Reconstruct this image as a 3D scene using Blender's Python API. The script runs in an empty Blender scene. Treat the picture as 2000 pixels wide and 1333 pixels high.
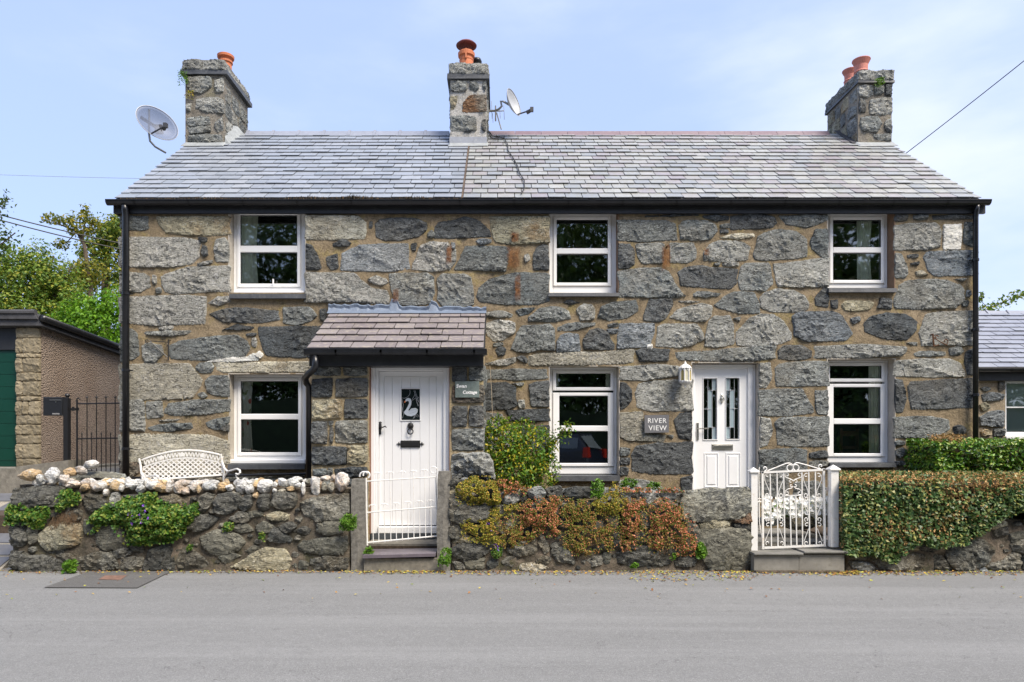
import bpy, math, random
import numpy as np
from mathutils import Vector, noise
R = random.Random(11)
NR = np.random.RandomState(5)
PI = math.pi
sc = bpy.context.scene
col = sc.collection

# ---------------------------------------------------------------- camera
F = 1333.0; VX, VY = 975.0, 865.0; EYE = 1.52; D0 = 9.9      # D0: distance from the lens to the cottage front (y = 0)
cam = bpy.data.cameras.new('camera'); camo = bpy.data.objects.new('camera', cam); col.objects.link(camo)
cam.sensor_width = 36.0; cam.lens = 36.0 * F / 2000.0
cam.shift_x = (1000 - VX) / 2000.0; cam.shift_y = (VY - 666.5) / 2000.0
camo.location = (0, -D0, EYE); camo.rotation_euler = (PI / 2, 0, 0); cam.clip_end = 3000; cam.clip_start = 0.05
sc.camera = camo
# ---------------------------------------------------------------- sky and sun
SUN_DIR = Vector((0.46, -0.50, 0.90)).normalized()
elev = math.asin(SUN_DIR.z); azim = math.atan2(SUN_DIR.x, SUN_DIR.y)
world = bpy.data.worlds.new('World'); sc.world = world; world.use_nodes = True
wn = world.node_tree; wn.nodes.clear()
def wnode(t, **k):
    n = wn.nodes.new(t)
    for a, b in k.items(): setattr(n, a, b)
    return n
sky = wnode('ShaderNodeTexSky', sky_type='NISHITA', sun_disc=False, sun_elevation=elev, sun_rotation=azim,
            air_density=1.0, dust_density=1.5, ozone_density=1.4)
tc = wnode('ShaderNodeTexCoord'); mp = wnode('ShaderNodeMapping')
mp.inputs['Scale'].default_value = (0.9, 0.9, 2.6); mp.inputs['Location'].default_value = (1.35, 0.2, 0.55)
mp.inputs['Rotation'].default_value = (0, 0.12, 0)
cn = wnode('ShaderNodeTexNoise'); cn.inputs['Scale'].default_value = 1.7; cn.inputs['Detail'].default_value = 7; cn.inputs['Roughness'].default_value = 0.52
cr = wnode('ShaderNodeMapRange'); cr.inputs['From Min'].default_value = 0.40; cr.inputs['From Max'].default_value = 0.74; cr.interpolation_type = 'SMOOTHSTEP'
haze = wnode('ShaderNodeMix', data_type='RGBA'); haze.inputs['Factor'].default_value = 0.62; haze.inputs['B'].default_value = (3.4, 4.25, 6.7, 1)
cmx = wnode('ShaderNodeMix', data_type='RGBA'); cmx.inputs['B'].default_value = (4.7, 5.1, 6.2, 1)
bg = wnode('ShaderNodeBackground'); bg.inputs['Strength'].default_value = 0.10
wo = wnode('ShaderNodeOutputWorld')
L = wn.links
L.new(tc.outputs['Generated'], mp.inputs['Vector']); L.new(mp.outputs[0], cn.inputs['Vector']); 
sxyz = wnode('ShaderNodeSeparateXYZ'); L.new(tc.outputs['Generated'], sxyz.inputs[0])
mad = wnode('ShaderNodeMath', operation='MULTIPLY_ADD'); L.new(sxyz.outputs[0], mad.inputs[0]); mad.inputs[1].default_value = 0.13; L.new(cn.outputs['Fac'], mad.inputs[2]); L.new(mad.outputs[0], cr.inputs['Value'])
L.new(sky.outputs[0], haze.inputs['A']); L.new(haze.outputs['Result'], cmx.inputs['A']); L.new(cr.outputs[0], cmx.inputs['Factor'])
L.new(cmx.outputs['Result'], bg.inputs['Color']); L.new(bg.outputs[0], wo.inputs['Surface'])
sun = bpy.data.lights.new('sun', 'SUN'); sun.energy = 2.9; sun.angle = math.radians(28); sun.color = (1.0, 0.90, 0.76)
suno = bpy.data.objects.new('sun', sun); col.objects.link(suno)
suno.rotation_euler = SUN_DIR.to_track_quat('Z', 'Y').to_euler(); suno.location = (6, -8, 12)
vs = sc.view_settings; vs.view_transform = 'Standard'; vs.look = 'None'; vs.gamma = 1.0; vs.use_curve_mapping = False; vs.exposure = 1.06
sc.render.engine = 'CYCLES'; sc.cycles.max_bounces = 6; sc.cycles.transparent_max_bounces = 12

# ---------------------------------------------------------------- helpers
def P(px, py, D=D0):
    return ((px - VX) * D / F, D - D0, EYE + (VY - py) * D / F)
def X(px, D=D0): return (px - VX) * D / F
def Z(py, D=D0): return EYE + (VY - py) * D / F

class M:
    def __init__(s): s.v = []; s.f = []; s.r = []
    def add(s, v, f, r=None):
        o = len(s.v); s.v += [tuple(p) for p in v]; s.f += [tuple(i + o for i in q) for q in f]
        s.r += [R.random() if r is None else r] * len(f); return s
    def box(s, x0, x1, y0, y1, z0, z1, r=None):
        v = [(x, y, z) for x in (x0, x1) for y in (y0, y1) for z in (z0, z1)]
        return s.add(v, [(0, 1, 3, 2), (4, 6, 7, 5), (0, 4, 5, 1), (2, 3, 7, 6), (0, 2, 6, 4), (1, 5, 7, 3)], r)
    def bbox(s, x0, x1, y0, y1, z0, z1, b=0.006, r=None):        # box with a chamfered front (towards -y)
        a = [(x0, y0 + b, z0), (x1, y0 + b, z0), (x1, y0 + b, z1), (x0, y0 + b, z1)]
        c = [(x0 + b, y0, z0 + b), (x1 - b, y0, z0 + b), (x1 - b, y0, z1 - b), (x0 + b, y0, z1 - b)]
        d = [(x0, y1, z0), (x1, y1, z0), (x1, y1, z1), (x0, y1, z1)]
        f = [(4, 5, 6, 7)]
        for i in range(4):
            j = (i + 1) % 4
            f += [(i, j, 4 + j, 4 + i), (8 + i, 8 + j, j, i)]
        f += [(11, 10, 9, 8)]
        return s.add(a + c + d, f, r)
    def hexa(s, v, r=None):      # bottom 4 then top 4
        return s.add(v, [(3, 2, 1, 0), (4, 5, 6, 7), (0, 1, 5, 4), (1, 2, 6, 5), (2, 3, 7, 6), (3, 0, 4, 7)], r)
    def tube(s, path, rad, n=6, closed=False, cap=True, flat=None):
        p = [Vector(q) for q in path]; m = len(p)
        rr = rad if hasattr(rad, '__len__') else [rad] * m
        o = len(s.v); ref = None
        for i in range(m):
            a = p[i - 1] if (i or closed) else p[0]; b = p[(i + 1) % m] if (i < m - 1 or closed) else p[-1]
            t = (b - a)
            t = t.normalized() if t.length > 1e-9 else Vector((0, 0, 1))
            if ref is None: ref = Vector((0, 1, 0)) if abs(t.y) < 0.8 else Vector((1, 0, 0))
            u = (ref - t * ref.dot(t)).normalized(); w = t.cross(u); ref = u
            for k in range(n):
                a_ = 2 * PI * k / n + PI / n; q = p[i] + (u * math.cos(a_) + w * math.sin(a_)) * rr[i]; s.v.append(tuple(q))
        segs = m if closed else m - 1
        for i in range(segs):
            for k in range(n):
                a = o + i * n + k; b = o + i * n + (k + 1) % n; c = o + ((i + 1) % m) * n + (k + 1) % n; d = o + ((i + 1) % m) * n + k
                s.f.append((a, b, c, d)); s.r.append(0.5)
        if cap and not closed:
            s.f.append(tuple(o + k for k in range(n))[::-1]); s.f.append(tuple(o + (m - 1) * n + k for k in range(n))); s.r += [0.5, 0.5]
        return s
    def lathe(s, c, prof, n=20, ax=(0, 0, 1)):
        o = len(s.v); a = Vector(ax).normalized(); u = a.orthogonal().normalized(); w = a.cross(u); c = Vector(c)
        for (r, h) in prof:
            for k in range(n):
                t = 2 * PI * k / n; s.v.append(tuple(c + a * h + (u * math.cos(t) + w * math.sin(t)) * r))
        for i in range(len(prof) - 1):
            for k in range(n):
                s.f.append((o + i * n + k, o + i * n + (k + 1) % n, o + (i + 1) * n + (k + 1) % n, o + (i + 1) * n + k)); s.r.append(.5)
        s.f.append(tuple(o + k for k in range(n))[::-1]); s.f.append(tuple(o + (len(prof) - 1) * n + k for k in range(n))); s.r += [.5, .5]
        return s
    def prism(s, pts, y0, y1):          # polygon in x,z pulled along y
        n = len(pts); v = [(x, y0, z) for x, z in pts] + [(x, y1, z) for x, z in pts]
        f = [tuple(range(n)), tuple(range(2 * n - 1, n - 1, -1))] + [(i, (i + 1) % n + 0, (i + 1) % n + n, i + n)[::-1] for i in range(n)]
        return s.add(v, f)

WL = {}
def tag(o, label=None, cat=None, group=None, kind=None):
    if label: o['label'] = label
    if cat: o['category'] = cat
    if group: o['group'] = group
    if kind: o['kind'] = kind
    return o
def mk(name, v, f, mat, parent=None, smooth=False, rnd=None, origin=None, rndattr=False):
    v = np.asarray(v, dtype=float)
    if origin is None:
        lo, hi = v.min(0), v.max(0); origin = ((lo[0] + hi[0]) / 2, (lo[1] + hi[1]) / 2, lo[2] if parent is None else (lo[2] + hi[2]) / 2)
    origin = np.array(origin, float)
    me = bpy.data.meshes.new(name); me.from_pydata((v - origin).tolist(), [], [tuple(map(int, q)) for q in f])
    if rnd is not None:
        at = me.attributes.new('rnd', 'FLOAT', 'FACE'); at.data.foreach_set('value', np.asarray(rnd, dtype=np.float32))
    if smooth: me.polygons.foreach_set('use_smooth', [True] * len(me.polygons))
    me.update()
    if mat: me.materials.append(mat)
    o = bpy.data.objects.new(name, me); col.objects.link(o)
    place(o, origin, parent); return o
def place(o, loc, parent=None):
    w = Vector(tuple(float(c) for c in loc)); WL[o.name] = w
    if parent is not None: o.parent = parent; o.location = w - WL[parent.name]
    else: o.location = w
def build(m, name, mat, parent=None, smooth=False, rnd=False, origin=None):
    return mk(name, m.v, m.f, mat, parent, smooth, m.r if rnd else None, origin)
def thing(name, loc, label, cat, group=None):
    o = bpy.data.objects.new(name, None); o.empty_display_size = 0.1; col.objects.link(o); place(o, loc)
    return tag(o, label, cat, group)

# ---------------------------------------------------------------- materials
def ramp(nt, stops, interp='LINEAR'):
    n = nt.nodes.new('ShaderNodeValToRGB'); cr = n.color_ramp; cr.interpolation = interp
    while len(cr.elements) < len(stops): cr.elements.new(0.5)
    for e, (p, c) in zip(cr.elements, stops): e.position = p; e.color = (*c, 1) if len(c) == 3 else c
    return n
class NM:
    def __init__(s, name):
        s.m = bpy.data.materials.new(name); s.m.use_nodes = True; s.t = s.m.node_tree; s.b = s.t.nodes['Principled BSDF']
        s.g = s.t.nodes.new('ShaderNodeNewGeometry'); s.pos = s.g.outputs['Position']
    def n(s, t, **k):
        x = s.t.nodes.new(t)
        for a, b in k.items(): setattr(x, a, b)
        return x
    def l(s, a, b): s.t.links.new(a, b)
    def mapped(s, scale=(1, 1, 1), rot=(0, 0, 0), loc=(0, 0, 0), src=None):
        x = s.n('ShaderNodeMapping'); x.inputs['Scale'].default_value = scale; x.inputs['Rotation'].default_value = rot; x.inputs['Location'].default_value = loc
        s.l(src or s.pos, x.inputs['Vector']); return x.outputs[0]
    def noise(s, scale, detail=4, rough=0.5, vec=None, dist=0.0):
        x = s.n('ShaderNodeTexNoise'); x.inputs['Scale'].default_value = scale; x.inputs['Detail'].default_value = detail
        x.inputs['Roughness'].default_value = rough; x.inputs['Distortion'].default_value = dist; s.l(vec or s.pos, x.inputs['Vector']); return x.outputs['Fac']
    def rng(s, v, a, b, c=0.0, d=1.0, smooth=False):
        x = s.n('ShaderNodeMapRange'); x.inputs['From Min'].default_value = a; x.inputs['From Max'].default_value = b
        x.inputs['To Min'].default_value = c; x.inputs['To Max'].default_value = d
        if smooth: x.interpolation_type = 'SMOOTHSTEP'
        s.l(v, x.inputs['Value']); return x.outputs[0]
    def mix(s, f, a, b, mode='MIX'):
        x = s.n('ShaderNodeMix', data_type='RGBA', blend_type=mode)
        for i, q in (('Factor', f), ('A', a), ('B', b)):
            if isinstance(q, (int, float)): x.inputs[i].default_value = q
            elif isinstance(q, tuple): x.inputs[i].default_value = (*q[:3], 1)
            else: s.l(q, x.inputs[i])
        return x.outputs['Result']
    def math(s, op, a, b=0.0, c=None):
        x = s.n('ShaderNodeMath', operation=op)
        for i, q in enumerate((a, b) if c is None else (a, b, c)):
            if isinstance(q, (int, float)): x.inputs[i].default_value = q
            else: s.l(q, x.inputs[i])
        return x.outputs[0]
    def orand(s): return s.n('ShaderNodeObjectInfo').outputs['Random']
    def frand(s): return s.n('ShaderNodeAttribute', attribute_name='rnd').outputs['Fac']
    def bump(s, h, strength=0.5, dist=0.02):
        x = s.n('ShaderNodeBump'); x.inputs['Strength'].default_value = strength; x.inputs['Distance'].default_value = dist
        s.l(h, x.inputs['Height']); s.l(x.outputs[0], s.b.inputs['Normal'])
    def out(s, colr, rough=0.8, spec=0.5, metal=0.0):
        if isinstance(colr, tuple): s.b.inputs['Base Color'].default_value = (*colr[:3], 1)
        else: s.l(colr, s.b.inputs['Base Color'])
        if isinstance(rough, (int, float)): s.b.inputs['Roughness'].default_value = rough
        else: s.l(rough, s.b.inputs['Roughness'])
        s.b.inputs['Specular IOR Level'].default_value = spec; s.b.inputs['Metallic'].default_value = metal
        return s.m

def stone_mat(name, dark, light, lich=0.55, lcol=(.42, .42, .38), rot=0.5, tint=None, tint_t=.6, bumpd=.02, rough=.85, streak=1.0):
    k = NM(name)
    q = 1.0 if 'quartz' in name or 'white' in name else 1.72
    dark = (dark[0] * .98 * q, dark[1] * 1.0 * q, dark[2] * 1.03 * q); light = (light[0] * 1.0 * q, light[1] * 1.01 * q, light[2] * .98 * q)
    rnd = k.orand()
    a = k.noise(2.6, 6, .6); b = k.noise(48, 6, .75)
    v = k.mapped((2.2, 3.0, 9.0), (0, rot, 0)); s_ = k.noise(3.2, 8, .72, v, 1.8 * streak)
    v2 = k.mapped((3.0, 3.0, 7.0), (0, rot + .9, 0), (3, 1, 8)); s2 = k.noise(3.0, 7, .66, v2, 1.5)
    base = k.mix(k.rng(s_, .32, .66), tuple(c * .8 for c in dark), light)
    base = k.mix(k.rng(a, .38, .68, 0, .6), base, tuple(c * 1.3 for c in light))
    base = k.mix(k.rng(s2, .5, .62, 0, .5), base, dark)
    base = k.mix(k.math('MULTIPLY', k.rng(rnd, .55, 1.0, 0, 1), k.rng(k.noise(1.3, 6, .7, k.mapped(loc=(6, 2, 9))), .46, .62, 0, .5)), base, (.29, .24, .155))
    base = k.mix(k.math('MULTIPLY', k.rng(rnd, .45, 0, 0, 1), k.rng(k.noise(1.6, 6, .7, k.mapped(loc=(1, 12, 4))), .44, .6, 0, .55)), base, tuple(c * q_ for c, q_ in zip(light, (.78, .95, 1.12))))
    if tint: base = k.mix(k.rng(k.noise(1.7, 5, .6, k.mapped(loc=(7, 3, 1))), tint_t - .12, tint_t + .08, 0, .8, True), base, tint)
    c1 = k.noise(7, 10, .82, k.mapped(loc=(3, 9, 5)), .6)
    base = k.mix(k.rng(c1, lich - .015, lich + .045, 0, .9), base, lcol)
    base = k.mix(k.rng(k.noise(52, 5, .75, k.mapped(loc=(1, 1, 6))), .57, .64, 0, .5), base, tuple(min(.8, c * 2.3) for c in light))
    ck = k.math('ABSOLUTE', k.math('SUBTRACT', k.noise(4.5, 4, .55, k.mapped((1, 1, 2.6), (0, rot, 0), (9, 9, 2)), 1.2), .5))
    base = k.mix(k.rng(ck, .006, .020, .85 if q > 1 else .3, 0), base, tuple(c * .22 for c in dark))
    ck2 = k.math('ABSOLUTE', k.math('SUBTRACT', k.noise(6, 3, .5, k.mapped((1, 1, 2), (0, -rot, 0), (2, 5, 7)), 1.0), .47))
    base = k.mix(k.math('MULTIPLY', k.rng(ck2, .003, .012, .7, 0), k.rng(a, .45, .55)), base, tuple(min(.8, c * 2.2) for c in light))
    base = k.mix(k.rng(b, .38, .62, .0, .40 if q > 1 else .12), base, (.03, .031, .028))
    val = k.n('ShaderNodeHueSaturation'); k.l(base, val.inputs['Color']); k.l(k.rng(rnd, 0, 1, .80, 1.28), val.inputs['Value'])
    st = k.math('MULTIPLY', s_, 8.0); fl = k.math('FLOOR', st); fr = k.math('POWER', k.math('FRACT', st), 6.0); led = k.math('ADD', fl, fr)
    st2 = k.math('MULTIPLY', s2, 7.0); led2 = k.math('ADD', k.math('FLOOR', st2), k.math('POWER', k.math('FRACT', st2), 6.0))
    h = k.math('ADD', k.math('ADD', k.math('MULTIPLY', led, .16), k.math('MULTIPLY', led2, .12)), k.math('MULTIPLY', b, .35))
    h = k.math('SUBTRACT', h, k.rng(ck, .0, .03, .3, 0))
    k.bump(h, 1.0, bumpd * 2.2)
    return k.out(val.outputs[0], rough, .35)
TONE = {
 'g': stone_mat('slate_stone_grey', (.095, .10, .10), (.20, .21, .205), .60),
 'd': stone_mat('slate_stone_dark', (.045, .048, .052), (.12, .127, .132), .635, (.30, .31, .30), -.6, bumpd=.03),
 'b': stone_mat('slate_stone_blue', (.12, .135, .15), (.235, .255, .275), .63, (.42, .44, .45), .35),
 'l': stone_mat('slate_stone_light', (.145, .148, .14), (.31, .31, .29), .565, (.50, .50, .46), -.45),
 'p': stone_mat('slate_stone_lichen', (.15, .15, .14), (.29, .285, .26), .485, (.60, .59, .54), .5),
 'o': stone_mat('slate_stone_olive', (.17, .155, .11), (.30, .27, .19), .62, (.42, .39, .30), .3, (.33, .2, .08), .63, bumpd=.01),
 'c': stone_mat('stone_cream', (.27, .245, .185), (.45, .42, .34), .55, (.58, .56, .49), .1, (.22, .17, .10), .66, bumpd=.012),
 's': stone_mat('stone_sandy_granite', (.20, .185, .15), (.36, .335, .275), .56, (.5, .48, .42), .3, bumpd=.02),
 'w': stone_mat('stone_whitewashed', (.62, .60, .55), (.80, .78, .73), .56, (.83, .82, .8), .1, bumpd=.006),
 'r': stone_mat('stone_rusty', (.10, .09, .08), (.19, .17, .14), .66, (.3, .2, .1), .1, (.30, .13, .04), .5),
 'm': stone_mat('stone_mottled_lichen', (.055, .057, .055), (.12, .12, .11), .50, (.44, .43, .35), .2, (.34, .31, .22), .62, bumpd=.012),
 'q': stone_mat('stone_olive_grey_smooth', (.055, .054, .045), (.115, .11, .09), .65, (.3, .3, .26), .1, bumpd=.006),
 'G': stone_mat('weathered_wall_stone', (.085, .08, .068), (.195, .188, .165), .59, (.36, .35, .30), .35, (.16, .13, .08), .56),
 'D': stone_mat('weathered_wall_stone_dark', (.045, .045, .042), (.125, .123, .112), .61, (.32, .31, .28), -.5, (.11, .095, .06), .60, bumpd=.025),
 'k': stone_mat('quartz_white', (.66, .63, .59), (.88, .87, .85), .54, (.85, .84, .83), .7, (.60, .38, .20), .62, bumpd=.015, rough=.6),
 'y': stone_mat('quartz_orange', (.62, .36, .15), (.86, .64, .38), .56, (.80, .75, .66), .7, bumpd=.015, rough=.6),
}
def mortar_mat(name, c0, c1, c2, c3):
    k = NM(name)
    a = k.noise(1.6, 7, .66); b = k.noise(55, 6, .8); c = k.noise(6, 8, .72, k.mapped(loc=(4, 2, 8))); d = k.noise(17, 6, .7, k.mapped(loc=(8, 2, 1)))
    x = k.mix(k.rng(a, .36, .64), c0, c1); x = k.mix(k.rng(c, .50, .62, 0, .8), x, c2); x = k.mix(k.rng(k.noise(3.1, 7, .74, k.mapped(loc=(1, 7, 2))), .54, .64, 0, .75), x, c3)
    x = k.mix(k.rng(d, .52, .66, 0, .55), x, tuple(q * .45 for q in c0)); x = k.mix(k.rng(b, .34, .56, .55, 0), x, tuple(q * .3 for q in c0)); x = k.mix(k.rng(b, .60, .72, 0, .45), x, tuple(min(.8, q * 1.7) for q in c1))
    k.bump(k.math('ADD', k.math('MULTIPLY', b, .6), k.math('ADD', k.math('MULTIPLY', c, 1.2), k.math('MULTIPLY', d, .9))), 1.0, .022)
    return k.out(x, .95, .2)
MORTAR = mortar_mat('lime_mortar', (.27, .21, .13), (.38, .30, .20), (.18, .14, .09), (.35, .28, .12))
MORTAR2 = mortar_mat('old_dirty_mortar', (.12, .105, .08), (.26, .21, .16), (.075, .07, .055), (.10, .10, .05))
MORTAR3 = mortar_mat('porch_mortar', (.50, .40, .25), (.55, .45, .30), (.40, .31, .18), (.46, .38, .2))
MORTAR4 = mortar_mat('chimney_render_pale', (.50, .49, .46), (.62, .61, .58), (.30, .28, .25), (.4, .38, .33))
MORTAR5 = mortar_mat('chimney_mortar', (.24, .21, .17), (.34, .31, .26), (.15, .14, .12), (.2, .19, .12))

def plain(name, c, rough=.5, metal=0.0, spec=.5, var=.0, vs_=8.0, dirt=None, bump=0.0, bs=60):
    k = NM(name); x = c
    if var or dirt:
        n1 = k.noise(vs_, 6, .6); x = k.mix(k.rng(n1, .3, .7), tuple(q * (1 - var) for q in c), tuple(min(1, q * (1 + var)) for q in c))
        if dirt: x = k.mix(k.rng(k.noise(vs_ * 1.7, 7, .7, k.mapped(loc=(5, 1, 3))), .55, .75, 0, .75), x, dirt)
    if bump: k.bump(k.noise(bs, 5, .6), .5, bump)
    return k.out(x, rough, spec, metal)
UPVC = plain('white_upvc', (.85, .855, .86), .3, var=.03, vs_=2.5)
UPVC2 = plain('white_door_paint', (.84, .845, .85), .35, var=.025, vs_=2)
WPAINT = plain('white_gloss_iron', (.78, .77, .74), .35, var=.04, vs_=10, dirt=(.55, .42, .28))
BLACK = plain('black_plastic_gutter', (.012, .013, .016), .3, var=.3, vs_=6)
BLACKB = plain('black_painted_timber', (.02, .021, .024), .45, var=.3, vs_=5, dirt=(.05, .05, .05))
IRON = plain('black_iron', (.012, .012, .013), .45)
RUST = plain('rusty_iron', (.12, .05, .02), .85, var=.5, vs_=30)
SILL = plain('slate_sill', (.065, .07, .078), .5, var=.3, vs_=9, dirt=(.16, .16, .15), bump=.004)
LEAD = plain('grey_lead', (.30, .32, .36), .5, var=.2, vs_=7, dirt=(.5, .52, .53), bump=.006, bs=18)
PALELEAD = plain('pale_flashing', (.30, .32, .325), .6, var=.2, vs_=9, dirt=(.22, .24, .2), bump=.006, bs=30)
FLASHB = plain('blue_grey_sealant', (.16, .20, .27), .55, var=.18, vs_=8, dirt=(.15, .21, .30), bump=.012, bs=45)
RENDER_ = plain('reveal_render', (.46, .42, .36), .9, var=.15, vs_=5, dirt=(.24, .19, .14), bump=.005)
REVEAL_B = plain('reveal_brown', (.22, .14, .09), .9, var=.25, vs_=6, bump=.005)
CLAY = plain('terracotta', (.55, .17, .07), .7, var=.15, vs_=12, dirt=(.3, .13, .08))
CLAYP = plain('terracotta_pink', (.55, .20, .15), .7, var=.12, vs_=12, dirt=(.35, .2, .17))
COWL = plain('dark_red_cowl', (.17, .04, .035), .5)
CHROME = plain('satin_steel', (.55, .54, .50), .3, metal=1.0)
GREEN = plain('green_garage_paint', (.002, .045, .028), .35, var=.1, vs_=3)
CONC = plain('weathered_concrete', (.20, .185, .155), .95, var=.3, vs_=14, dirt=(.09, .09, .07), bump=.01)
CONCS = plain('granite_gatepost', (.17, .16, .14), .95, var=.4, vs_=25, dirt=(.07, .07, .06), bump=.012)
PURPLE = plain('purple_slate_tread', (.13, .11, .13), .45, var=.15, vs_=8, dirt=(.2, .18, .17))
FELT = plain('roofing_felt', (.06, .06, .065), .8, var=.3, vs_=6, bump=.004)
CREAM = plain('cream_curtain', (.80, .82, .70), .9, var=.12, vs_=10)
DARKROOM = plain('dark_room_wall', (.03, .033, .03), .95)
CABLE = plain('cable_black', (.02, .02, .02), .6)
def blocks_mat():
    k = NM('buff_block'); v = k.noise(16, 6, .7)
    x = k.mix(k.rng(v, .3, .7), (.22, .185, .125), (.36, .31, .22)); hs = k.n('ShaderNodeHueSaturation'); k.l(x, hs.inputs['Color']); k.l(k.rng(k.orand(), 0, 1, .85, 1.12), hs.inputs['Value'])
    k.bump(v, .9, .02); return k.out(hs.outputs[0], .9, .2)
BLOCK = blocks_mat()
def roughcast():
    k = NM('pebbledash_roughcast'); v = k.n('ShaderNodeTexVoronoi'); v.inputs['Scale'].default_value = 42; k.l(k.pos, v.inputs['Vector'])
    d = v.outputs['Distance']; n1 = k.noise(1.5, 5, .6)
    x = k.mix(k.rng(n1, .35, .68), (.37, .28, .215), (.46, .37, .30)); x = k.mix(k.rng(d, .25, .75, 0, .75), x, (.10, .075, .06)); x = k.mix(k.rng(k.noise(90, 3, .6), .55, .7, 0, .6), x, (.52, .45, .38))
    k.bump(k.math('MULTIPLY', d, -1.0), 1.0, .03); return k.out(x, .95, .2)
DASH = roughcast()
def asphalt(name, a, b, sp):
    k = NM(name); n1 = k.noise(140, 4, .7); n2 = k.noise(.8, 7, .68, k.mapped((.22, 1.5, 1))); n3 = k.noise(9, 6, .7)
    x = k.mix(k.rng(n2, .3, .7), a, b); x = k.mix(k.rng(n3, .35, .7, 0, .35), x, tuple(q * .72 for q in a))
    x = k.mix(k.rng(k.noise(1.1, 6, .65, k.mapped((.12, 2.2, 1), loc=(3, 3, 0))), .50, .62, 0, .30), x, tuple(q * 1.28 for q in b)); x = k.mix(k.rng(k.noise(2.6, 7, .75, k.mapped(loc=(9, 2, 0))), .60, .68, 0, .35), x, tuple(q * .6 for q in a))
    ck = k.math('ABSOLUTE', k.math('SUBTRACT', k.noise(.55, 5, .6, k.mapped((1, 1.6, 1), loc=(2, 8, 0)), .6), .56)); x = k.mix(k.math('MULTIPLY', k.rng(ck, .0008, .003, .55, 0), k.rng(n3, .45, .55)), x, tuple(q * .35 for q in a))
    x = k.mix(k.rng(n1, .50, .66, 0, .65), x, sp); x = k.mix(k.rng(k.noise(210, 2, .5, k.mapped(loc=(4, 4, 4))), .56, .68, 0, .7), x, tuple(q * .4 for q in a))
    x = k.mix(k.rng(k.noise(45, 3, .6, k.mapped(loc=(7, 7, 7))), .35, .65, .18, 0), x, tuple(q * .62 for q in a)); x = k.mix(k.rng(k.noise(38, 3, .6, k.mapped(loc=(1, 5, 7))), .58, .70, 0, .3), x, sp)
    k.bump(n1, .7, .006); return k.out(x, .88, .3)
ROAD = asphalt('worn_asphalt', (.178, .180, .178), (.226, .228, .226), (.38, .38, .375))
PATCH = asphalt('asphalt_patch', (.10, .098, .095), (.125, .122, .118), (.26, .26, .25))
def slate_mat(name, cols, single=True, lich=0.0, lc=(.36, .35, .30), rough=.33):
    k = NM(name); rnd = k.orand() if single else k.frand()
    rp = ramp(k.t, [(i / (len(cols) - 1), c) for i, c in enumerate(cols)]); k.l(rnd, rp.inputs[0]); x = rp.outputs[0]
    a = k.noise(9, 6, .65); b = k.noise(45, 5, .7)
    x = k.mix(k.rng(a, .35, .7, 0, .4), x, tuple(q * .6 for q in cols[0]))
    if lich: x = k.mix(k.rng(k.noise(14, 7, .75, k.mapped(loc=(2, 5, 1))), .62 - lich * .2, .70 - lich * .2, 0, .65), x, lc)
    k.bump(k.math('ADD', b, k.math('MULTIPLY', a, 1.2)), .35, .006)
    return k.out(x, k.rng(b, .3, .7, rough - .05, rough + .2), .6)
SL_L = [(.25, .28, .32), (.32, .35, .395), (.27, .295, .335), (.36, .385, .42)]
SL_R = [(.28, .30, .32), (.37, .37, .35), (.30, .275, .30), (.41, .415, .40), (.27, .29, .32), (.34, .35, .335)]
SL_P = [(.18, .155, .16), (.25, .22, .225), (.21, .185, .19), (.29, .26, .255)]
SLATE_L = slate_mat('roof_slate_blue', SL_L); SLATE_LJ = slate_mat('roof_slate_blue_joined', SL_L, False)
SLATE_R = slate_mat('roof_slate_old', SL_R, True, .5, (.27, .27, .21)); SLATE_RJ = slate_mat('roof_slate_old_joined', SL_R, False, .5, (.27, .27, .21))
SLATE_P = slate_mat('porch_slate_purple', SL_P, True, .45, (.36, .32, .25), .5)
SLATE_N = slate_mat('neighbour_slate', [(.24, .26, .32), (.29, .31, .37), (.26, .28, .33)], True)
def glass_mat(name='window_glass', refl=.30, tint=(.95, .98, .96)):
    k = NM(name); k.t.nodes.remove(k.b); o = [n for n in k.t.nodes if n.type == 'OUTPUT_MATERIAL'][0]
    tr = k.n('ShaderNodeBsdfTransparent'); tr.inputs[0].default_value = (*tint, 1); gl = k.n('ShaderNodeBsdfGlossy'); gl.inputs['Roughness'].default_value = .018
    gl.inputs[0].default_value = (.95, 1, .98, 1)
    fr = k.n('ShaderNodeFresnel'); fr.inputs['IOR'].default_value = 1.52
    b = k.n('ShaderNodeBump'); b.inputs['Strength'].default_value = .06; b.inputs['Distance'].default_value = .05; k.l(k.noise(1.6, 1, .4), b.inputs['Height']); k.l(b.outputs[0], gl.inputs['Normal'])
    mx = k.n('ShaderNodeMixShader'); k.l(k.math('ADD', fr.outputs[0], refl), mx.inputs[0]); k.l(tr.outputs[0], mx.inputs[1]); k.l(gl.outputs[0], mx.inputs[2]); k.l(mx.outputs[0], o.inputs['Surface'])
    return k.m
GLASS = glass_mat(refl=.16)
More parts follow.
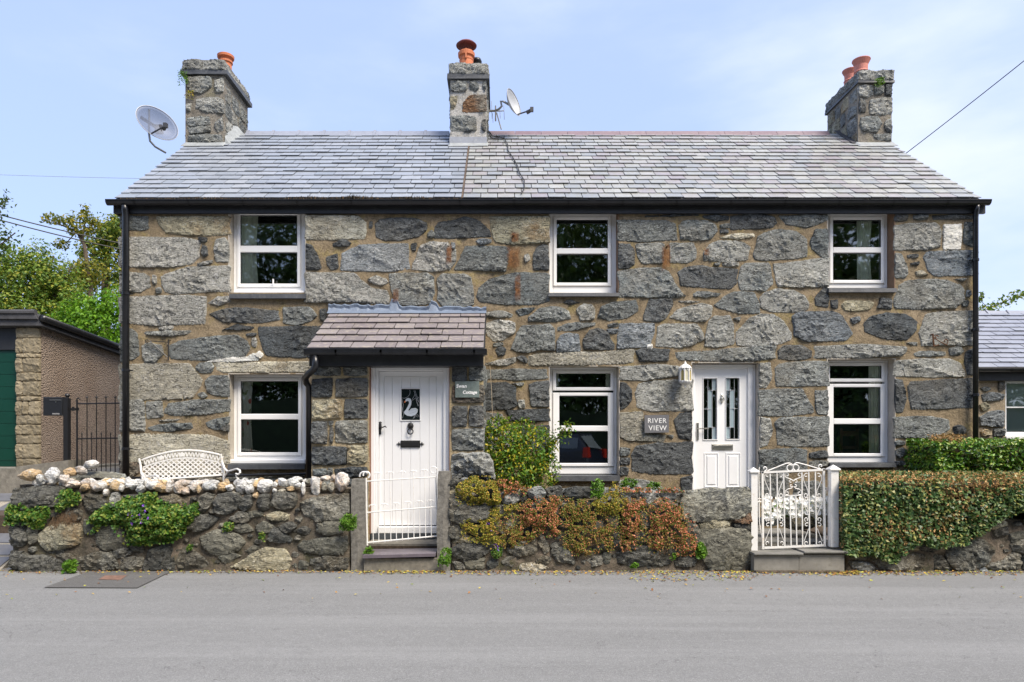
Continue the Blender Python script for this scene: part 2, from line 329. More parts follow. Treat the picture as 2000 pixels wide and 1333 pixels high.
def leaf_mat(name, cols, rough=.5, trans=.25):
    k = NM(name); rp = ramp(k.t, [(i / max(1, len(cols) - 1), c) for i, c in enumerate(cols)], 'LINEAR'); k.l(k.frand(), rp.inputs[0])
    k.l(rp.outputs[0], k.b.inputs['Base Color']); k.b.inputs['Roughness'].default_value = rough; k.b.inputs['Specular IOR Level'].default_value = .35
    tl = k.n('ShaderNodeBsdfTranslucent'); k.l(k.mix(.4, rp.outputs[0], (.25, .35, .03)), tl.inputs[0]); mx = k.n('ShaderNodeMixShader'); mx.inputs[0].default_value = trans
    o = [n for n in k.t.nodes if n.type == 'OUTPUT_MATERIAL'][0]
    k.l(k.b.outputs[0], mx.inputs[1]); k.l(tl.outputs[0], mx.inputs[2]); k.l(mx.outputs[0], o.inputs['Surface']); return k.m
BARK = plain('bark', (.10, .075, .05), .95, var=.4, vs_=12, bump=.01)
# ---------------------------------------------------------------- stones
def inpoly(x, z, poly):
    c = False; j = len(poly) - 1
    for i in range(len(poly)):
        if (poly[i][1] > z) != (poly[j][1] > z) and x < (poly[j][0] - poly[i][0]) * (z - poly[i][1]) / (poly[j][1] - poly[i][1]) + poly[i][0]: c = not c
        j = i
    return c
def edge_d(x, z, poly):
    m_ = 9
    for i in range(len(poly)):
        ax, az = poly[i - 1]; bx, bz = poly[i]; t = max(0, min(1, ((x - ax) * (bx - ax) + (z - az) * (bz - az)) / ((bx - ax) ** 2 + (bz - az) ** 2 + 1e-9))); m_ = min(m_, math.hypot(x - ax - t * (bx - ax), z - az - t * (bz - az)))
    return m_
def chaikin(p):
    q = []
    for i in range(len(p)):
        a, b = p[i], p[(i + 1) % len(p)]
        q += [(a[0] * .965 + b[0] * .035, a[1] * .965 + b[1] * .035), (a[0] * .035 + b[0] * .965, a[1] * .035 + b[1] * .965)]
    return q
def resample(p, n):
    seg = [math.dist(p[i], p[(i + 1) % len(p)]) for i in range(len(p))]; T = sum(seg); out = []; i = 0; acc = 0
    for k in range(n):
        t = T * k / n
        while acc + seg[i] < t: acc += seg[i]; i += 1
        u = (t - acc) / seg[i]; a, b = p[i], p[(i + 1) % len(p)]
        out.append((a[0] + (b[0] - a[0]) * u, a[1] + (b[1] - a[1]) * u))
    return out
from mathutils.geometry import delaunay_2d_cdt
def stone(poly, frame, tone, parent, prot=.028, relief=1.0, edge=.007, name='stone', embed=.02, roundness=0.0, grow=.016, sp=.034, square=0.0):
    """poly in wall coordinates (u,v); frame(u,v,h) gives the world point h metres proud of the wall"""
    area = abs(sum(poly[i - 1][0] * poly[i][1] - poly[i][0] * poly[i - 1][1] for i in range(len(poly)))) / 2
    if area < 0.0006: return None
    per = sum(math.dist(poly[i - 1], poly[i]) for i in range(len(poly)))
    n = int(min(64, max(14, per / .030))); p = resample(chaikin(poly), n)
    cu = sum(q[0] for q in p) / n; cv = sum(q[1] for q in p) / n; sd = R.random() * 90
    size = math.sqrt(area); prot = min(prot, size * .22) * R.uniform(.8, 1.25); sp = max(sp, size / 15)
    out = []
    for (u, v) in p:
        d = Vector((u - cu, v - cv)); e = grow + edge * (noise.noise(Vector((u * 26, v * 26, sd))) * 1.3 + noise.noise(Vector((u * 9, v * 9, sd))) * 1.2)
        d = d * (1 + e / max(.02, d.length)); out.append((cu + d.x, cv + d.y))
    if square:
        x0_, x1_ = min(q[0] for q in out), max(q[0] for q in out); y0_, y1_ = min(q[1] for q in out), max(q[1] for q in out); mx, my, hx_, hy_ = (x0_ + x1_) / 2, (y0_ + y1_) / 2, (x1_ - x0_) / 2, (y1_ - y0_) / 2
        out = [(mx + (u - mx) * (1 + square * abs((u - mx) / hx_ * (v - my) / hy_)), my + (v - my) * (1 + square * abs((u - mx) / hx_ * (v - my) / hy_))) for u, v in out]
    th = R.choice((-.7, -.45, .3, .55, .8, 0.05)) + R.uniform(-.15, .15); ct, st = math.cos(th), math.sin(th)
    pl = [(R.gauss(0, .13), R.gauss(0, .16), R.uniform(0, .02)) for _ in range(4)]
    def H(u, v, s):
        a, b = u - cu, v - cv
        fac = min(c + gx * a + gy * b for gx, gy, c in pl)
        q = (a * st + b * ct) * 10 + 2.2 * noise.noise(Vector((u * 4, v * 4, sd + 3)))
        saw = (q - math.floor(q)) ** 2.5
        fn = noise.fractal(Vector((u * 9, v * 12, sd)), .8, 2.1, 4)
        h = prot * (1 - roundness * s * s * .8) + relief * (fac * .6 + saw * .014 + fn * .013)
        return max(h, .003)
    wid = min(max(q[0] for q in out) - min(q[0] for q in out), max(q[1] for q in out) - min(q[1] for q in out))
    k1 = max(.80, 1 - .008 / max(.02, wid / 2)); pts = list(out); hs_ = [-embed] * n
    for (u, v) in out: uu, vv = cu + (u - cu) * k1, cv + (v - cv) * k1; pts.append((uu, vv)); hs_.append(H(uu, vv, 1) * R.uniform(.55, .95))
    inner = [(cu + (u - cu) * (k1 - .04), cv + (v - cv) * (k1 - .04)) for u, v in out]
    us = [q[0] for q in inner]; vs0 = [q[1] for q in inner]; y = min(vs0) + sp * .5; row = 0
    while y < max(vs0):
        x = min(us) + (sp * .5 if row % 2 else 0)
        while x < max(us):
            xx, yy = x + R.uniform(-.33, .33) * sp, y + R.uniform(-.33, .33) * sp
            if inpoly(xx, yy, inner): pts.append((xx, yy)); hs_.append(H(xx, yy, min(1, 2 * math.hypot((xx - cu) / (max(us) - min(us)), (yy - cv) / (max(vs0) - min(vs0))))))
            x += sp
        y += sp * .85; row += 1
    if len(pts) == 2 * n: pts.append((cu, cv)); hs_.append(H(cu, cv, 0))
    ring = [(i, (i + 1) % n) for i in range(n)]
    V2, E2, F2, OV, OE, OF = delaunay_2d_cdt([Vector(q) for q in pts], ring, [], 1, 1e-7)
    vs_ = []
    for i, q in enumerate(V2): o_ = OV[i][0] if OV[i] else 0; vs_.append(frame(q.x, q.y, hs_[o_]))
    fs = [tuple(f) for f in F2]
    if not fs: return None
    A, B, C = (Vector(vs_[i]) for i in fs[len(fs) // 2][:3]); nn = Vector(frame(0, 0, 1)) - Vector(frame(0, 0, 0))
    a_ = V2[fs[0][0]]; 
    if (Vector(vs_[fs[0][1]]) - Vector(vs_[fs[0][0]])).cross(Vector(vs_[fs[0][2]]) - Vector(vs_[fs[0][0]])).dot(nn) < 0 and (B - A).cross(C - A).dot(nn) < 0: fs = [f[::-1] for f in fs]
    return mk(name, vs_, fs, TONE[tone], parent)
def front(y): return lambda u, v, h: (u, y - h, v)
def parse(txt, crop, D):
    ox, oy, s = crop; out = []
    for ln in txt.strip().splitlines():
        for it in ln.split(';'):
            it = it.strip()
            if not it: continue
            t, *pts = it.split(); pp = [tuple(map(float, q.split(','))) for q in pts]
            out.append((t, [(X(ox + a / s, D), Z(oy + b / s, D)) for a, b in pp]))
    return out
def boulder(c, r, tone, name, parent=None, seed=None, flat=.5, sub=2, sharp=1.0):
    sd = R.random() * 99
    import bmesh
    bm = bmesh.new(); bmesh.ops.create_icosphere(bm, subdivisions=sub, radius=1.0)
    pls = [(Vector((R.gauss(0, 1), R.gauss(0, 1), R.gauss(0, 1))).normalized(), R.uniform(.58, .86)) for _ in range(15)]
    vs_ = []
    for v in bm.verts:
        d = v.co.normalized(); rr = 1.0
        for pn, pd in pls:
            q = d.dot(pn)
            if q > 0.01: rr = min(rr, pd / q)
        rr += .13 * noise.noise(d * 2.1 + Vector((sd, 0, 0))) + .07 * noise.noise(d * 5.5 + Vector((0, sd, 0))) * sharp
        vs_.append((c[0] + d.x * r[0] * rr, c[1] + d.y * r[1] * rr, c[2] + d.z * r[2] * rr))
    fs = [tuple(v.index for v in f.verts) for f in bm.faces]; bm.free()
    return mk(name, vs_, fs, TONE[tone], parent)

C1 = (200, 380, 4.443); C2 = (600, 380, 4.1667); C3 = (1040, 380, 4.1652); C4 = (1480, 380, 4.1652)
C5 = (200, 660, 4.443); C6 = (580, 580, 3.508); C7 = (1040, 660, 4.1652); C8 = (1480, 660, 4.1652)
FAC = parse('''g 160,190 385,195 395,295 345,310 160,290; o 490,195 1092,195 1092,345 960,355 700,345 560,330 495,270
p 160,375 700,380 830,410 835,540 760,600 600,625 160,625; d 835,375 905,380 900,410 850,405; d 870,450 900,450 912,520 880,540 862,500
l 985,395 1060,385 1092,430 1092,580 990,580 970,480; p 830,600 945,572 950,595 840,620; p 160,680 350,690 405,720 408,800 330,840 160,850
p 435,705 465,710 465,770 440,775; g 470,820 500,812 505,845 475,850; p 515,715 560,690 730,640 1090,622 1092,840 900,840 640,860 560,840 525,780
p 160,895 720,880 880,895 890,1000 870,1120 420,1130 160,1110; p 920,940 1000,895 1085,885 1100,930 1010,960
d 930,1040 1040,1000 1160,985 1520,1010 1525,1090 1360,1115 1060,1110; g 1575,985 1790,980 1860,1055 1800,1100 1680,1130 1575,1110
p 490,1155 600,1140 600,1170 500,1172; g 365,1190 580,1185 770,1180 745,1215 560,1230 370,1220; d 1030,1180 1160,1135 1320,1150 1300,1175 1100,1175
d 1250,1210 1330,1205 1325,1225 1260,1225; d 1368,1155 1900,1150 2010,1180 1980,1400 1700,1410 1440,1395 1375,1280; p 1300,1260 1330,1250 1330,1320 1308,1310''', C1, D0)
FAC += parse('''g 160,-80 250,-70 295,-20 315,140 270,180 160,200; g 580,70 680,30 900,0 1150,-20 1240,30 1275,90 1220,160 1140,180 850,195 620,180 580,130
l 350,80 390,50 500,70 525,140 450,210 380,210 355,150; s 160,240 740,228 800,300 860,370 840,420 760,520 560,528 160,540
g 810,260 850,225 930,215 965,250 940,300 850,300; c 980,210 1340,215 1700,205 1800,210 1800,300 1050,300 1010,285 990,250; w 1325,150 1360,118 1390,150 1370,175
w 885,215 960,190 1240,165 1290,135 1330,150 1360,200 1100,208 980,212
g 900,380 950,335 1080,335 1095,380 1092,500 1000,500 920,470; g 830,490 870,478 905,505 870,520; l 160,545 340,545 360,620 362,800 250,800 160,800
l 385,565 510,558 520,680 390,698; g 548,620 580,570 800,545 1092,540 1092,640 920,660 640,675 550,650; p 490,715 660,705 640,722 500,725
g 390,780 480,755 760,740 785,790 560,812 430,810; g 895,740 960,715 1090,690 1092,740 1000,795 930,775; d 1010,800 1090,755 1092,810
c 160,850 400,840 900,845 1000,880 1080,900 1090,1010 1060,1100 400,1100 160,1060; r 160,1080 300,1090 320,1170 250,1200 160,1200
s 380,1130 1000,1120 1010,1240 400,1250; g 1040,1180 1400,1185 1740,1180 1740,1250 1050,1250''', C5, D0)
FAC += parse('''c -5,178 400,180 465,230 480,290 450,360 -5,362; d 510,230 528,225 525,270 508,265; d 558,250 600,210 740,195 880,200 965,235 970,290 900,340 760,365 640,370 570,340
d 1040,270 1080,225 1200,215 1280,185 1400,220 1480,290 1478,340 1180,355 1050,350; g 985,320 1010,298 1035,325 1020,348 990,345
o 1500,185 1960,185 1960,390 1650,400 1540,380 1505,300; d 210,400 290,372 355,395 330,418 220,422; d -5,410 40,420 80,500 112,590 80,608 -5,600
d 155,520 240,490 248,600 200,608 165,570; b 290,480 440,415 800,405 822,500 818,600 700,620 400,618 285,615; d 850,410 885,400 880,450 855,450
p 870,560 930,420 1000,395 1140,400 1170,470 1150,560 1160,600 1040,620 865,605; b 1175,395 1200,400 1200,440 1178,440; l 1165,470 1208,450 1205,540 1155,625
g 1215,590 1260,500 1300,425 1600,430 1640,450 1620,560 1600,625 1400,610 1215,610; b 1370,385 1400,365 1490,370 1495,390 1420,405
d 1845,500 1870,440 1920,415 1960,430 1960,610 1850,605; p 1775,500 1800,490 1805,530 1780,550; p -5,640 380,645 430,700 520,760 640,780 650,840 640,880 520,885 300,870 -5,875
p 500,690 560,668 640,690 650,720 600,738 520,715; g 680,660 700,650 960,645 1020,680 1030,800 1000,880 860,900 740,890 690,780
l 1070,690 1110,655 1270,655 1320,680 1350,780 1340,890 1260,910 1110,900 1070,850; g 1390,830 1400,760 1500,690 1700,640 1950,650 1960,860 1860,890 1600,890 1420,870
p 1440,960 1590,950 1670,975 1650,1000 1460,995; p 1445,1060 1560,1025 1690,1050 1685,1120 1600,1180 1520,1195 1450,1110
g 1670,1260 1710,1140 1760,1075 1960,1065 2005,1100 2008,1270 1900,1260 1760,1285; d 1535,1270 1570,1240 1610,1255 1600,1300 1560,1315; d 108,945 150,935 150,1030 115,1020
g 1700,950 1760,930 1850,925 1800,970 1740,985; g 1515,1215 1590,1205 1590,1228 1520,1235''', C2, D0)
FAC += parse('''p 1290,455 1440,425 1490,415 1490,450 1430,470 1300,468; d 1510,420 1540,405 1580,430 1570,455; g 1282,500 1400,500 1700,495 1720,560 1500,570 1282,560
d 1282,600 1420,590 1490,620 1500,740 1450,765 1282,770; g 1475,595 1550,590 1540,610; l 1520,715 1555,712 1558,755 1530,762; d 1595,610 1640,590 1722,585 1722,745 1610,745
d 1440,780 1600,775 1722,770 1722,850 1460,850; g 1282,800 1400,810 1400,900 1282,900; g 1282,930 1500,930 1500,1040 1282,1040; d 1540,890 1722,890 1722,1050 1560,1050''', C6, D0)
FAC += parse('''g -30,1000 60,930 200,915 290,950 300,1010 180,1032 -20,1030; d 880,172 1380,160 1390,172 900,186; d 1390,172 1600,175 1590,205 1500,210 1390,190
d 1620,180 1700,168 1900,168 1960,190 1985,230 1940,270 1840,275 1625,285; g 705,215 760,212 1080,218 1150,240 1168,300 1165,370 1000,375 800,378 705,370
l 1200,260 1240,220 1400,215 1490,255 1500,300 1440,360 1300,370 1215,360; g 1530,250 1600,240 1600,270 1540,270; d 1530,290 1590,288 1588,312 1538,312
c 1530,350 1620,325 1790,318 1800,345 1700,362 1560,355; l 1810,480 1840,350 1940,300 2030,290 2140,310 2220,360 2230,420 2220,500 2100,520 1900,530 1830,520
d 705,410 790,405 825,460 825,560 780,595 705,592; l 850,410 1060,400 1060,550 900,560 860,500; l 1125,405 1300,400 1330,470 1320,520 1260,550 1125,550
l 1400,470 1450,410 1530,380 1700,390 1770,430 1740,530 1600,545 1410,535; p 1550,560 1680,555 1670,582 1560,580; l 705,630 900,605 1040,605 1110,640 1160,740 1225,820 1150,835 900,830 720,830
d 1190,640 1250,600 1380,580 1450,600 1500,600 1660,610 1650,720 1600,765 1400,755 1220,740; l 1680,700 1700,600 1740,565 1916,565 1930,600 1950,720 1890,780 1700,770
g 1310,810 1350,790 1530,805 1500,830 1320,832; g 1490,900 1560,840 1640,795 1790,800 1840,880 1838,960 1700,965 1540,930; d 250,880 290,862 385,880 300,895
l 365,940 420,895 480,900 505,940 495,1010 400,1020; g 540,1000 570,910 680,880 830,865 860,950 760,1000 640,1025; d 910,970 960,855 1130,855 1135,900 1080,1010 1030,1030 915,1015
l 1125,1000 1180,940 1370,890 1450,910 1450,980 1400,1030 1250,1028; p 1180,865 1370,870 1340,882 1200,880; g 205,1080 300,1050 500,1045 495,1070 300,1110 215,1110
b 205,1200 240,1150 300,1132 370,1145 385,1270 205,1278; d 420,1180 470,1110 540,1095 600,1120 660,1220 650,1258 430,1255; b 700,1130 720,1060 980,1055 985,1120 950,1220 900,1235 700,1250
l 1015,1200 1030,1080 1090,1060 1330,1062 1385,1130 1390,1180 1300,1220 1200,1240 1020,1235; l 1415,1140 1440,1040 1480,1000 1600,995 1630,1060 1635,1210 1500,1240 1415,1225
l 1655,1120 1720,1070 1780,1010 1860,980 1960,985 2040,1040 2100,1130 2090,1180 2000,1215 1800,1230 1680,1220; b 610,1100 690,1098 680,1130 620,1125; g 620,1060 690,1050 690,1075 625,1078
g 1480,565 1520,560 1510,580; g 1640,1010 1690,1000 1680,1030''', C3, D0)
FAC += parse('''l 20,850 60,805 150,775 280,785 370,820 410,880 400,930 330,955 120,952 40,920; g 180,175 560,168 568,210 480,245 400,265 240,245
g 435,380 470,290 568,290 568,525 520,500 445,440; l 135,570 300,555 520,525 568,530 568,740 400,750 180,745 150,680; d 470,850 540,760 575,775 570,915 480,900
d 1120,168 1220,168 1210,210 1120,215; g 1270,170 1380,168 1375,200 1280,205; d 1430,170 1760,168 1760,200 1440,205; l 1120,260 1260,240 1440,238 1475,300 1470,420 1380,445 1120,447
w 1515,255 1655,250 1648,440 1515,440; g 1685,240 1755,230 1780,430 1700,405 1682,380; b 1355,520 1390,470 1780,460 1780,650 1450,660 1400,620
l 1120,485 1170,485 1200,560 1220,640 1190,680 1120,670; d 1220,495 1300,488 1300,510 1225,515; d 1250,560 1310,550 1310,570 1255,572
g 1120,850 1160,740 1240,705 1400,695 1520,700 1640,740 1675,780 1670,860 1600,920 1300,930 1140,920; g 1705,785 1730,790 1728,830 1700,830; g 1670,870 1710,865 1705,905 1675,905
d 600,870 645,865 650,925 605,915; o 680,900 720,868 900,870 940,880 920,930 830,945 720,945; d 980,920 1000,850 1090,855 1085,930
b 290,1000 340,965 600,955 680,990 740,1080 765,1130 700,1185 400,1190 310,1150; d 870,1050 930,1000 1050,970 1200,980 1290,1040 1290,1100 1200,1180 1050,1170 880,1120
b 760,1015 820,1000 830,1030 780,1048; l 1320,1130 1380,980 1440,965 1780,955 1780,1220 1560,1220 1350,1225 1340,1170; g 1600,690 1690,685 1670,705; c 1285,630 1340,625 1380,655 1300,655
g 1220,1210 1290,1205 1290,1230''', C4, D0)
FAC += parse('''s -25,150 60,125 500,120 800,95 815,200 700,215 0,228 -25,200; d 850,110 900,90 1110,95 1100,185 880,192
g 1165,120 1300,110 1560,100 1700,80 1960,60 1968,165 1800,190 1400,190 1200,180; l 720,235 1050,220 1190,235 1180,310 900,345 720,340; d 718,380 760,370 800,430 805,500 760,560 718,585
l 840,450 880,380 1000,355 1290,345 1290,590 950,590 860,560; s 720,620 900,608 910,760 1050,780 1085,790 1050,840 780,830 725,800; d 1155,680 1200,620 1290,610 1290,820 1200,815
d 810,960 850,890 1000,865 1290,855 1290,1100 1000,1105 820,1080; g 720,900 790,905 785,950 720,960; d 720,985 790,985 785,1025 720,1030; d 718,1060 775,1060 770,1110 718,1115
d 1210,1150 1295,1125 1295,1240 1220,1235; l 700,1165 800,1150 1000,1175 1060,1230 720,1240; g 1100,795 1140,795 1135,815; w 935,60 970,55 970,95 940,90
g 60,1230 500,1230 500,1300 60,1300; s 900,1260 1280,1260 1280,1400 900,1400; g 540,1270 860,1260 860,1400 540,1400''', C7, D0)
FAC += parse('''l 475,70 900,55 1200,75 1212,110 1150,150 900,160 600,165 478,165; d 165,110 220,70 350,65 440,110 430,160 340,175 180,170; g 1260,130 1330,110 1530,115 1520,145 1280,152
g 1560,90 1640,78 1670,110 1640,138 1570,135; d 1690,130 1780,70 1780,300 1710,295 1690,200; l 1120,220 1140,190 1300,178 1560,175 1640,210 1675,270 1670,315 1400,318 1120,310
g 150,250 190,215 300,200 568,198 568,385 300,390 170,388 150,330; l 18,215 100,210 105,330 70,405 18,400; g 18,430 350,420 400,500 440,560 440,610 250,628 18,628
g 470,440 568,432 568,620 490,615 475,540; d 1235,400 1270,360 1780,335 1780,565 1400,575 1270,575 1235,480; d 1120,350 1180,350 1205,500 1180,600 1130,610 1120,560
l 25,660 100,665 115,760 80,870 20,885; g 150,700 200,655 568,650 568,875 300,880 170,870; g 1120,650 1400,645 1540,670 1560,740 1480,790 1400,810 1120,810
d 1600,730 1650,715 1690,740 1680,780 1610,775; g 20,920 300,905 390,920 395,1080 200,1090 20,1090; d 425,940 540,920 568,930 568,975 430,975; g 420,1010 568,1005 568,1045 430,1050
g 1122,850 1150,840 1195,850 1190,868 1125,870; g 1125,920 1180,905 1215,935 1160,970 1125,950; d 1125,1010 1190,1005 1195,1035 1130,1040; d 1245,890 1290,850 1380,850 1400,1010 1300,1010 1250,950
g 1210,1070 1350,1040 1400,1100 1190,1100; d 1035,1095 1130,1090 1135,1115 1040,1118; d 880,1105 970,1100 960,1120; g 20,1120 240,1115 250,1290 20,1290; g 300,1180 480,1170 560,1230 540,1290 300,1290
g 620,1160 900,1160 900,1300 640,1300; d 1420,900 1700,890 1760,1000 1450,1010''', C8, D0)
# no stones hidden in the reveals
PORCHS = parse('''g 110,485 300,485 295,540 115,535; g 320,480 480,482 480,535 325,538; d 105,570 240,560 235,685 105,685; d 268,565 480,560 482,680 268,688
o 105,710 300,705 305,828 110,835; d 328,705 480,705 480,830 330,830; d 103,860 205,860 205,1005 103,1000; d 228,895 248,895 245,1005 228,1000; g 222,858 245,858 242,878 224,878
g 268,855 478,850 480,1000 268,998; d 105,1030 335,1030 335,1150 105,1150; o 350,1025 480,1020 480,1130 430,1145 350,1140; g 110,1185 200,1180 200,1225 120,1225; g 215,1180 240,1178 240,1225 215,1225
d 255,1180 480,1165 480,1230 270,1235; g 110,1255 290,1250 290,1380 110,1380; d 310,1255 480,1255 480,1380 310,1380; g 110,1410 480,1405 480,1560 110,1560
d 1068,475 1155,475 1160,575 1068,580; g 1185,475 1276,478 1276,572 1185,570; r 1068,610 1276,605 1276,722 1068,725; d 1068,755 1165,752 1160,885 1068,890; d 1185,755 1273,752 1276,885 1180,885
g 1066,912 1276,908 1276,1045 1066,1050; d 1066,1080 1276,1080 1276,1200 1066,1200; g 1066,1230 1276,1230 1276,1400 1066,1400''', C6, 8.85)
for t, p in PORCHS: pass
CA = (0, 860, 4.5975); CB = (340, 900, 5.0); CD = (1060, 900, 4.762); CE = (1600, 940, 5.0); CF = (870, 920, 6.348); CC = (680, 860, 4.5975)
DG = 8.1
GW1 = parse('''d 125,440 560,415 565,560 430,610 220,620 125,560; d 750,560 780,500 870,500 960,560 940,620 800,628; d 110,740 230,760 245,900 200,950 105,940
o 350,850 480,760 700,740 740,800 720,930 600,960 430,990 370,930; d 430,1000 560,965 640,975 560,1015 440,1015; d 110,995 230,1000 280,1040 450,1040 620,1110 620,1170 250,1175 110,1140
q 870,850 930,760 1090,760 1160,920 1130,970 960,980 880,940; g 1000,1000 1150,960 1180,1020 1060,1060; g 700,1060 860,1010 1000,1020 1080,1150 800,1170 720,1130
d 1300,1140 1340,990 1520,930 1560,1000 1570,1160 1300,1165; g 1420,510 1560,500 1680,560 1640,600 1480,560; l 1010,490 1060,480 1060,620 1010,600; g 1095,1050 1290,1050 1280,1160 1100,1160
q 250,760 340,790 340,900 270,930; q 760,720 870,740 850,850 770,830; g 600,600 740,640 720,720 600,700; g 460,1030 600,1020 690,1060 690,1150 640,1090; q 1150,870 1300,900 1290,1000 1190,990
d 1120,500 1400,500 1410,600 1150,640; d 1100,660 1400,620 1640,640 1660,780 1500,860 1200,850''', CA, DG)
GW1 += parse('''g 245,370 310,320 385,345 340,440 290,500 245,490; d 395,400 450,330 610,320 650,380 600,470 510,520 420,500; d 635,430 680,350 750,350 760,430 680,495
d 130,640 250,540 330,530 430,575 340,650 210,685; g 545,560 640,510 800,540 700,590 600,610; d 810,420 850,340 920,340 925,470 870,490; d 960,440 970,325 1170,320 1190,380 1165,450 1070,465
o 880,540 1000,500 1130,530 1110,580 940,575; g 1230,410 1330,370 1700,330 1705,500 1640,580 1400,590 1280,530; q 720,500 860,500 860,540 750,540; q 800,640 890,600 980,640 930,700 830,700
d 910,770 980,650 1150,760 1140,800 1000,790; d 1020,640 1150,600 1200,640 1100,700; d 1160,690 1260,650 1340,670 1300,720; q 1210,830 1260,780 1560,750 1700,730 1690,860 1640,920 1300,900 1220,870
g 1340,960 1480,940 1700,950 1690,1050 1580,1080 1380,1075 1330,1010; q 260,750 420,680 620,720 700,800 640,870 480,920 370,900 290,820; d -10,880 150,850 300,960 400,1060 -10,1075
o 540,1040 700,960 880,850 1080,870 1150,960 1120,1080 900,1090; q 690,880 760,850 860,840 750,910; q 1400,610 1650,600 1660,700 1500,720 1400,690; q 580,640 700,620 760,680 640,700
q 430,940 560,900 650,930 520,1000; q 1230,980 1310,1000 1300,1060 1230,1050''', CB, DG)
GW2 = parse('''g 50,290 200,290 560,420 550,560 450,620 200,650 60,620; g 55,700 150,690 240,770 160,830 60,820; o 60,880 220,800 380,830 330,880 120,900
d 70,960 200,900 500,890 600,880 590,980 440,1060 250,1110 100,1050; g 80,1120 200,1150 250,1200 150,1215; d 520,1130 650,1090 640,1170 540,1210; g 700,1120 800,1060 930,1090 920,1150 760,1190
g 740,960 900,880 1100,800 1120,900 1150,1020 900,1045 790,1010; g 1140,760 1200,770 1290,970 1240,1040 1170,930; g 1130,1110 1220,1060 1310,1090 1260,1160 1150,1140; c 890,1180 950,1150 1200,1150 1280,1200 1150,1245 950,1240
g 1290,920 1410,890 1410,960 1300,940; g 1310,990 1350,950 1500,960 1587,1010 1600,1160 1450,1130 1320,1060; l 700,300 820,225 900,250 900,350 820,415 720,390; d 910,290 950,230 1010,240 990,340 950,390
l 1030,270 1100,215 1190,215 1240,280 1200,350 1150,375 1040,320; d 1250,235 1430,200 1440,330 1390,400 1320,330 1250,290; d 50,160 130,90 190,150 120,195; g 60,200 130,200 100,230; l 195,150 210,95 270,110 250,180
o 50,250 120,230 140,270 60,290; o 570,620 660,580 660,700 590,710; o 740,660 840,600 860,680 760,715; d 1420,540 1550,560 1520,700 1400,690; d 330,180 480,150 640,200 660,300 400,300
g 600,430 800,430 840,570 680,560; d 950,420 1200,400 1380,430 1360,600 980,600; d 900,620 1100,620 1100,740 900,760; q 300,680 520,660 540,780 330,790; q 240,1110 480,1080 470,1210 280,1215; q 640,900 720,900 700,1040 640,1040''', CF, DG)
GW2 += parse('''d 190,300 230,260 460,250 450,330 300,360 220,340; l 500,270 640,265 650,310 530,330; l 720,300 760,262 820,290 820,340 740,350; g 835,280 890,290 890,350 840,340
l 945,300 990,262 1050,300 1040,360 1000,400 945,390; l 1090,300 1150,280 1230,285 1225,360 1180,405 1120,340; g 1235,340 1300,300 1290,350 1240,400
m 1310,290 1700,265 1900,248 1928,270 1928,470 1800,540 1600,550 1330,580 1280,540 1275,430; o 1445,590 1600,560 1740,560 1740,620 1470,635; q 1340,600 1400,585 1445,640 1400,680 1340,650
d 1780,590 1850,575 1930,590 1920,640 1800,630; r 1790,555 1830,470 1930,490 1930,575 1800,570; q 1400,720 1440,640 1600,625 1880,640 1950,720 1970,1000 1940,1015 1560,1015 1500,930
q 600,540 650,500 705,520 700,600 640,630; g 900,500 960,480 1010,600 930,640 900,590; q 1130,620 1220,610 1240,780 1150,760; d 655,680 740,680 770,760 700,800 655,790; d 460,770 600,740 640,820 480,820
d 640,880 760,820 900,790 1040,810 1150,800 1160,870 1190,950 1100,985 900,990 720,960; d 1220,940 1280,890 1430,900 1400,975 1240,975; g 350,930 550,880 550,970 380,975
d 150,520 230,520 230,630 150,620; q 1170,790 1240,800 1250,860 1170,870; d 260,400 500,380 560,500 300,520; d 740,440 900,420 890,600 740,600; d 1040,480 1200,460 1230,590 1040,600; d 780,640 900,640 1000,760 800,770
q 300,560 560,560 560,700 320,700; q 560,860 630,850 620,960 570,960''', CD, DG)
GW3 = parse('''d 355,580 400,560 520,620 520,680 440,700 360,640; l 290,780 420,790 520,820 580,870 340,865; g 520,770 640,750 830,690 930,700 1090,740 1130,870 740,875 600,850; o 855,600 960,610 960,670 880,690
d 970,630 1140,640 1100,690 980,670; g 1120,720 1200,740 1225,800 1280,830 1280,880 1130,860; g 1235,720 1270,620 1360,575 1600,575 1690,640 1715,710 1600,830 1500,850 1430,870 1300,840 1250,780
o 1590,440 1750,370 1840,400 1830,440 1640,480; d 1700,480 1840,450 1830,520 1720,540; g 1860,620 2000,570 2100,600 2100,690 1900,680; g 1760,790 1900,700 1960,720 1940,850 1800,850
g 1640,830 1740,770 1780,850 1680,860; g 1370,500 1450,460 1490,500 1420,560; b 1570,860 1620,845 1640,875 1580,880; d 1980,740 2160,700 2180,860 1990,870; q 1860,520 2000,500 2040,560 1880,600
g 300,700 360,720 500,740 420,770 310,760; q 260,600 340,600 340,690 270,690''', CE, DG)
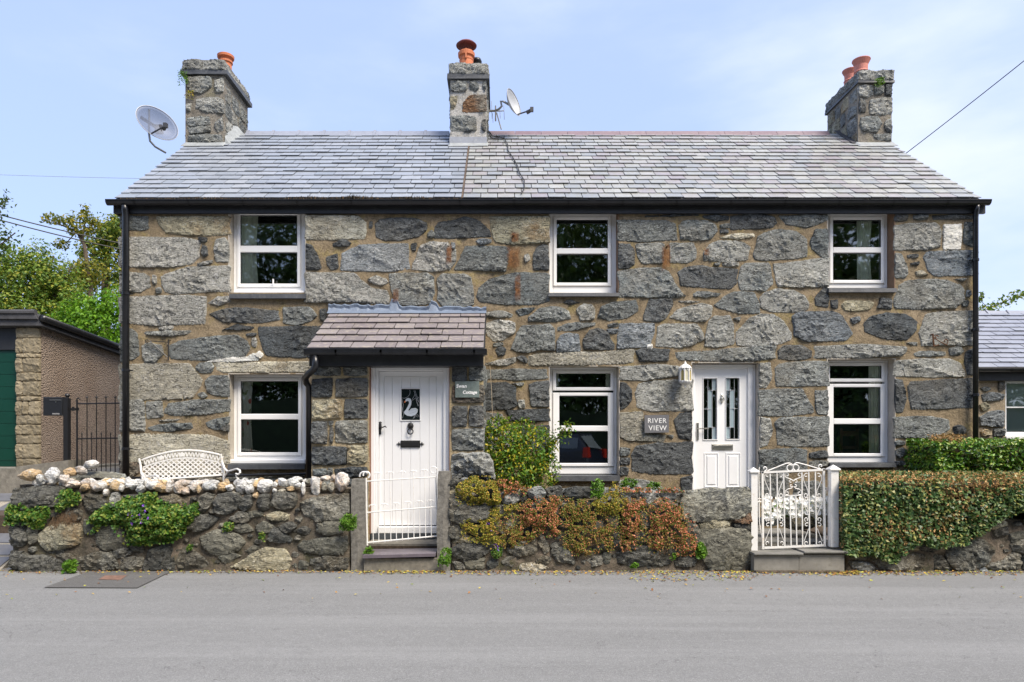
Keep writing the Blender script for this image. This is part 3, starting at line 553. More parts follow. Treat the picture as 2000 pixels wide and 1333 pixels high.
# ================================================================ SETTING
def sheet(name, x0, x1, y0, y1, z, mat, kind='structure', z1=None):
    z1 = z if z1 is None else z1
    o = mk(name, [(x0, y0, z), (x1, y0, z), (x1, y1, z1), (x0, y1, z1)], [(0, 1, 2, 3)], mat, origin=(0, 0, z)); o['kind'] = kind; return o
GRASS = plain('rough_grass_soil', (.055, .06, .03), .95, var=.4, vs_=3)
sheet('ground', -400, 400, -300, 500, -.03, GRASS)
def road():
    nx, ny = 60, 70; xs = np.concatenate([np.linspace(-60, -8, 8), np.linspace(-7, 8, nx), np.linspace(9, 60, 8)]); ys = np.linspace(-16.4, -1.2, ny)
    v = []; f = []
    for j, y in enumerate(ys):
        for i, x in enumerate(xs): v.append((x, y, .006 * noise.noise(Vector((x * .5, y * .8, 0))) - .012 * min(max(0, (-2.2 - y)), 1) * .4))
    m = len(xs)
    for j in range(ny - 1):
        for i in range(m - 1): f.append((j * m + i, j * m + i + 1, (j + 1) * m + i + 1, (j + 1) * m + i))
    o = mk('road', v, f, ROAD, smooth=True, origin=(0, -5, 0)); o['kind'] = 'structure'
road()
def zroad(x, y): return .006 * noise.noise(Vector((x * .5, y * .8, 0))) - .012 * min(max(0, (-2.2 - y)), 1) * .4
# asphalt patch with the rusty cover set in it, lower left
pa = [(85, 1149), (175, 1117), (335, 1117), (268, 1150)]
def groundpt(px, py, z=0.0):
    D = (EYE - z) * F / (py - VY); return (X(px, D), D - D0)
pp = [groundpt(*q) for q in pa]
m = M(); vv = [(x, y, zroad(x, y) + .010) for x, y in pp]; m.add(vv, [(0, 1, 2, 3)]); m.f = [(0, 3, 2, 1)]
o = build(m, 'road_patch', PATCH); o['kind'] = 'structure'
pc = [groundpt(*q) for q in [(192, 1134), (205, 1126), (248, 1126), (236, 1135)]]
cov = M(); cov.add([(x, y, zroad(x, y) + .014) for x, y in pc] , [(0, 3, 2, 1)]); o = build(cov, 'drain_cover', plain('rusty_cover', (.19, .11, .08), .9, var=.3, vs_=20))
tag(o, 'small rusty brown cover set in the dark tarmac patch below the left wall', 'drain cover')
# garden levels
PAV = plain('slate_paving', (.17, .165, .15), .85, var=.3, vs_=5, dirt=(.10, .11, .06), bump=.006)
SOIL = plain('soil', (.07, .05, .035), .98, var=.4, vs_=18, bump=.02)
m = M(); m.box(-5.0, -2.50, -1.45, -.004, -.02, .55); m.box(-7.6, -5.0, -.9, 9, -.02, .56); o = build(m, 'upper_garden_ground', SOIL); o['kind'] = 'structure'
m = M(); m.box(-2.50, 2.9, -1.45, -.004, -.02, .24); m.box(4.3, 14, -1.40, -.004, -.02, .30); o = build(m, 'lower_garden_ground', SOIL); o['kind'] = 'structure'
def slabs(name, label_part, x0, x1, y0, y1, z, nx, ny, mat, th=.035):
    root = M(); root.box(x0, x1, y0, y1, z - .26, z - .004); r = build(root, name, CONC); r['kind'] = 'structure'
    for j in range(ny):
        ya, yb = y0 + (y1 - y0) * j / ny, y0 + (y1 - y0) * (j + 1) / ny; c = x0
        ws = [R.uniform(.8, 1.25) for _ in range(nx)]; s = sum(ws)
        for w in ws:
            w = w / s * (x1 - x0); b = M(); g = .008; dz = R.uniform(0, .006)
            b.hexa([(c + g, ya + g, z - .004), (c + w - g, ya + g, z - .004), (c + w - g, yb - g, z - .004), (c + g, yb - g, z - .004),
                    (c + g, ya + g, z + .02 + dz), (c + w - g, ya + g, z + .02), (c + w - g, yb - g, z + .02 + dz), (c + g, yb - g, z + .022)])
            build(b, label_part, mat, r); c += w
    return r
slabs('gate_path_paving', 'paving_slab', 2.92, 4.28, -1.40, -.02, .26, 2, 3, PAV)
# sloping slate drive at the far left, rising to the garage yard
dr = M(); ya, yb, za, zb = -1.75, .32, .0, .76
dr.hexa([(-11, ya, -.3), (-5.95, ya, -.3), (-6.4, yb, -.3), (-11, yb, -.3), (-11, ya, za), (-5.95, ya, za), (-6.4, yb, zb), (-11, yb, zb)])
drive = build(dr, 'driveway', mortar_mat('drive_joint_mortar', (.36, .33, .27), (.45, .41, .34), (.25, .23, .19), (.3, .28, .2))); drive['kind'] = 'structure'
PAV2 = plain('blue_slate_slab', (.12, .125, .14), .6, var=.25, vs_=4, dirt=(.17, .16, .15), bump=.004)
for j in range(7):
    t0, t1 = j / 7 + .012, (j + 1) / 7 - .012; xx = -5.98 - .45 * j / 7 - R.uniform(.0, .1)
    while xx > -8.9:
        w = R.uniform(.3, .75); sk = R.uniform(-.08, .08); b = M()
        def q(x, t, h): return (x, ya + (yb - ya) * t, za + (zb - za) * t + h)
        b.hexa([q(xx - w, t0, -.01), q(xx - .02, t0, -.01), q(xx - .02 + sk, t1, -.01), q(xx - w + sk, t1, -.01), q(xx - w, t0, .014), q(xx - .02, t0, .014), q(xx - .02 + sk, t1, .014), q(xx - w + sk, t1, .014)])
        build(b, 'paving_slab', PAV2, drive); xx -= w + R.uniform(.0, .03)
m = M(); m.box(-14, -7.62, .72, 30, -.02, 1.09); m.box(-7.62, -5.6, .66, 30, -.02, 1.05); o = build(m, 'garage_yard', CONC); o['kind'] = 'structure'
rw = M(); x1w = X(130, 10.2)
rw.hexa([(-14, .30, 0), (x1w, .30, 0), (x1w, .75, 0), (-14, .75, 0), (-14, .34, Z(915, 10.25)), (X(30, 10.25), .34, Z(915, 10.25)), (X(30, 10.25), .74, Z(915, 10.25)), (-14, .74, Z(915, 10.25))])
rw.hexa([(X(30, 10.25) + .002, .302, 0), (x1w, .302, 0), (x1w, .75, 0), (X(30, 10.25) + .002, .75, 0), (X(30, 10.25) + .002, .345, Z(912, 10.25)), (x1w, .345, Z(899, 10.25)), (x1w, .74, Z(899, 10.25)), (X(30, 10.25) + .002, .74, Z(912, 10.25))])
o = build(rw, 'retaining_wall', CONC); tag(o, 'low brown concrete retaining wall below the green garage door', 'wall')

# ================================================================ COTTAGE
cot = thing('stone_cottage', (0.7, 2.7, .2), 'long two-storey grey rubble stone cottage with slate roof, porch and three chimneys', 'cottage')
XL, XR = X(236), X(1908); ZT = 4.93
# openings: px at the wall face; (x0,x1,ytop,ybottom)
OPS = [(447, 596, 405, 574), (1073.5, 1208, 405, 572), (1617, 1747, 405, 564), (447, 597, 731, 908), (1073.5, 1209, 716, 931), (1617, 1748, 702, 907), (1352, 1483, 709, 1048), (722, 877, 716, 1060)]
OW = [(X(a), X(b), Z(d), Z(c)) for a, b, c, d in OPS]
def wall_grid(x0, x1, z0, z1, ops, y, mat, name, parent, step=.055, amp=.008):
    xs = set(np.arange(x0, x1, step).round(4)) | {round(x1, 4)}; zs = set(np.arange(z0, z1, step).round(4)) | {round(z1, 4)}
    for a, b, c, d in ops:
        for e in (a, b): xs = {q for q in xs if abs(q - e) > step * .4}; xs.add(round(e, 4))
        for e in (c, d): zs = {q for q in zs if abs(q - e) > step * .4}; zs.add(round(min(e, z1), 4))
    xs = sorted(xs); zs = sorted(zs); v = []; f = []
    for z in zs:
        for x in xs:
            n = noise.fractal(Vector((x * 3.3, 0, z * 3.3)), .9, 2.1, 3); v.append((x, y + .007 - amp * n, z))
    w = len(xs)
    for j in range(len(zs) - 1):
        for i in range(w - 1):
            cx, cz = (xs[i] + xs[i + 1]) / 2, (zs[j] + zs[j + 1]) / 2
            if any(a < cx < b and c < cz < d for a, b, c, d in ops): continue
            f.append((j * w + i, j * w + i + 1, (j + 1) * w + i + 1, (j + 1) * w + i))
    return mk(name, v, f, mat, parent, smooth=True)
fw = wall_grid(XL, XR, 0, ZT, OW, 0, MORTAR, 'front_wall', cot)
for t, p in FAC: stone(p, front(-.002), t, fw, prot=.013, relief=1.35 if t not in 'csow' else .7, grow=.018, square=.07, embed=.012)
sw = M(); T = .45
sw.box(XL, XL + T, .012, 5.4, 0, ZT); sw.box(XR - T, XR, .012, 5.4, 0, ZT); sw.box(XL + T, XR - T, 5.0, 5.4, 0, ZT)
for xa, xb in ((XL, XL + T), (XR - T, XR)):      # gables
    sw.add([(xa, .012, ZT), (xb, .012, ZT), (xb, 5.4, ZT), (xa, 5.4, ZT), (xa, 2.7, 7.0), (xb, 2.7, 7.0)], [(0, 1, 5, 4), (2, 3, 4, 5), (0, 4, 3), (1, 2, 5)])
build(sw, 'side_wall', MORTAR, cot)
# quoin edge stones on the left corner are in the front list; the floors inside
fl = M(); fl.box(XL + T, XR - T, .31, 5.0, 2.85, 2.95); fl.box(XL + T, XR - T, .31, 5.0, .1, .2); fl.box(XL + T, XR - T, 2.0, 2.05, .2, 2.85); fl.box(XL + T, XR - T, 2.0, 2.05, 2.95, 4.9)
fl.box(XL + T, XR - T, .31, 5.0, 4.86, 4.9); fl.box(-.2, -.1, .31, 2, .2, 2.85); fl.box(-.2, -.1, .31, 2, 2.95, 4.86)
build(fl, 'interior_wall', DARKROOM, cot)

# ---- windows
WD = 10.08; WY = WD - D0
def reveal(op, mat_l, mat_r, depth=.30, parent=None):
    a, b, c, d = op; e = .012
    for q, mt in (((a - e, a), mat_l), ((b, b + e), mat_r)):
        m = M(); m.box(q[0], q[1], .004, depth, c, d); build(m, 'reveal', mt, parent)
    m = M(); m.box(a - e, b + e, .004, depth, d, d + e); build(m, 'reveal', mat_l, parent); m = M(); m.box(a - e, b + e, .03, depth, c - e, c); build(m, 'reveal', mat_l, parent)
def curtain(x0, x1, z0, z1, y, mat, parent, taper=0.0):
    v = []; f = []; n = 24
    for j in range(8):
        z = z0 + (z1 - z0) * j / 7; xx1 = x1 - taper * math.sin(PI * j / 7)
        for i in range(n): u = i / (n - 1); v.append((x0 + (xx1 - x0) * u, y + .010 * math.sin(u * 22 + j * .15) , z))
    for j in range(7):
        for i in range(n - 1): f.append((j * n + i, j * n + i + 1, (j + 1) * n + i + 1, (j + 1) * n + i))
    return mk('curtain', v, f, mat, parent, smooth=True)
def window(op, panes, yt, yb, label=None, mids=None, mat_l=RENDER_, mat_r=RENDER_, sill=None, sashes=None, wsill=None):
    x0, x1, z0, z1 = op; zt, zb = Z(yt, WD), Z(yb, WD)
    w = thing_part('window', ((x0 + x1) / 2, WY, (zb + zt) / 2), cot, label)
    pr = [(X(a, WD), X(b, WD), Z(d, WD), Z(c, WD)) for a, b, c, d in panes]
    px0 = min(p[0] for p in pr); px1 = max(p[1] for p in pr); sx = .052
    # outer frame: four butted members
    fr = M(); fx0 = max(x0 + .002, px0 - .13) if False else x0 + .002; fx1 = x1 - .002; y0, y1 = WY, WY + .07
    groups = sashes or [(0, len(pr))]
    gb = []
    for a, b in groups:
        g = pr[a:b]; gb.append((min(p[0] for p in g) - sx, max(p[1] for p in g) + sx, min(p[2] for p in g) - sx, max(p[3] for p in g) + sx))
    ix0 = min(g[0] for g in gb); ix1 = max(g[1] for g in gb); iz0 = min(g[2] for g in gb); iz1 = max(g[3] for g in gb)
    ix0 = max(ix0, fx0 + .012); ix1 = min(ix1, fx1 - .012); iz1 = min(iz1, zt - .006)
    fr.bbox(fx0, ix0, y0, y1, zb, zt, .004); fr.bbox(ix1, fx1, y0, y1, zb, zt, .004)
    fr.bbox(ix0, ix1, y0, y1, zb, iz0, .004); fr.bbox(ix0, ix1, y0, y1, iz1, zt, .004)
    build(fr, 'window_frame', UPVC, w)
    for gi, (a, b) in enumerate(groups):
        g = pr[a:b]; gx0, gx1, gz0, gz1 = ix0 + .003, ix1 - .003, max(gb[gi][2], iz0) + .003, min(gb[gi][3], iz1) - .003
        if gi + 1 < len(groups): gz0 = max(gz0, gb[gi + 1][3] + .003) if gb[gi + 1][3] > gb[gi][2] else gz0
        s = M(); ys = WY - .022; ye = WY + .05
        g = sorted(g, key=lambda p: -p[3]); lo = min(p[0] for p in g); hi = max(p[1] for p in g)
        s.bbox(gx0, lo, ys, ye, gz0, gz1, .008); s.bbox(hi, gx1, ys, ye, gz0, gz1, .008)
        zc = gz1
        for p in g: s.bbox(lo, hi, ys, ye, p[3], zc, .008); zc = p[2]
        s.bbox(lo, hi, ys, ye, gz0, zc, .008)
        build(s, 'sash', UPVC, w)
        for p in g:
            q = M(); q.add([(lo - .004, WY + .012, p[2] - .004), (hi + .004, WY + .012, p[2] - .004), (hi + .004, WY + .012, p[3] + .004), (lo - .004, WY + .012, p[3] + .004)], [(0, 1, 2, 3)])
            build(q, 'pane', GLASS, w)
            gk = M(); t = .006
            for bx in ((lo, lo + t, p[2] + t, p[3] - t), (hi - t, hi, p[2] + t, p[3] - t), (lo, hi, p[2], p[2] + t), (lo, hi, p[3] - t, p[3])): gk.box(bx[0], bx[1], WY - .004, WY + .010, bx[2], bx[3])
            build(gk, 'gasket', BLACKB, w)
    reveal(op, mat_l, mat_r, parent=w)
    if wsill:
        a, b, c, d = wsill; s = M(); s.bbox(X(a, 9.98), X(b, 9.98), .05, .25, Z(d, 9.98), Z(c, 9.98), .01); build(s, 'inner_sill', UPVC, w)
    if sill:
        a, b, c, d = sill; s = M(); zz0, zz1 = Z(d, 9.84), Z(c, 9.84)
        s.hexa([(X(a, 9.84), -.06, zz0), (X(b, 9.84), -.06, zz0), (X(b, 9.84), .24, zz0), (X(a, 9.84), .24, zz0), (X(a, 9.84) + .004, -.052, zz1), (X(b, 9.84), -.052, zz1), (X(b, 9.84), .24, zz1 + .012), (X(a, 9.84), .24, zz1 + .012)])
        build(s, 'sill', SILL, w)
    return w
def thing_part(name, loc, parent, label=None):
    o = bpy.data.objects.new(name, None); o.empty_display_size = .05; col.objects.link(o); place(o, loc, parent)
    if label: o['label'] = label
    return o
w1 = window(OW[0], [(472, 581, 421, 481), (470, 580, 494, 555)], 417, 572, 'upper window with its lower sash slightly open', sill=(447, 597, 574, 583), wsill=(457, 596, 569, 574))
w2 = window(OW[1], [(1087, 1187, 430, 486), (1087, 1187, 497, 553)], 418, 573, mat_r=REVEAL_B, sill=(1071, 1210, 572, 579))
w3 = window(OW[2], [(1626, 1720, 430, 484), (1626, 1720, 495, 548)], 418, 563, mat_r=REVEAL_B, sill=(1619, 1752, 563, 571))
w4 = window(OW[3], [(471, 583, 745, 809), (471, 583, 820, 884)], 733, 903, 'lower left window with a floral curtain', sill=(444, 595, 907, 917), wsill=(450, 597, 898, 906))
w5 = window(OW[4], [(1086, 1192, 730, 757), (1092, 1187, 774, 832), (1092, 1187, 843, 905)], 718, 926, sashes=[(0, 1), (1, 3)], sill=(1082, 1211, 930, 940))
w6 = window(OW[5], [(1620, 1721, 715, 740), (1627, 1719, 757, 818), (1627, 1719, 829, 886)], 703, 905, sashes=[(0, 1), (1, 3)], sill=(1622, 1751, 905, 913))
def cur(w, a, b, c, d, mat=CREAM, D=10.135): curtain(X(a, D), X(b, D), Z(d, D), Z(c, D), D - D0, mat, w, .03)
cur(w1, 466, 505, 421, 560); cur(w3, 1674, 1703, 424, 555); cur(w6, 1697, 1722, 705, 890); cur(w5, 1078, 1094, 722, 760); cur(w5, 1183, 1195, 722, 760)
kf = NM('floral_curtain'); vf = kf.n('ShaderNodeTexVoronoi'); vf.inputs['Scale'].default_value = 9; kf.l(kf.mapped((1, 0, .55)), vf.inputs['Vector']); nf = kf.noise(14, 2, .5)
xf = kf.mix(kf.rng(vf.outputs['Distance'], .22, .26, 1, 0), (.62, .61, .54), (.42, .07, .05)); xf = kf.mix(kf.rng(nf, .62, .66), xf, (.22, .25, .10)); FLORAL = kf.out(xf, .9)
cur(w4, 464, 495, 738, 892, FLORAL)
# stay of the open sash
m = M(); m.box(X(532, 10.0), X(534, 10.0), .10, .13, Z(556, 10.03), Z(546, 10.03)); build(m, 'window_stay', UPVC, w1)
# wooden chair seen through the lower right window
m = M(); WOOD = plain('brown_wood', (.16, .07, .03), .5)
x0 = X(1640, 10.6); zb_ = Z(890, 10.6)
for dx in (0, .25): m.box(x0 + dx, x0 + dx + .035, .68, .71, zb_ - .3, zb_ + .42)
m.box(x0 + .036, x0 + .249, .68, .71, zb_ + .3, zb_ + .38); m.box(x0 + .036, x0 + .249, .68, .71, zb_ + .1, zb_ + .15)
for dx in (0, .25): m.box(x0 + dx, x0 + dx + .035, .71, .71 + .01, zb_ - .3, zb_)
o = build(m, 'wooden_chair', WOOD); tag(o, 'brown wooden chair back inside the room behind the lower right window', 'chair')

# ---- River View door
def rectpx(m, a, b, c, d, D, y0, y1, bev=.004): m.bbox(X(a, D), X(b, D), y0, y1, Z(d, D), Z(c, D), bev); return m
DD = 10.02; DY = DD - D0
opd = OW[6]
dr2 = thing_part('front_door', ((opd[0] + opd[1]) / 2, DY, 1.3), cot, 'white panelled door with two tall leaded lights')
m = M(); zt = Z(712, DD); zb = .27
fx = [opd[0] + .002, X(1357, DD), X(1461, DD), X(1471, DD)]
fx1 = opd[1] - .002
m.bbox(fx[0], fx[1], DY, DY + .08, zb, zt, .008); m.bbox(fx[2], fx[3], DY - .0, DY + .08, zb, zt, .008); m.bbox(fx[3] + .001, fx1, DY + .02, DY + .08, zb, zt, .004); m.bbox(fx[1], fx[2], DY, DY + .08, Z(720, DD), zt, .008)
build(m, 'door_frame', UPVC2, dr2)
reveal(opd, RENDER_, RENDER_, parent=dr2)
def ringed(m, outer, holes, y0, y1, b=.006):
    """leaf with rectangular holes: outer (x0,x1,z0,z1), holes sorted; butted strips"""
    xs = sorted({outer[0], outer[1]} | {h[0] for h in holes} | {h[1] for h in holes}); zs = sorted({outer[2], outer[3]} | {h[2] for h in holes} | {h[3] for h in holes})
    for i in range(len(xs) - 1):
        for j in range(len(zs) - 1):
            cx, cz = (xs[i] + xs[i + 1]) / 2, (zs[j] + zs[j + 1]) / 2
            if any(h[0] < cx < h[1] and h[2] < cz < h[3] for h in holes): continue
            m.box(xs[i], xs[i + 1], y0, y1, zs[j], zs[j + 1])
LD = 10.05; LY = LD - D0
def rz(a, b, c, d, D=LD): return (X(a, D), X(b, D), Z(d, D), Z(c, D))
leafr = (fx[1] + .004, fx[2] - .004, zb + .01, Z(720, LD) - .004)
hs = [rz(1374, 1400, 740, 859), rz(1418, 1443.5, 739, 858)]
m = M(); ringed(m, leafr, hs, LY, LY + .05); build(m, 'leaf', UPVC2, dr2)
for hh in hs:      # moulded surround, panes, lead
    a, b, c, d = hh; s = .012; mm = M()
    for bx in ((a - s, a, c - s, d + s), (b, b + s, c - s, d + s), (a, b, d, d + s), (a, b, c - s, c)): mm.bbox(bx[0], bx[1], LY - .012, LY + .003, bx[2], bx[3], .005)
    build(mm, 'glazing_bead', UPVC2, dr2)
    mm = M(); mm.add([(a, LY + .03, c), (b, LY + .03, c), (b, LY + .03, d), (a, LY + .03, d)], [(0, 1, 2, 3)]); build(mm, 'pane', GLASS, dr2)
FROST = plain('frosted_pale_blue_glass', (.30, .38, .42), .3); LEADL = plain('lead_strip', (.45, .47, .5), .4); GOLDG = plain('star_glass', (.02, .02, .02), .1)
C9 = (1240, 690, 4.7615)
def z9(a, b, c, d, y0, y1, mm): x0, x1, z0, z1 = rz(C9[0] + a / C9[2], C9[0] + b / C9[2], C9[1] + c / C9[2], C9[1] + d / C9[2]); mm.box(x0, x1, y0, y1, z0, z1)
mm = M()
for q in ((684, 721, 347, 689), (723, 761, 241, 343), (723, 761, 692, 802), (853, 887, 236, 343), (853, 887, 692, 795), (889, 927, 347, 689)): z9(*q, LY + .022, LY + .026, mm)
build(mm, 'frosted_glass_strip', FROST, dr2)
mm = M()
for q in ((681, 684, 241, 802), (721, 724, 241, 802), (886, 889, 236, 795), (927, 930, 236, 795), (684, 721, 343, 347), (724, 761, 343, 347), (646, 681, 518, 522), (684, 721, 518, 522), (684, 721, 689, 692), (724, 761, 689, 692),
          (853, 886, 343, 347), (889, 927, 343, 347), (889, 927, 514, 517), (930, 966, 514, 517), (853, 886, 689, 692), (889, 927, 689, 692)): z9(*q, LY + .016, LY + .0215, mm)
for cx, cy in ((722, 345), (683, 520), (722, 690), (888, 345), (929, 515), (888, 690)):
    c_ = (X(C9[0] + cx / C9[2], LD), Z(C9[1] + cy / C9[2], LD)); pts = []
    for k in range(8): rr = .024 if k % 2 == 0 else .008; pts.append((c_[0] + rr * math.cos(k * PI / 4), c_[1] + rr * math.sin(k * PI / 4)))
    mm.prism(pts, LY + .010, LY + .0155)
build(mm, 'lead_cames', LEADL, dr2)
for a, b in ((1375, 1403), (1417.5, 1446)):      # raised panels
    x0, x1, z0, z1 = rz(a, b, 885, 952); mm = M(); s = .014
    for bx in ((x0, x0 + s, z0, z1), (x1 - s, x1, z0, z1), (x0 + s, x1 - s, z1 - s, z1), (x0 + s, x1 - s, z0, z0 + s)): mm.bbox(bx[0], bx[1], LY - .009, LY + .001, bx[2], bx[3], .006)
    mm.bbox(x0 + .035, x1 - .035, LY - .010, LY + .001, z0 + .035, z1 - .035, .012); build(mm, 'door_panel', UPVC2, dr2)
mm = M(); mm.bbox(*[X(q, LD) for q in (1390, 1431.5)], LY - .012, LY + .001, Z(880, LD), Z(868, LD), .006); mm.bbox(X(1392.5, LD), X(1429, LD), LY - .022, LY - .0125, Z(877.5, LD), Z(870, LD), .004)
build(mm, 'letter_plate', CHROME, dr2)
mm = M(); mm.bbox(X(1360, LD), X(1364.5, LD), LY - .016, LY, Z(860, LD), Z(826, LD), .004); mm.tube([(X(1362.3, LD), LY - .015, Z(838, LD)), (X(1362.3, LD), LY - .055, Z(838, LD)), (X(1382, LD), LY - .058, Z(837.5, LD))], .009, 8)
build(mm, 'door_handle', CHROME, dr2)
mm = M(); cx, cz = X(1409.5, LD), Z(779, LD); mm.lathe((cx, LY, cz), [(.022, 0), (.026, -.012), (.016, -.02), (.003, -.024)], 12, (0, 1, 0)); mm.tube([(cx, LY - .008, cz + .08), (cx, LY - .014, cz + .05), (cx, LY - .012, cz), (cx, LY - .014, cz - .05), (cx, LY - .008, cz - .075)], [.003, .012, .009, .011, .004], 8)
mm.tube([(cx + .03 * math.sin(t), LY - .02, cz - .012 + .032 * math.cos(t)) for t in np.linspace(0.5, 2 * PI - .5, 12)], .005, 6); build(mm, 'door_knocker', CHROME, dr2)
m = M(); m.box(opd[0], opd[1], -.12, .11, .18, .268); build(m, 'door_step', CONC, dr2)

# ---- porch
PD = 8.85; PY = PD - D0; PXL, PXR = X(608, PD), X(943.5, PD)
x0, x1 = X(722, PD), X(878, PD)
zs0 = Z(713, PD)
pw = M()
pf = wall_grid(PXL, PXR, 0, zs0 + .05, [(x0, x1, 0, zs0 + .06)], PY, MORTAR3, 'porch_wall', cot, amp=.006)
for t, p in PORCHS: stone(p, front(PY - .004), t, pf, prot=.022, relief=1.5, edge=.004)
ps = M(); ps.box(PXL, PXL + .3, PY + .012, -.012, 0, zs0 + .05); ps.box(PXR - .3, PXR, PY + .012, -.012, 0, zs0 + .05)
for xa, xb in ((PXL, PXL + .25), (PXR - .25, PXR)): ps.add([(xa, PY + .01, zs0 + .05), (xb, PY + .01, zs0 + .05), (xb, -.012, zs0 + .05), (xa, -.012, zs0 + .05), (xa, -.012, 3.3), (xb, -.012, 3.3)], [(0, 1, 5, 4), (0, 4, 3), (1, 2, 5)])
build(ps, 'porch_side_wall', MORTAR3, cot)
for k in range(6):       # side stones on the right return
    z0_ = .4 + k * .37; frm = lambda u, v, h: (PXR + h - .004, u, v)
    stone([(-1.0, z0_), (-.55, z0_), (-.55, z0_ + .3), (-1.0, z0_ + .3)], frm, R.choice('gd'), pf, prot=.015); stone([(-.5, z0_), (-.05, z0_), (-.05, z0_ + .3), (-.5, z0_ + .3)], frm, R.choice('gd'), pf, prot=.015)
# porch door
QD = 8.93; QY = QD - D0
pd_ = thing_part('porch_door', ((x0 + x1) / 2, QY, 1.2), cot, 'white boarded door with black ironwork and a swan window')
zt = Z(717, QD); zb = Z(1042, QD)
m = M(); fa, fb = x0 + .003, x1 - .003; la, lb = X(739.5, QD), X(865, QD); zl = Z(725.5, QD)
for a, b in ((fa, fa + .055), (fa + .056, la - .004)): m.bbox(a, b, QY - (.02 if a == fa else 0), QY + .07, zb, zt, .006)
for a, b in ((lb + .004, fb - .04), (fb - .039, fb)): m.bbox(a, b, QY - (.02 if b == fb else 0), QY + .07, zb, zt, .006)
m.bbox(la - .004, lb + .004, QY, QY + .07, zl + .004, zt, .006); m.bbox(la - .004, lb + .004, QY - .03, QY + .07, zb, Z(1028, QD) - .004, .008)
build(m, 'door_frame', UPVC2, pd_)
m = M(); m.box(fa - .006, fa - .001, PY + .004, QY + .07, zb, zt); m.box(fb + .001, fb + .006, PY + .004, QY + .07, zb, zt); build(m, 'mastic_joint', plain('brown_sealant', (.24, .11, .06), .8), pd_)
LQ = 8.97; YQ = LQ - D0
hole = (X(783, LQ), X(820, LQ), Z(821, LQ), Z(760, LQ))
zl0, zl1 = Z(1026, LQ), zl
sty = X(750, LQ), X(852, LQ); top = Z(736, LQ)
gro = [sty[0]] + [X(q, LQ) for q in (766, 784, 802, 820, 838)] + [sty[1]]
m = M(); m.bbox(la, sty[0] - .002, YQ, YQ + .04, zl0, zl1, .003); m.bbox(sty[1] + .002, lb, YQ, YQ + .04, zl0, zl1, .003); m.bbox(sty[0] - .002, sty[1] + .002, YQ, YQ + .04, top + .002, zl1, .003)
build(m, 'leaf', UPVC2, pd_)
for i in range(6):
    a, b = gro[i] + .0012, gro[i + 1] - .0012; m = M()
    if i in (2, 3):
        m.bbox(a, b, YQ + .005, YQ + .03, hole[3], top, .003); m.bbox(a, b, YQ + .005, YQ + .03, zl0, hole[2], .003)
    else: m.bbox(a, b, YQ + .005, YQ + .03, zl0, top, .003)
    build(m, 'board', UPVC2, pd_)
m = M(); m.box(la, lb, YQ + .041, YQ + .045, zl0, hole[2] - .01); m.box(la, lb, YQ + .041, YQ + .045, hole[3] + .01, zl1); build(m, 'door_back', UPVC2, pd_)
a, b, c, d = hole; s = .012; m = M()
for bx in ((a - s, a, c - s, d + s), (b, b + s, c - s, d + s), (a, b, d, d + s), (a, b, c - s, c)): m.bbox(bx[0], bx[1], YQ - .008, YQ + .006, bx[2], bx[3], .004)
build(m, 'glazing_bead', UPVC2, pd_)
m = M(); m.add([(a, YQ + .022, c), (b, YQ + .022, c), (b, YQ + .022, d), (a, YQ + .022, d)], [(0, 1, 2, 3)]); build(m, 'pane', plain('dark_stained_glass', (.012, .018, .018), .12), pd_)
CS = (700, 700, 5.554)
def qs(u, v, D=LQ): return (X(CS[0] + u / CS[2], D), Z(CS[1] + v / CS[2], D))
sw_ = [(505, 470), (515, 440), (540, 430), (565, 440), (575, 465), (572, 500), (560, 530), (540, 565), (545, 570), (575, 545), (620, 540), (642, 555), (640, 585), (615, 615), (575, 630), (530, 625), (500, 605), (492, 585), (515, 555), (535, 520), (548, 490), (545, 468), (530, 462), (518, 468), (497, 480)]
m = M(); m.prism([qs(*q) for q in sw_[::-1]], YQ + .014, YQ + .018); build(m, 'glass_swan', plain('white_swan_glass', (.55, .60, .66), .3), pd_)
m = M(); m.prism([qs(*q) for q in [(494, 474), (506, 462), (514, 474), (498, 483)]], YQ + .010, YQ + .0135); build(m, 'swan_beak', plain('orange_glass', (.75, .22, .04), .3), pd_)
m = M(); y_ = YQ + .012
def line(pts, r=.0022): m.tube([(qs(*q)[0], y_, qs(*q)[1]) for q in pts], r, 4)
line([(470, 430), (500, 435), (530, 420), (555, 395), (560, 365), (555, 340)]); line([(580, 450), (610, 400), (612, 350), (640, 430), (655, 480)]); line([(600, 350), (625, 420), (630, 470), (645, 520)]); line([(585, 460), (615, 430), (650, 470)])
line([(475, 650), (490, 610), (478, 560), (470, 520)]); line([(470, 440), (485, 500), (480, 560)]); line([(590, 660), (615, 610), (640, 640)]); line([(605, 650), (630, 600), (660, 640)]); line([(655, 420), (625, 455), (655, 520)])
build(m, 'window_lead', LEADL, pd_)
m = M(); g_ = plain('swan_wing_line', (.25, .3, .34), .4)
y_ = YQ + .011; line([(540, 590), (560, 565), (600, 560), (635, 560)], .0018); line([(550, 600), (590, 590), (630, 575)], .0018); build(m, 'swan_wing', g_, pd_)
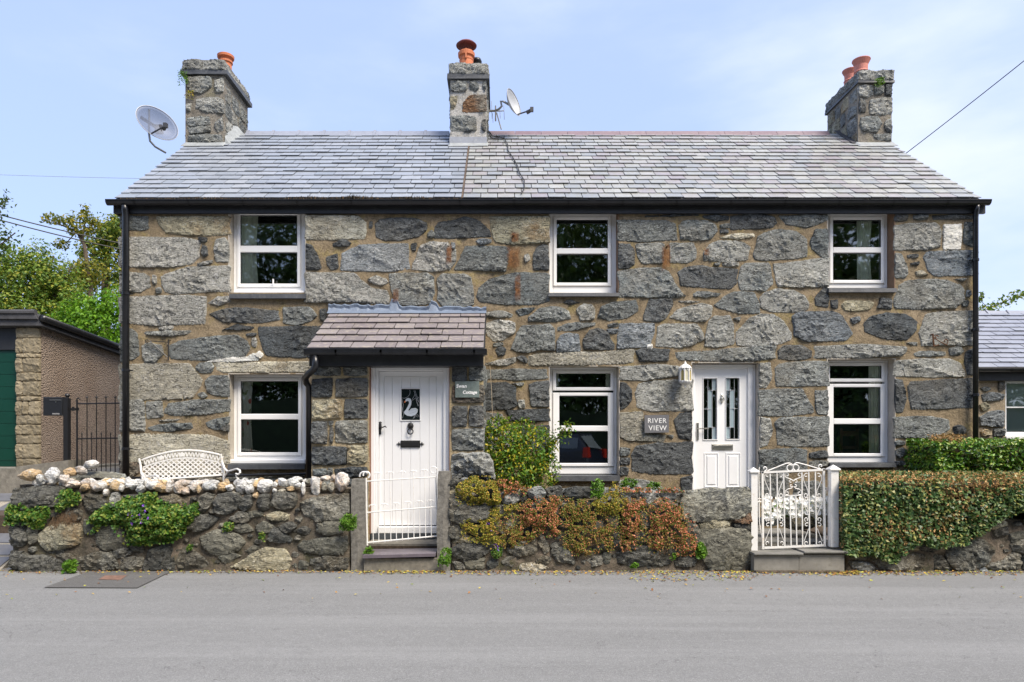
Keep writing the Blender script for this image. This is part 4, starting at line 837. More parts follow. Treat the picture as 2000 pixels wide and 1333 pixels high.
# ironwork
m = M(); cx, cz = qs(566, 735); m.lathe((cx, YQ, cz), [(.036, 0), (.040, -.012), (.03, -.03), (.016, -.042), (.003, -.045)], 12, (0, 1, 0))
for k in range(9): t = k * 2 * PI / 9; m.tube([(cx + .03 * math.cos(t), YQ - .006, cz + .034 * math.sin(t)), (cx + .043 * math.cos(t), YQ - .008, cz + .05 * math.sin(t))], [.012, .004], 5)
rz_ = qs(564, 795)[1]; m.tube([(cx + .036 * math.sin(t), YQ - .03, rz_ + .036 * math.cos(t)) for t in np.linspace(0, 2 * PI, 18)[:-1]], .0075, 6, closed=True); build(m, 'lion_knocker', IRON, pd_)
m = M(); a, c = qs(460, 968); b, d = qs(668, 893); m.bbox(a, b, YQ - .014, YQ + .004, c, d, .005); m.bbox(a + .018, b - .018, YQ - .022, YQ - .0145, c + .016, d - .016, .004)
for sx, ex in ((a, -1), (b, 1)):
    zc = (c + d) / 2; m.tube([(sx, YQ - .004, zc), (sx + ex * .025, YQ - .004, zc), (sx + ex * .062, YQ - .004, zc)], [.006, .009, .001], 6)
    for k in (-1, 1): m.tube([(sx + ex * .016, YQ - .004, zc), (sx + ex * .03, YQ - .004, zc + k * .018), (sx + ex * .02, YQ - .004, zc + k * .028)], [.004, .006, .003], 5)
build(m, 'letter_plate', IRON, pd_)
m = M(); cx, cz = qs(237, 740); m.tube([(cx, YQ - .006, cz + .065), (cx, YQ - .01, cz + .035), (cx, YQ - .012, cz), (cx, YQ - .01, cz - .045), (cx, YQ - .006, cz - .105)], [.004, .018, .022, .014, .016], 8)
for k in (-1, 1): m.tube([(cx - .02, YQ - .006, cz + k * .04 + .01), (cx + .02, YQ - .006, cz + k * .04 + .01)], .007, 5)
m.tube([(cx, YQ - .012, cz - .005), (cx, YQ - .05, cz - .008), (cx + .04, YQ - .055, cz - .014), (cx + .075, YQ - .055, cz), (cx + .09, YQ - .055, cz - .018)], [.008, .008, .008, .009, .006], 6); build(m, 'door_handle', IRON, pd_)
m = M(); m.box(x0 + .004, x1 - .004, QY - .03, QY + .3, .1, zb - .002); build(m, 'threshold', plain('slate_threshold', (.07, .08, .09), .5), pd_)
# ---- roofs
def roof_frame(ye, ze, yr, zr):
    L = math.hypot(yr - ye, zr - ze); cy, sz = (yr - ye) / L, (zr - ze) / L
    return L, lambda x, t, h: (x, ye + cy * t - sz * h, ze + sz * t + cy * h), math.atan2(sz, cy)
EY, EZ, RY, RZ = -.13, 5.0, 2.7, 7.215
Lr, RF, RA = roof_frame(EY, EZ, RY, RZ)
RXL, RXR, SEAM = -5.505, 6.895, -.53
deck = M()
deck.add([RF(RXL, 0, -.03), RF(RXR, 0, -.03), RF(RXR, Lr, -.03), RF(RXL, Lr, -.03), RF(RXL, 0, 0), RF(RXR, 0, 0), RF(RXR, Lr, 0), RF(RXL, Lr, 0)], [(3, 2, 1, 0), (4, 5, 6, 7), (0, 1, 5, 4), (1, 2, 6, 5), (3, 0, 4, 7)])
zb_r = RZ - .02; deck.add([(RXL, RY + .01, zb_r), (RXR, RY + .01, zb_r), (RXR, 5.53, EZ), (RXL, 5.53, EZ)], [(0, 3, 2, 1)])
roof = build(deck, 'roof', FELT, cot)
SM = {}
def slate_obj(x, w, t, l, pitch, frame, ang, mat, key, parent, lift=.0, joined=None, name='slate'):
    th = .010; hl = .028 + R.uniform(-.003, .006) + lift; hu = .008
    tilt = math.atan2(hl - hu, l); jt = R.uniform(-.004, .004); rot = R.gauss(0, .006)
    if joined is not None:
        a = [frame(x, t + jt, hl - th), frame(x + w, t + jt, hl - th), frame(x + w, t + l, hu - th + .004), frame(x, t + l, hu - th + .004), frame(x, t + jt, hl), frame(x + w, t + jt, hl), frame(x + w, t + l, hu), frame(x, t + l, hu)]
        joined.hexa(a, R.random()); return
    if key not in SM:
        var = []
        for q in range(5):
            m = M(); c1, c2 = R.uniform(0, .012), R.uniform(0, .012)
            if q == 4: c1 = .03
            bot = [(-.5, -.5 * 1 + c1 * 3, 0), (-.5 + c1 * 2, -.5, 0), (.5 - c2 * 2, -.5, 0), (.5, -.5 + c2 * 3, 0), (.5, .5, 0), (-.5, .5, 0)]
            v = bot + [(a, b, 1) for a, b, _ in bot]; n = 6
            f = [tuple(range(n))[::-1], tuple(range(n, 2 * n))] + [(i, (i + 1) % n, (i + 1) % n + n, i + n) for i in range(n)]
            me = bpy.data.meshes.new('slate'); me.from_pydata(v, [], f); me.materials.append(mat); me.update(); var.append(me)
        SM[key] = var
    o = bpy.data.objects.new(name, R.choice(SM[key])); col.objects.link(o)
    place(o, frame(x + w / 2, t + l / 2 + jt, (hl + hu) / 2 - th / 2), parent)
    o.rotation_euler = (ang - tilt, 0, rot); o.scale = (w, l, th)
JSHADE = plain('dark_joint_shade', (.035, .033, .028), .95, var=.5, vs_=20)  # shade between neighbouring slates, painted as thin dark strips in the joints
def lay(x0, x1, rows, pitch, w0, frame, ang, mat, key, parent, njoin, matj, t0=0.0, name='slate', l=1.3):
    J = M(); MJ = M(); MO = M()
    for r in range(rows):
        x = x0 - (w0 * .5 if r % 2 else 0); t = t0 + r * pitch
        while x < x1 - .01:
            w = w0 * R.uniform(.93, 1.07); a = max(x, x0) + .0055; b = min(x + w, x1) - .0055
            if x1 - (x + w) < .05: b = x1 - .002; w = 9
            ll = min(pitch * l, Lr - t) if frame is RF else pitch * l
            if b - a > .03 and b < x1 - .05 and R.random() < .9:
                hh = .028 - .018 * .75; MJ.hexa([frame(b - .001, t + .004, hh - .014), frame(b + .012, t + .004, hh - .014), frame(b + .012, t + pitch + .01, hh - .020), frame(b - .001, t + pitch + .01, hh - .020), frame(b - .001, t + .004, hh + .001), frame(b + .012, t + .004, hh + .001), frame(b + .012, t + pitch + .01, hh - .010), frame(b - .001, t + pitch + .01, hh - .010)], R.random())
            if b - a > .03: slate_obj(a, b - a, t, ll, pitch, frame, ang, mat, key, parent, R.choice((0, 0, 0, .004)), J if r >= njoin else None, name)
            x += w
    o = build(MJ, 'joint_shade', JSHADE, parent, rnd=True); o['kind'] = 'stuff'
    if J.v:
        o = build(J, 'slates', matj, parent, rnd=True); o['kind'] = 'stuff'
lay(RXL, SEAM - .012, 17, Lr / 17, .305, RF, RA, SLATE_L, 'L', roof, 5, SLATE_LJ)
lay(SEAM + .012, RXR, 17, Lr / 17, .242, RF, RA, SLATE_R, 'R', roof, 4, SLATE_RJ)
m = M(); m.hexa([RF(SEAM - .012, 0, -.002), RF(SEAM + .012, 0, -.002), RF(SEAM + .012, 3.0, -.002), RF(SEAM - .012, 3.0, -.002), RF(SEAM - .012, 0, .03), RF(SEAM + .012, 0, .03), RF(SEAM + .012, 3.0, .03), RF(SEAM - .012, 3.0, .03)])
build(m, 'roof_seam', plain('brown_seam', (.10, .07, .05), .9, var=.5, vs_=12), roof)
PUR = slate_mat('purple_ridge_tile', [(.20, .13, .15), (.25, .18, .19), (.22, .15, .16)], True, .2)
def ridge(x0, x1, n, mat, collar):
    w = (x1 - x0) / n
    for i in range(n):
        a, b = x0 + i * w + .003, x0 + (i + 1) * w - .003; m = M()
        def prof(x, k): return [(x, RY - .13 - k, RZ - .075 - k * .3), (x, RY - .03, RZ + .045 + k), (x, RY + .03, RZ + .045 + k), (x, RY + .13 + k, RZ - .075 - k * .3), (x, RY, RZ - .02)]
        m.add(prof(a, 0) + prof(b, 0), [(0, 1, 6, 5), (1, 2, 7, 6), (2, 3, 8, 7), (4, 3, 2, 1, 0), (5, 6, 7, 8, 9)]); m.f = [f[::-1] for f in m.f]
        if collar: m.add(prof(a + .0, .018) + prof(a + .05, .018), [(5, 6, 1, 0), (6, 7, 2, 1), (7, 8, 3, 2), (0, 1, 2, 3, 4), (9, 8, 7, 6, 5)])
        build(m, 'ridge_tile', mat, roof)
ridge(X(483, 12.6), X(878, 12.6), 8, SLATE_N, True); ridge(X(955, 12.6), X(1616, 12.6), 13, PUR, False)
# porch roof
PEY, PEZ = 8.64 - D0, Z(684, 8.64); PRY, PRZ = -.03, Z(613, D0) - .0
Lp, PFr, PA = roof_frame(PEY, PEZ, PRY, PRZ); Lr_keep = Lr
px0, px1 = X(599, 8.64), X(944.5, 8.64)
m = M(); m.add([PFr(px0, 0, -.03), PFr(px1, 0, -.03), PFr(px1, Lp, -.03), PFr(px0, Lp, -.03), PFr(px0, 0, 0), PFr(px1, 0, 0), PFr(px1, Lp, 0), PFr(px0, Lp, 0)], [(3, 2, 1, 0), (4, 5, 6, 7), (0, 1, 5, 4), (1, 2, 6, 5), (2, 3, 7, 6), (3, 0, 4, 7)])
proof = build(m, 'porch_roof', FELT, cot)
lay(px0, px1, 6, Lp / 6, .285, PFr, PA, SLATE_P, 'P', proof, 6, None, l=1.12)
# blue-grey sealed flashing, with dabs running up the joints
m = M(); fx0, fx1 = X(641, 9.85), X(950, 9.85); n = 60; v = []; f = []
for i in range(n + 1):
    u = i / n; x = fx0 + (fx1 - fx0) * u; top = Z(593 + 7 * u + (2 if R.random() < .5 else 0), D0) + .014 * noise.noise(Vector((x * 9, 0, 0)))
    if abs(u - .42) < .02 or abs(u - .67) < .022: top += .09 - .03 * (abs(u - .67) < .02)
    v += [PFr(x, Lp - .10, .036), PFr(x, Lp - .015, .040), (x, -.035, top - .06), (x, -.042 - .012 * R.random(), top - .02), (x, -.016, top)]
for i in range(n):
    for k in range(4): a = i * 5 + k; f.append((a, a + 5, a + 6, a + 1))
build_o = mk('flashing', v, f, FLASHB, proof, smooth=False)
# porch barge strip on both verges
for xx in (px0 - .006, px1 + .0):
    m = M(); m.hexa([PFr(xx, 0, -.09), PFr(xx + .012, 0, -.09), PFr(xx + .012, Lp, -.09), PFr(xx, Lp, -.09), PFr(xx, 0, .018), PFr(xx + .012, 0, .018), PFr(xx + .012, Lp, .018), PFr(xx, Lp, .018)]); build(m, 'barge_board', BLACKB, proof)
def gutter(x0, x1, yc, zt, r, parent, brackets, joints, name='gutter', square=False):
    m = M(); n = 9; v = []; f = []
    prof = [(yc + r * math.cos(t), zt - r * 1.15 * math.sin(t)) for t in np.linspace(PI, 0, n)] if not square else [(yc - r, zt), (yc - r, zt - r * .9), (yc - r * .75, zt - r * 1.35), (yc + r * .7, zt - r * 1.4), (yc + r, zt - r * .8), (yc + r, zt)]
    inner = [(yc + (y - yc) * .88, zt - (zt - z) * .88 + .0) for y, z in prof[::-1]]
    loop = prof + inner; k = len(loop)
    for x in (x0, x1): v += [(x, y, z) for y, z in loop]
    f = [(i, (i + 1) % k, (i + 1) % k + k, i + k) for i in range(k)] + [tuple(range(k))[::-1], tuple(range(k, 2 * k))]
    # end stops
    m.add(v, f); kk = len(prof)
    for x in (x0 - .004, x1 + .001): m.add([(x, y, z) for y, z in prof] + [(x + .003, y, z) for y, z in prof], [tuple(range(kk))[::-1], tuple(range(kk, 2 * kk))] + [(i, i + 1, i + 1 + kk, i + kk) for i in range(kk - 1)] + [(kk - 1, 0, kk, 2 * kk - 1)])
    m.tube([(x0, yc - r, zt), (x1, yc - r, zt)], .006, 5)
    g = build(m, name, BLACK, parent)
    for b in brackets:
        q = M(); vv = []
        for x in (b - .011, b + .011): vv += [(x, yc + (y - yc) * 1.07, zt - (zt - z) * 1.07 + .003) for y, z in prof]
        ff = [(i, i + 1, i + 1 + kk, i + kk) for i in range(kk - 1)]; q.add(vv, ff); q.add([(a, c_, d) for a, c_, d in vv], [t[::-1] for t in ff])
        build(q, 'gutter_bracket', BLACK, g)
    for b in joints:
        q = M(); vv = []
        for x in (b - .05, b + .05): vv += [(x, yc + (y - yc) * 1.1, zt - (zt - z) * 1.1 + .004) for y, z in prof]
        q.add(vv, [(i, i + 1, i + 1 + kk, i + kk) for i in range(kk - 1)]); build(q, 'gutter_union', BLACK, g)
    return g
gx0, gx1 = X(208, 9.76), X(1934, 9.76)
gut = gutter(gx0, gx1, -.115, Z(390.5, 9.74), .058, cot, [X(q, 9.74) for q in range(262, 1920, 106)], [X(q, 9.74) for q in (797, 1028, 1155, 1693)])
m = M(); m.box(XL - .05, XR + .09, -.048, -.004, Z(417, 9.85), Z(392, 9.85)); m.box(XL - .08, XL - .052, -.05, 2.7, Z(417, 9.85), Z(394, 9.85)); build(m, 'fascia_board', BLACKB, cot)
pg = gutter(X(594, 8.55), X(950.5, 8.55), 8.585 - D0, Z(682.5, 8.55), .05, cot, [X(q, 8.55) for q in (656, 744, 834, 926)], [], square=True)
m = M(); m.box(X(604, 8.68), PXR + .006, 8.68 - D0, PY - .004 + .06, Z(715, 8.68), Z(688, 8.68)); build(m, 'porch_fascia', BLACKB, cot)
def downpipe(path, r, clips, side=1):
    m = M(); m.tube(path, r, 12); d = build(m, 'downpipe', BLACK, cot, smooth=True)
    for (x, y, z) in clips:
        q = M(); q.lathe((x, y, z - .02), [(r + .002, 0), (r + .009, .004), (r + .009, .036), (r + .002, .04)], 12); q.box(x - .02, x + .02, y + r * .7, -.004, z - .012, z + .012)
        if side: q.box(x + r * .8 * side if side > 0 else x - r - .04, x + r + .045 if side > 0 else x - r * .8, y + .01, y + .03, z - .008, z + .008)
        build(q, 'pipe_clip', BLACK, d)
dx = X(245.5, 9.82); downpipe([(dx, -.115, 4.93), (dx, -.09, 4.86), (dx, -.075, 4.76), (dx, -.075, .5)], .047, [(dx, -.075, Z(q, 9.82)) for q in (574, 724, 877)])
dx = X(1906, 9.82); downpipe([(dx, -.115, 4.93), (dx, -.09, 4.86), (dx, -.075, 4.76), (dx, -.075, .3)], .036, [(dx, -.075, Z(q, 9.82)) for q in (508, 644, 772)], -1)
dp = 8.62
downpipe([(X(617, dp), dp - D0 - .03, Z(695, dp)), (X(617, dp), dp - D0 - .03, Z(716, dp)), (X(614, dp), dp - D0 - .02, Z(722, dp)), (X(602, 8.7), 8.7 - D0, Z(731, 8.7)), (X(596, 8.8), 8.8 - D0, Z(738, 8.8)), (X(598, 8.85), 8.85 - D0, Z(748, 8.85)), (X(604, 8.9), 8.9 - D0, Z(757, 8.9)), (X(604, 8.9), 8.9 - D0, .5)], .042, [], 0)
# a thin pipe running along the foot of the left wall
m = M(); m.tube([(XL + .2, -.06, Z(934, 9.84)), (X(600, 9.84), -.06, Z(926, 9.84))], .02, 8); build(m, 'waste_pipe', BLACK, cot)

# ---- chimneys
def chimney(xa, xb, ya, yb, zt, stones, mort, capmat, zfoot, label, tdir, cap_out, apron, strg):
    body = wall_box(xa, xb, ya, yb, zfoot - .3, zt, mort)
    ch = body; ch['label'] = label
    for t, p in stones: stone(p, front(ya - .003), t, ch, prot=.028, relief=1.3)
    # side stones
    for sgn, xs_ in ((1, xb), (-1, xa)):
        frm = (lambda u, v, h, q=xs_, s_=sgn: (q + s_ * (h - .003), u, v)); z = zfoot + .02
        while z < zt - .2:
            hh = R.uniform(.17, .3); y = ya + .03; zz = min(z + hh, zt - .03)
            while y < yb - .1:
                w = R.uniform(.18, .42); y2 = min(y + w, yb - .02)
                # keep only what stands clear of the roof slope
                zr = RZ + .05 - abs((y + y2) / 2 - RY) * .78
                if z > zr - .25: stone([(y + .01, z + .02), (y2 - .02, z + R.uniform(0, .04)), (y2 - .01, zz - .02), (y + .03, zz)], frm, R.choice('glgo'), ch, prot=.02)
                y = y2 + .02
            z = zz + .02
    s0, s1, ov = strg
    m = M(); m.hexa([(xa - ov, ya - .05, s0), (xb + ov, ya - .05, s0), (xb + ov, yb + .05, s0), (xa - ov, yb + .05, s0), (xa - ov + .006, ya - .055, s1), (xb + ov, ya - .045, s1 - .004), (xb + ov, yb + .05, s1), (xa - ov, yb + .05, s1)]); build(m, 'string_course', SILL, ch)
    cz0 = s1 + .002; zc = cap_out
    n = 1; frm = front(ya - .035)
    m = M(); m.box(xa - .015, xb + .015, ya - .03, yb + .03, cz0, zc); cap = build(m, 'chimney_cap', capmat, ch)
    w = xb - xa + .03; c0 = xa - .015; cut = [0, R.uniform(.4, .6), 1]
    for i in range(2): stone([(c0 + w * cut[i] + .004, cz0 + .004), (c0 + w * cut[i + 1] - .004, cz0 + .004), (c0 + w * cut[i + 1] - .004, zc + .0), (c0 + w * cut[i] + .004, zc - .004)], front(ya - .032), 'l', ch, prot=.025, relief=1.4, roundness=.2)
    for sgn, xs_ in ((1, xb + .015), (-1, xa - .015)):
        frm = (lambda u, v, h, q=xs_, s_=sgn: (q + s_ * (h - .003), u, v)); y = ya - .03
        while y < yb - .05: y2 = min(y + R.uniform(.25, .45), yb + .03); stone([(y + .005, cz0 + .004), (y2 - .005, cz0 + .004), (y2 - .005, zc), (y + .005, zc - .01)], frm, R.choice('lg'), ch, prot=.02, relief=1.3, roundness=.2); y = y2
    y = ya - .02
    while y < yb - .05: y2 = min(y + R.uniform(.25, .5), yb + .02); stone([(xa + .0, y + .005), (xb - .0, y + .005), (xb, y2 - .005), (xa, y2 - .005)], lambda u, v, h: (u, v, zc + h - .004), 'g', ch, prot=.02, roundness=.3); y = y2
    if apron:
        for mt, hgt, th, ov2, nm in apron:
            m = M(); t0 = (ya - EY) / math.cos(RA)
            if nm == 'lead_apron': m.box(xa - .012, xb + .012, ya - .034, ya - .004, zfoot - .05, zfoot + hgt)
            else:
                m.hexa([RF(xa - ov2, t0 - .16, .028), RF(xb + ov2, t0 - .14, .028), RF(xb + ov2, t0 + .06, .028), RF(xa - ov2, t0 + .06, .028), RF(xa - ov2 + .03, t0 - .14, .04), RF(xb + ov2 - .02, t0 - .13, .04), RF(xb + ov2 - .02, t0 + .06, .046), RF(xa - ov2 + .03, t0 + .06, .046)])
            build(m, nm, mt, ch)
    return ch
def wall_box(xa, xb, ya, yb, z0, z1, mat):
    v = []; f = []
    # front and sides with a little unevenness
    def face(o, du, dv, nu, nv, nrm):
        b = len(v)
        for j in range(nv + 1):
            for i in range(nu + 1):
                p = Vector(o) + Vector(du) * (i / nu) + Vector(dv) * (j / nv); edge = i in (0, nu) or j in (0, nv)
                p += Vector(nrm) * (0 if edge else .010 * noise.fractal(p * 5, .9, 2, 3)); v.append(tuple(p))
        for j in range(nv):
            for i in range(nu): a = b + j * (nu + 1) + i; f.append((a, a + 1, a + nu + 2, a + nu + 1))
    w, d, h = xb - xa, yb - ya, z1 - z0; n = lambda s: max(2, int(s / .08))
    face((xa, ya, z0), (w, 0, 0), (0, 0, h), n(w), n(h), (0, -1, 0)); face((xb, ya, z0), (0, d, 0), (0, 0, h), n(d), n(h), (1, 0, 0))
    face((xb, yb, z0), (-w, 0, 0), (0, 0, h), n(w), n(h), (0, 1, 0)); face((xa, yb, z0), (0, -d, 0), (0, 0, h), n(d), n(h), (-1, 0, 0)); face((xa, ya, z1), (w, 0, 0), (0, d, 0), 2, 2, (0, 0, 1))
    return mk('chimney', v, f, mat, roof, smooth=True)
CD_ = 12.0; CY = CD_ - D0; CYB = 13.12 - D0
K1 = (200, 90, 4.165); K2 = (820, 70, 3.9214); K3 = (1560, 90, 4.165)
s1 = parse('''g 690,260 880,255 890,330 800,390 720,370 695,330; l 915,290 985,270 985,370 930,375; l 685,480 720,470 715,530 690,525; l 765,430 930,415 985,440 985,555 860,540 760,510
g 690,590 870,575 880,640 740,660 685,640; l 915,640 980,575 985,690 940,700; g 685,660 780,665 880,650 885,700 720,720; g 700,735 980,720 985,790 690,780''', K1, CD_)
c1 = chimney(X(362, CD_), X(438, CD_), CY, CYB, Z(148, CD_), s1, MORTAR5, CONC, Z(283, CD_), 'left chimney', 1, Z(119.5, CD_), [(PALELEAD, 0, 0, .03, 'flashing')], (Z(147.5, CD_), Z(139, CD_), .07))
s2 = parse('''g 238,360 355,355 360,420 300,430 240,425; g 385,365 445,360 450,410 420,430 385,420; g 480,360 505,358 503,430 485,400; o 235,465 290,460 265,560 236,575; r 335,520 380,465 505,455 505,580 400,585 325,588
g 238,620 360,618 430,625 430,730 340,725 240,735; d 480,650 505,640 505,740 475,720; d 350,715 400,710 390,740 340,742''', K2, CD_)
c2 = chimney(X(879.5, CD_), X(950, CD_), CY, CYB, Z(157, CD_), s2, MORTAR4, MORTAR4, Z(287, CD_), 'middle chimney with broad pale pointing', 0, Z(126.5, CD_), [(LEAD, .16, 0, .0, 'lead_apron'), (PALELEAD, 0, 0, .03, 'flashing')], (Z(156.5, CD_), Z(147, CD_), .055))
s3 = parse('''l 488,330 590,330 600,400 560,415 490,410; g 610,330 690,330 680,390 620,400; d 700,320 752,318 752,410 705,400; l 580,440 752,425 754,555 640,565 575,550; d 492,430 540,430 540,540 495,540
l 505,580 640,580 668,640 640,700 520,695 500,640; l 700,620 750,590 752,650 700,650; d 700,660 752,655 752,705 720,700; l 580,725 752,715 750,770 660,770''', K3, CD_)
c3 = chimney(X(1676, CD_), X(1741.5, CD_), CY, CYB, Z(163, CD_), s3, MORTAR5, CONC, Z(288, CD_), 'right chimney', -1, Z(141, CD_), [(PALELEAD, 0, 0, .05, 'flashing')], (Z(164, CD_), Z(159, CD_), .03))
# white mortar fillet on the right side of the left chimney foot
m = M(); xa = X(438, CD_)
m.add([(xa + .012, CY, Z(283, CD_) - .05), (xa + .10, CY + .02, Z(283, CD_) - .02), (xa + .14, RY, RZ - .02), (xa + .012, RY, RZ + .02), (xa + .012, CY, Z(283, CD_) + .14), (xa + .014, CY + .35, Z(283, CD_) + .5), (xa + .014, RY, RZ + .14)], [(0, 1, 4), (1, 2, 6, 5, 4)])
build(m, 'mortar_fillet', PALELEAD, c1)
def pot(c, r0, h, prof, mat, parent, name='chimney_pot'): m = M(); m.lathe(c, prof, 24); return build(m, name, mat, parent, smooth=False)
def bevelpot(c, r, h, mat, parent): return pot(c, r, h, [(r * .95, 0), (r * .9, h * .55), (r * .92, h * .6), (r * 1.08, h * .62), (r * 1.08, h * .70), (r * .9, h * .74), (r * .92, h * .82), (r * 1.28, h * .86), (r * 1.32, h * .97), (r * 1.2, h), (r * .8, h * .98), (r * .7, h * .3)], mat, parent)
PDm = 12.62
cx = X(441, PDm); bevelpot((cx, PDm - D0, Z(148, PDm)), .115, Z(109.5, PDm) - Z(148, PDm), CLAY, c1)
cx = X(911, 12.45); z0, z1 = Z(132, 12.45), Z(84.5, 12.45); Hh = z1 - z0
p = pot((cx, 12.45 - D0, z0), 0, 0, [(.125, 0), (.122, Hh * .40), (.15, Hh * .42), (.155, Hh * .55), (.135, Hh * .60), (.10, Hh * .61)], CLAY, c2)
m = M()
for k in range(22): t = k * 2 * PI / 22; m.tube([(cx + .105 * math.cos(t), 12.45 - D0 + .105 * math.sin(t), z0 + Hh * .6), (cx + .125 * math.cos(t), 12.45 - D0 + .125 * math.sin(t), z0 + Hh * .9)], .004, 4)
build(m, 'cowl_mesh', COWL, p)
m = M(); m.lathe((cx, 12.45 - D0, z0 + Hh * .86), [(.185, 0), (.19, .012), (.15, .05), (.08, .075), (.01, .08)], 24); build(m, 'cowl_cap', COWL, p)
m = M(); m.lathe((cx, 12.45 - D0, z0 + Hh * .24), [(.126, 0), (.130, .004), (.130, .018), (.126, .02)], 24); m.box(cx - .015, cx + .015, 12.45 - D0 - .15, 12.45 - D0 - .127, z0 + Hh * .22, z0 + Hh * .6); build(m, 'cowl_strap', CLAY, p)
cx2 = X(931, 12.75); m = M(); m.lathe((cx2, 2.85, Z(132, 12.75)), [(.09, 0), (.09, .09), (.10, .10), (.08, .15), (.02, .18)], 16); build(m, 'flue_terminal', BLACK, c2, smooth=True)
def bellpot(c, r, h, parent): return pot(c, 0, 0, [(r * 1.05, 0), (r, h * .3), (r * 1.1, h * .34), (r * .95, h * .42), (r * .97, h * .7), (r * 1.3, h * .93), (r * 1.36, h * .96), (r * 1.34, h), (r * .9, h * .97), (r * .8, h * .5)], CLAYP, parent)
bellpot((X(1682, 12.45), 2.55, Z(155, 12.45)), .115, Z(118, 12.45) - Z(155, 12.45), c3); bellpot((X(1659, 12.95), 3.02, Z(172, 12.95)), .105, Z(140, 12.95) - Z(172, 12.95), c3)
# stepped lead beside the right chimney
for k in range(4):
    t = (CY - EY) / math.cos(RA) + .08 + k * .21; xx = X(1676, CD_); m = M()
    m.hexa([RF(xx - .10, t - .05, .03), RF(xx - .005, t - .05, .03), RF(xx - .005, t + .16, .03), RF(xx - .10, t + .16, .03), RF(xx - .10, t - .05, .04), RF(xx - .005, t - .05, .04), RF(xx - .005, t + .16, .04), RF(xx - .10, t + .16, .04)]); build(m, 'soaker', FELT, c3)
# cable over the right roof
m = M(); cpts = [(955, 262), (962, 272), (985, 276), (992, 290), (992, 300), (1002, 315), (1010, 330), (1015, 345), (1024, 360), (1024, 375), (1018, 386)]
def on_roof(px, py, h=.045):
    # meet the sight line with the roof plane
    a, b = (px - VX) / F, (VY - py) / F; k = (RZ - EZ) / (RY - EY)
    D = (EZ + k * (-D0 - EY) - EYE) / (b - k); return (a * D, D - D0 - .02, EYE + b * D + h)
m.tube([on_roof(*q) for q in cpts], .009, 5); build(m, 'cable', CABLE, roof)
# rust stains and stubs on the wall
kr = NM('rust_stain'); nr = kr.noise(14, 7, .7); ax = kr.n('ShaderNodeTexCoord').outputs['Generated']; sp = kr.n('ShaderNodeSeparateXYZ'); kr.l(ax, sp.inputs[0])
ex = kr.math('ABSOLUTE', kr.math('SUBTRACT', sp.outputs[0], .5)); ez = kr.math('ABSOLUTE', kr.math('SUBTRACT', sp.outputs[2], .5)); e = kr.math('MAXIMUM', ex, ez)
al = kr.rng(kr.math('ADD', e, kr.math('MULTIPLY', nr, .9)), .70, .90, .62, 0); kr.l(al, kr.b.inputs['Alpha'])
STAIN = kr.out(kr.mix(kr.rng(nr, .4, .6), (.09, .035, .015), (.30, .12, .035)), .9, .2)
for (a, b, c, d, y) in ((1291, 1312, 474, 533, -.050), (988, 1018, 478, 530, -.040), (996, 1015, 452, 476, -.046), (1004, 1018, 532, 590, -.055), (766, 780, 563, 592, -.05), (870, 884, 472, 520, -.05), (1374, 1386, 484, 500, -.046)):
    m = M(); n = 8; v = []; f = []
    x0_, x1_, z0_, z1_ = X(a, 9.85), X(b, 9.85), Z(d, 9.85), Z(c, 9.85)
    for j in range(n + 1):
        for i in range(n + 1): v.append((x0_ + (x1_ - x0_) * i / n, y - .006 * noise.noise(Vector((i, j, a))), z0_ + (z1_ - z0_) * j / n))
    for j in range(n):
        for i in range(n): q = j * (n + 1) + i; f.append((q, q + 1, q + n + 2, q + n + 1))
    mk('rust_stain', v, f, STAIN, fw)
m = M(); m.tube([(X(1003), .0, Z(461)), (X(1003), -.08, Z(461))], .018, 8); build(m, 'iron_stub', RUST, fw)
m = M(); m.tube([(X(1302), .0, Z(483)), (X(1302), -.07, Z(483))], .014, 8); build(m, 'iron_stub', RUST, fw)
# moss and needles caught above the gutters
def tufts(name, n, fn, mat, parent, s=.03):
    V = []; Fc = []; rr = []
    for i in range(n):
        x, y, z, k = fn(); h = s * R.uniform(.4, 1.2) * k; w = h * .22; a = R.uniform(0, PI); dx, dy = math.cos(a) * w, math.sin(a) * w; b = len(V); l_ = R.gauss(0, .4) * h
        V += [(x - dx, y - dy, z), (x + dx, y + dy, z), (x + l_, y + R.gauss(0, .3) * h, z + h)]; Fc.append((b, b + 1, b + 2)); rr.append(R.random())
    o = mk(name, V, Fc, mat, parent, rnd=rr); o['kind'] = 'stuff'; return o
MOSS = leaf_mat('gutter_moss', [(.02, .02, .018), (.035, .032, .025), (.07, .05, .03), (.17, .10, .045)], .9, .0)
def gm():
    x = R.uniform(-5.4, SEAM + (.0 if R.random() < .93 else 6.5)); k = .45 + .9 * max(0, noise.noise(Vector((x * 1.3, 3, 0)))) + (.7 * max(0, 1 - abs(x - X(695, 9.75)) / .42))
    return x, -.15 + R.uniform(-.015, .03), 4.995, k
tufts('gutter_moss', 6500, gm, MOSS, gut, .05)
def gp():
    x = R.uniform(px0 + .2, px1 - .02); return x, PEY + R.uniform(-.02, .03), Z(684, 8.6) - .005, .5 + .8 * max(0, noise.noise(Vector((x * 3, 9, 0)))) + (.4 if x > -.9 else 0)
tufts('gutter_moss', 2200, gp, MOSS, pg, .045)
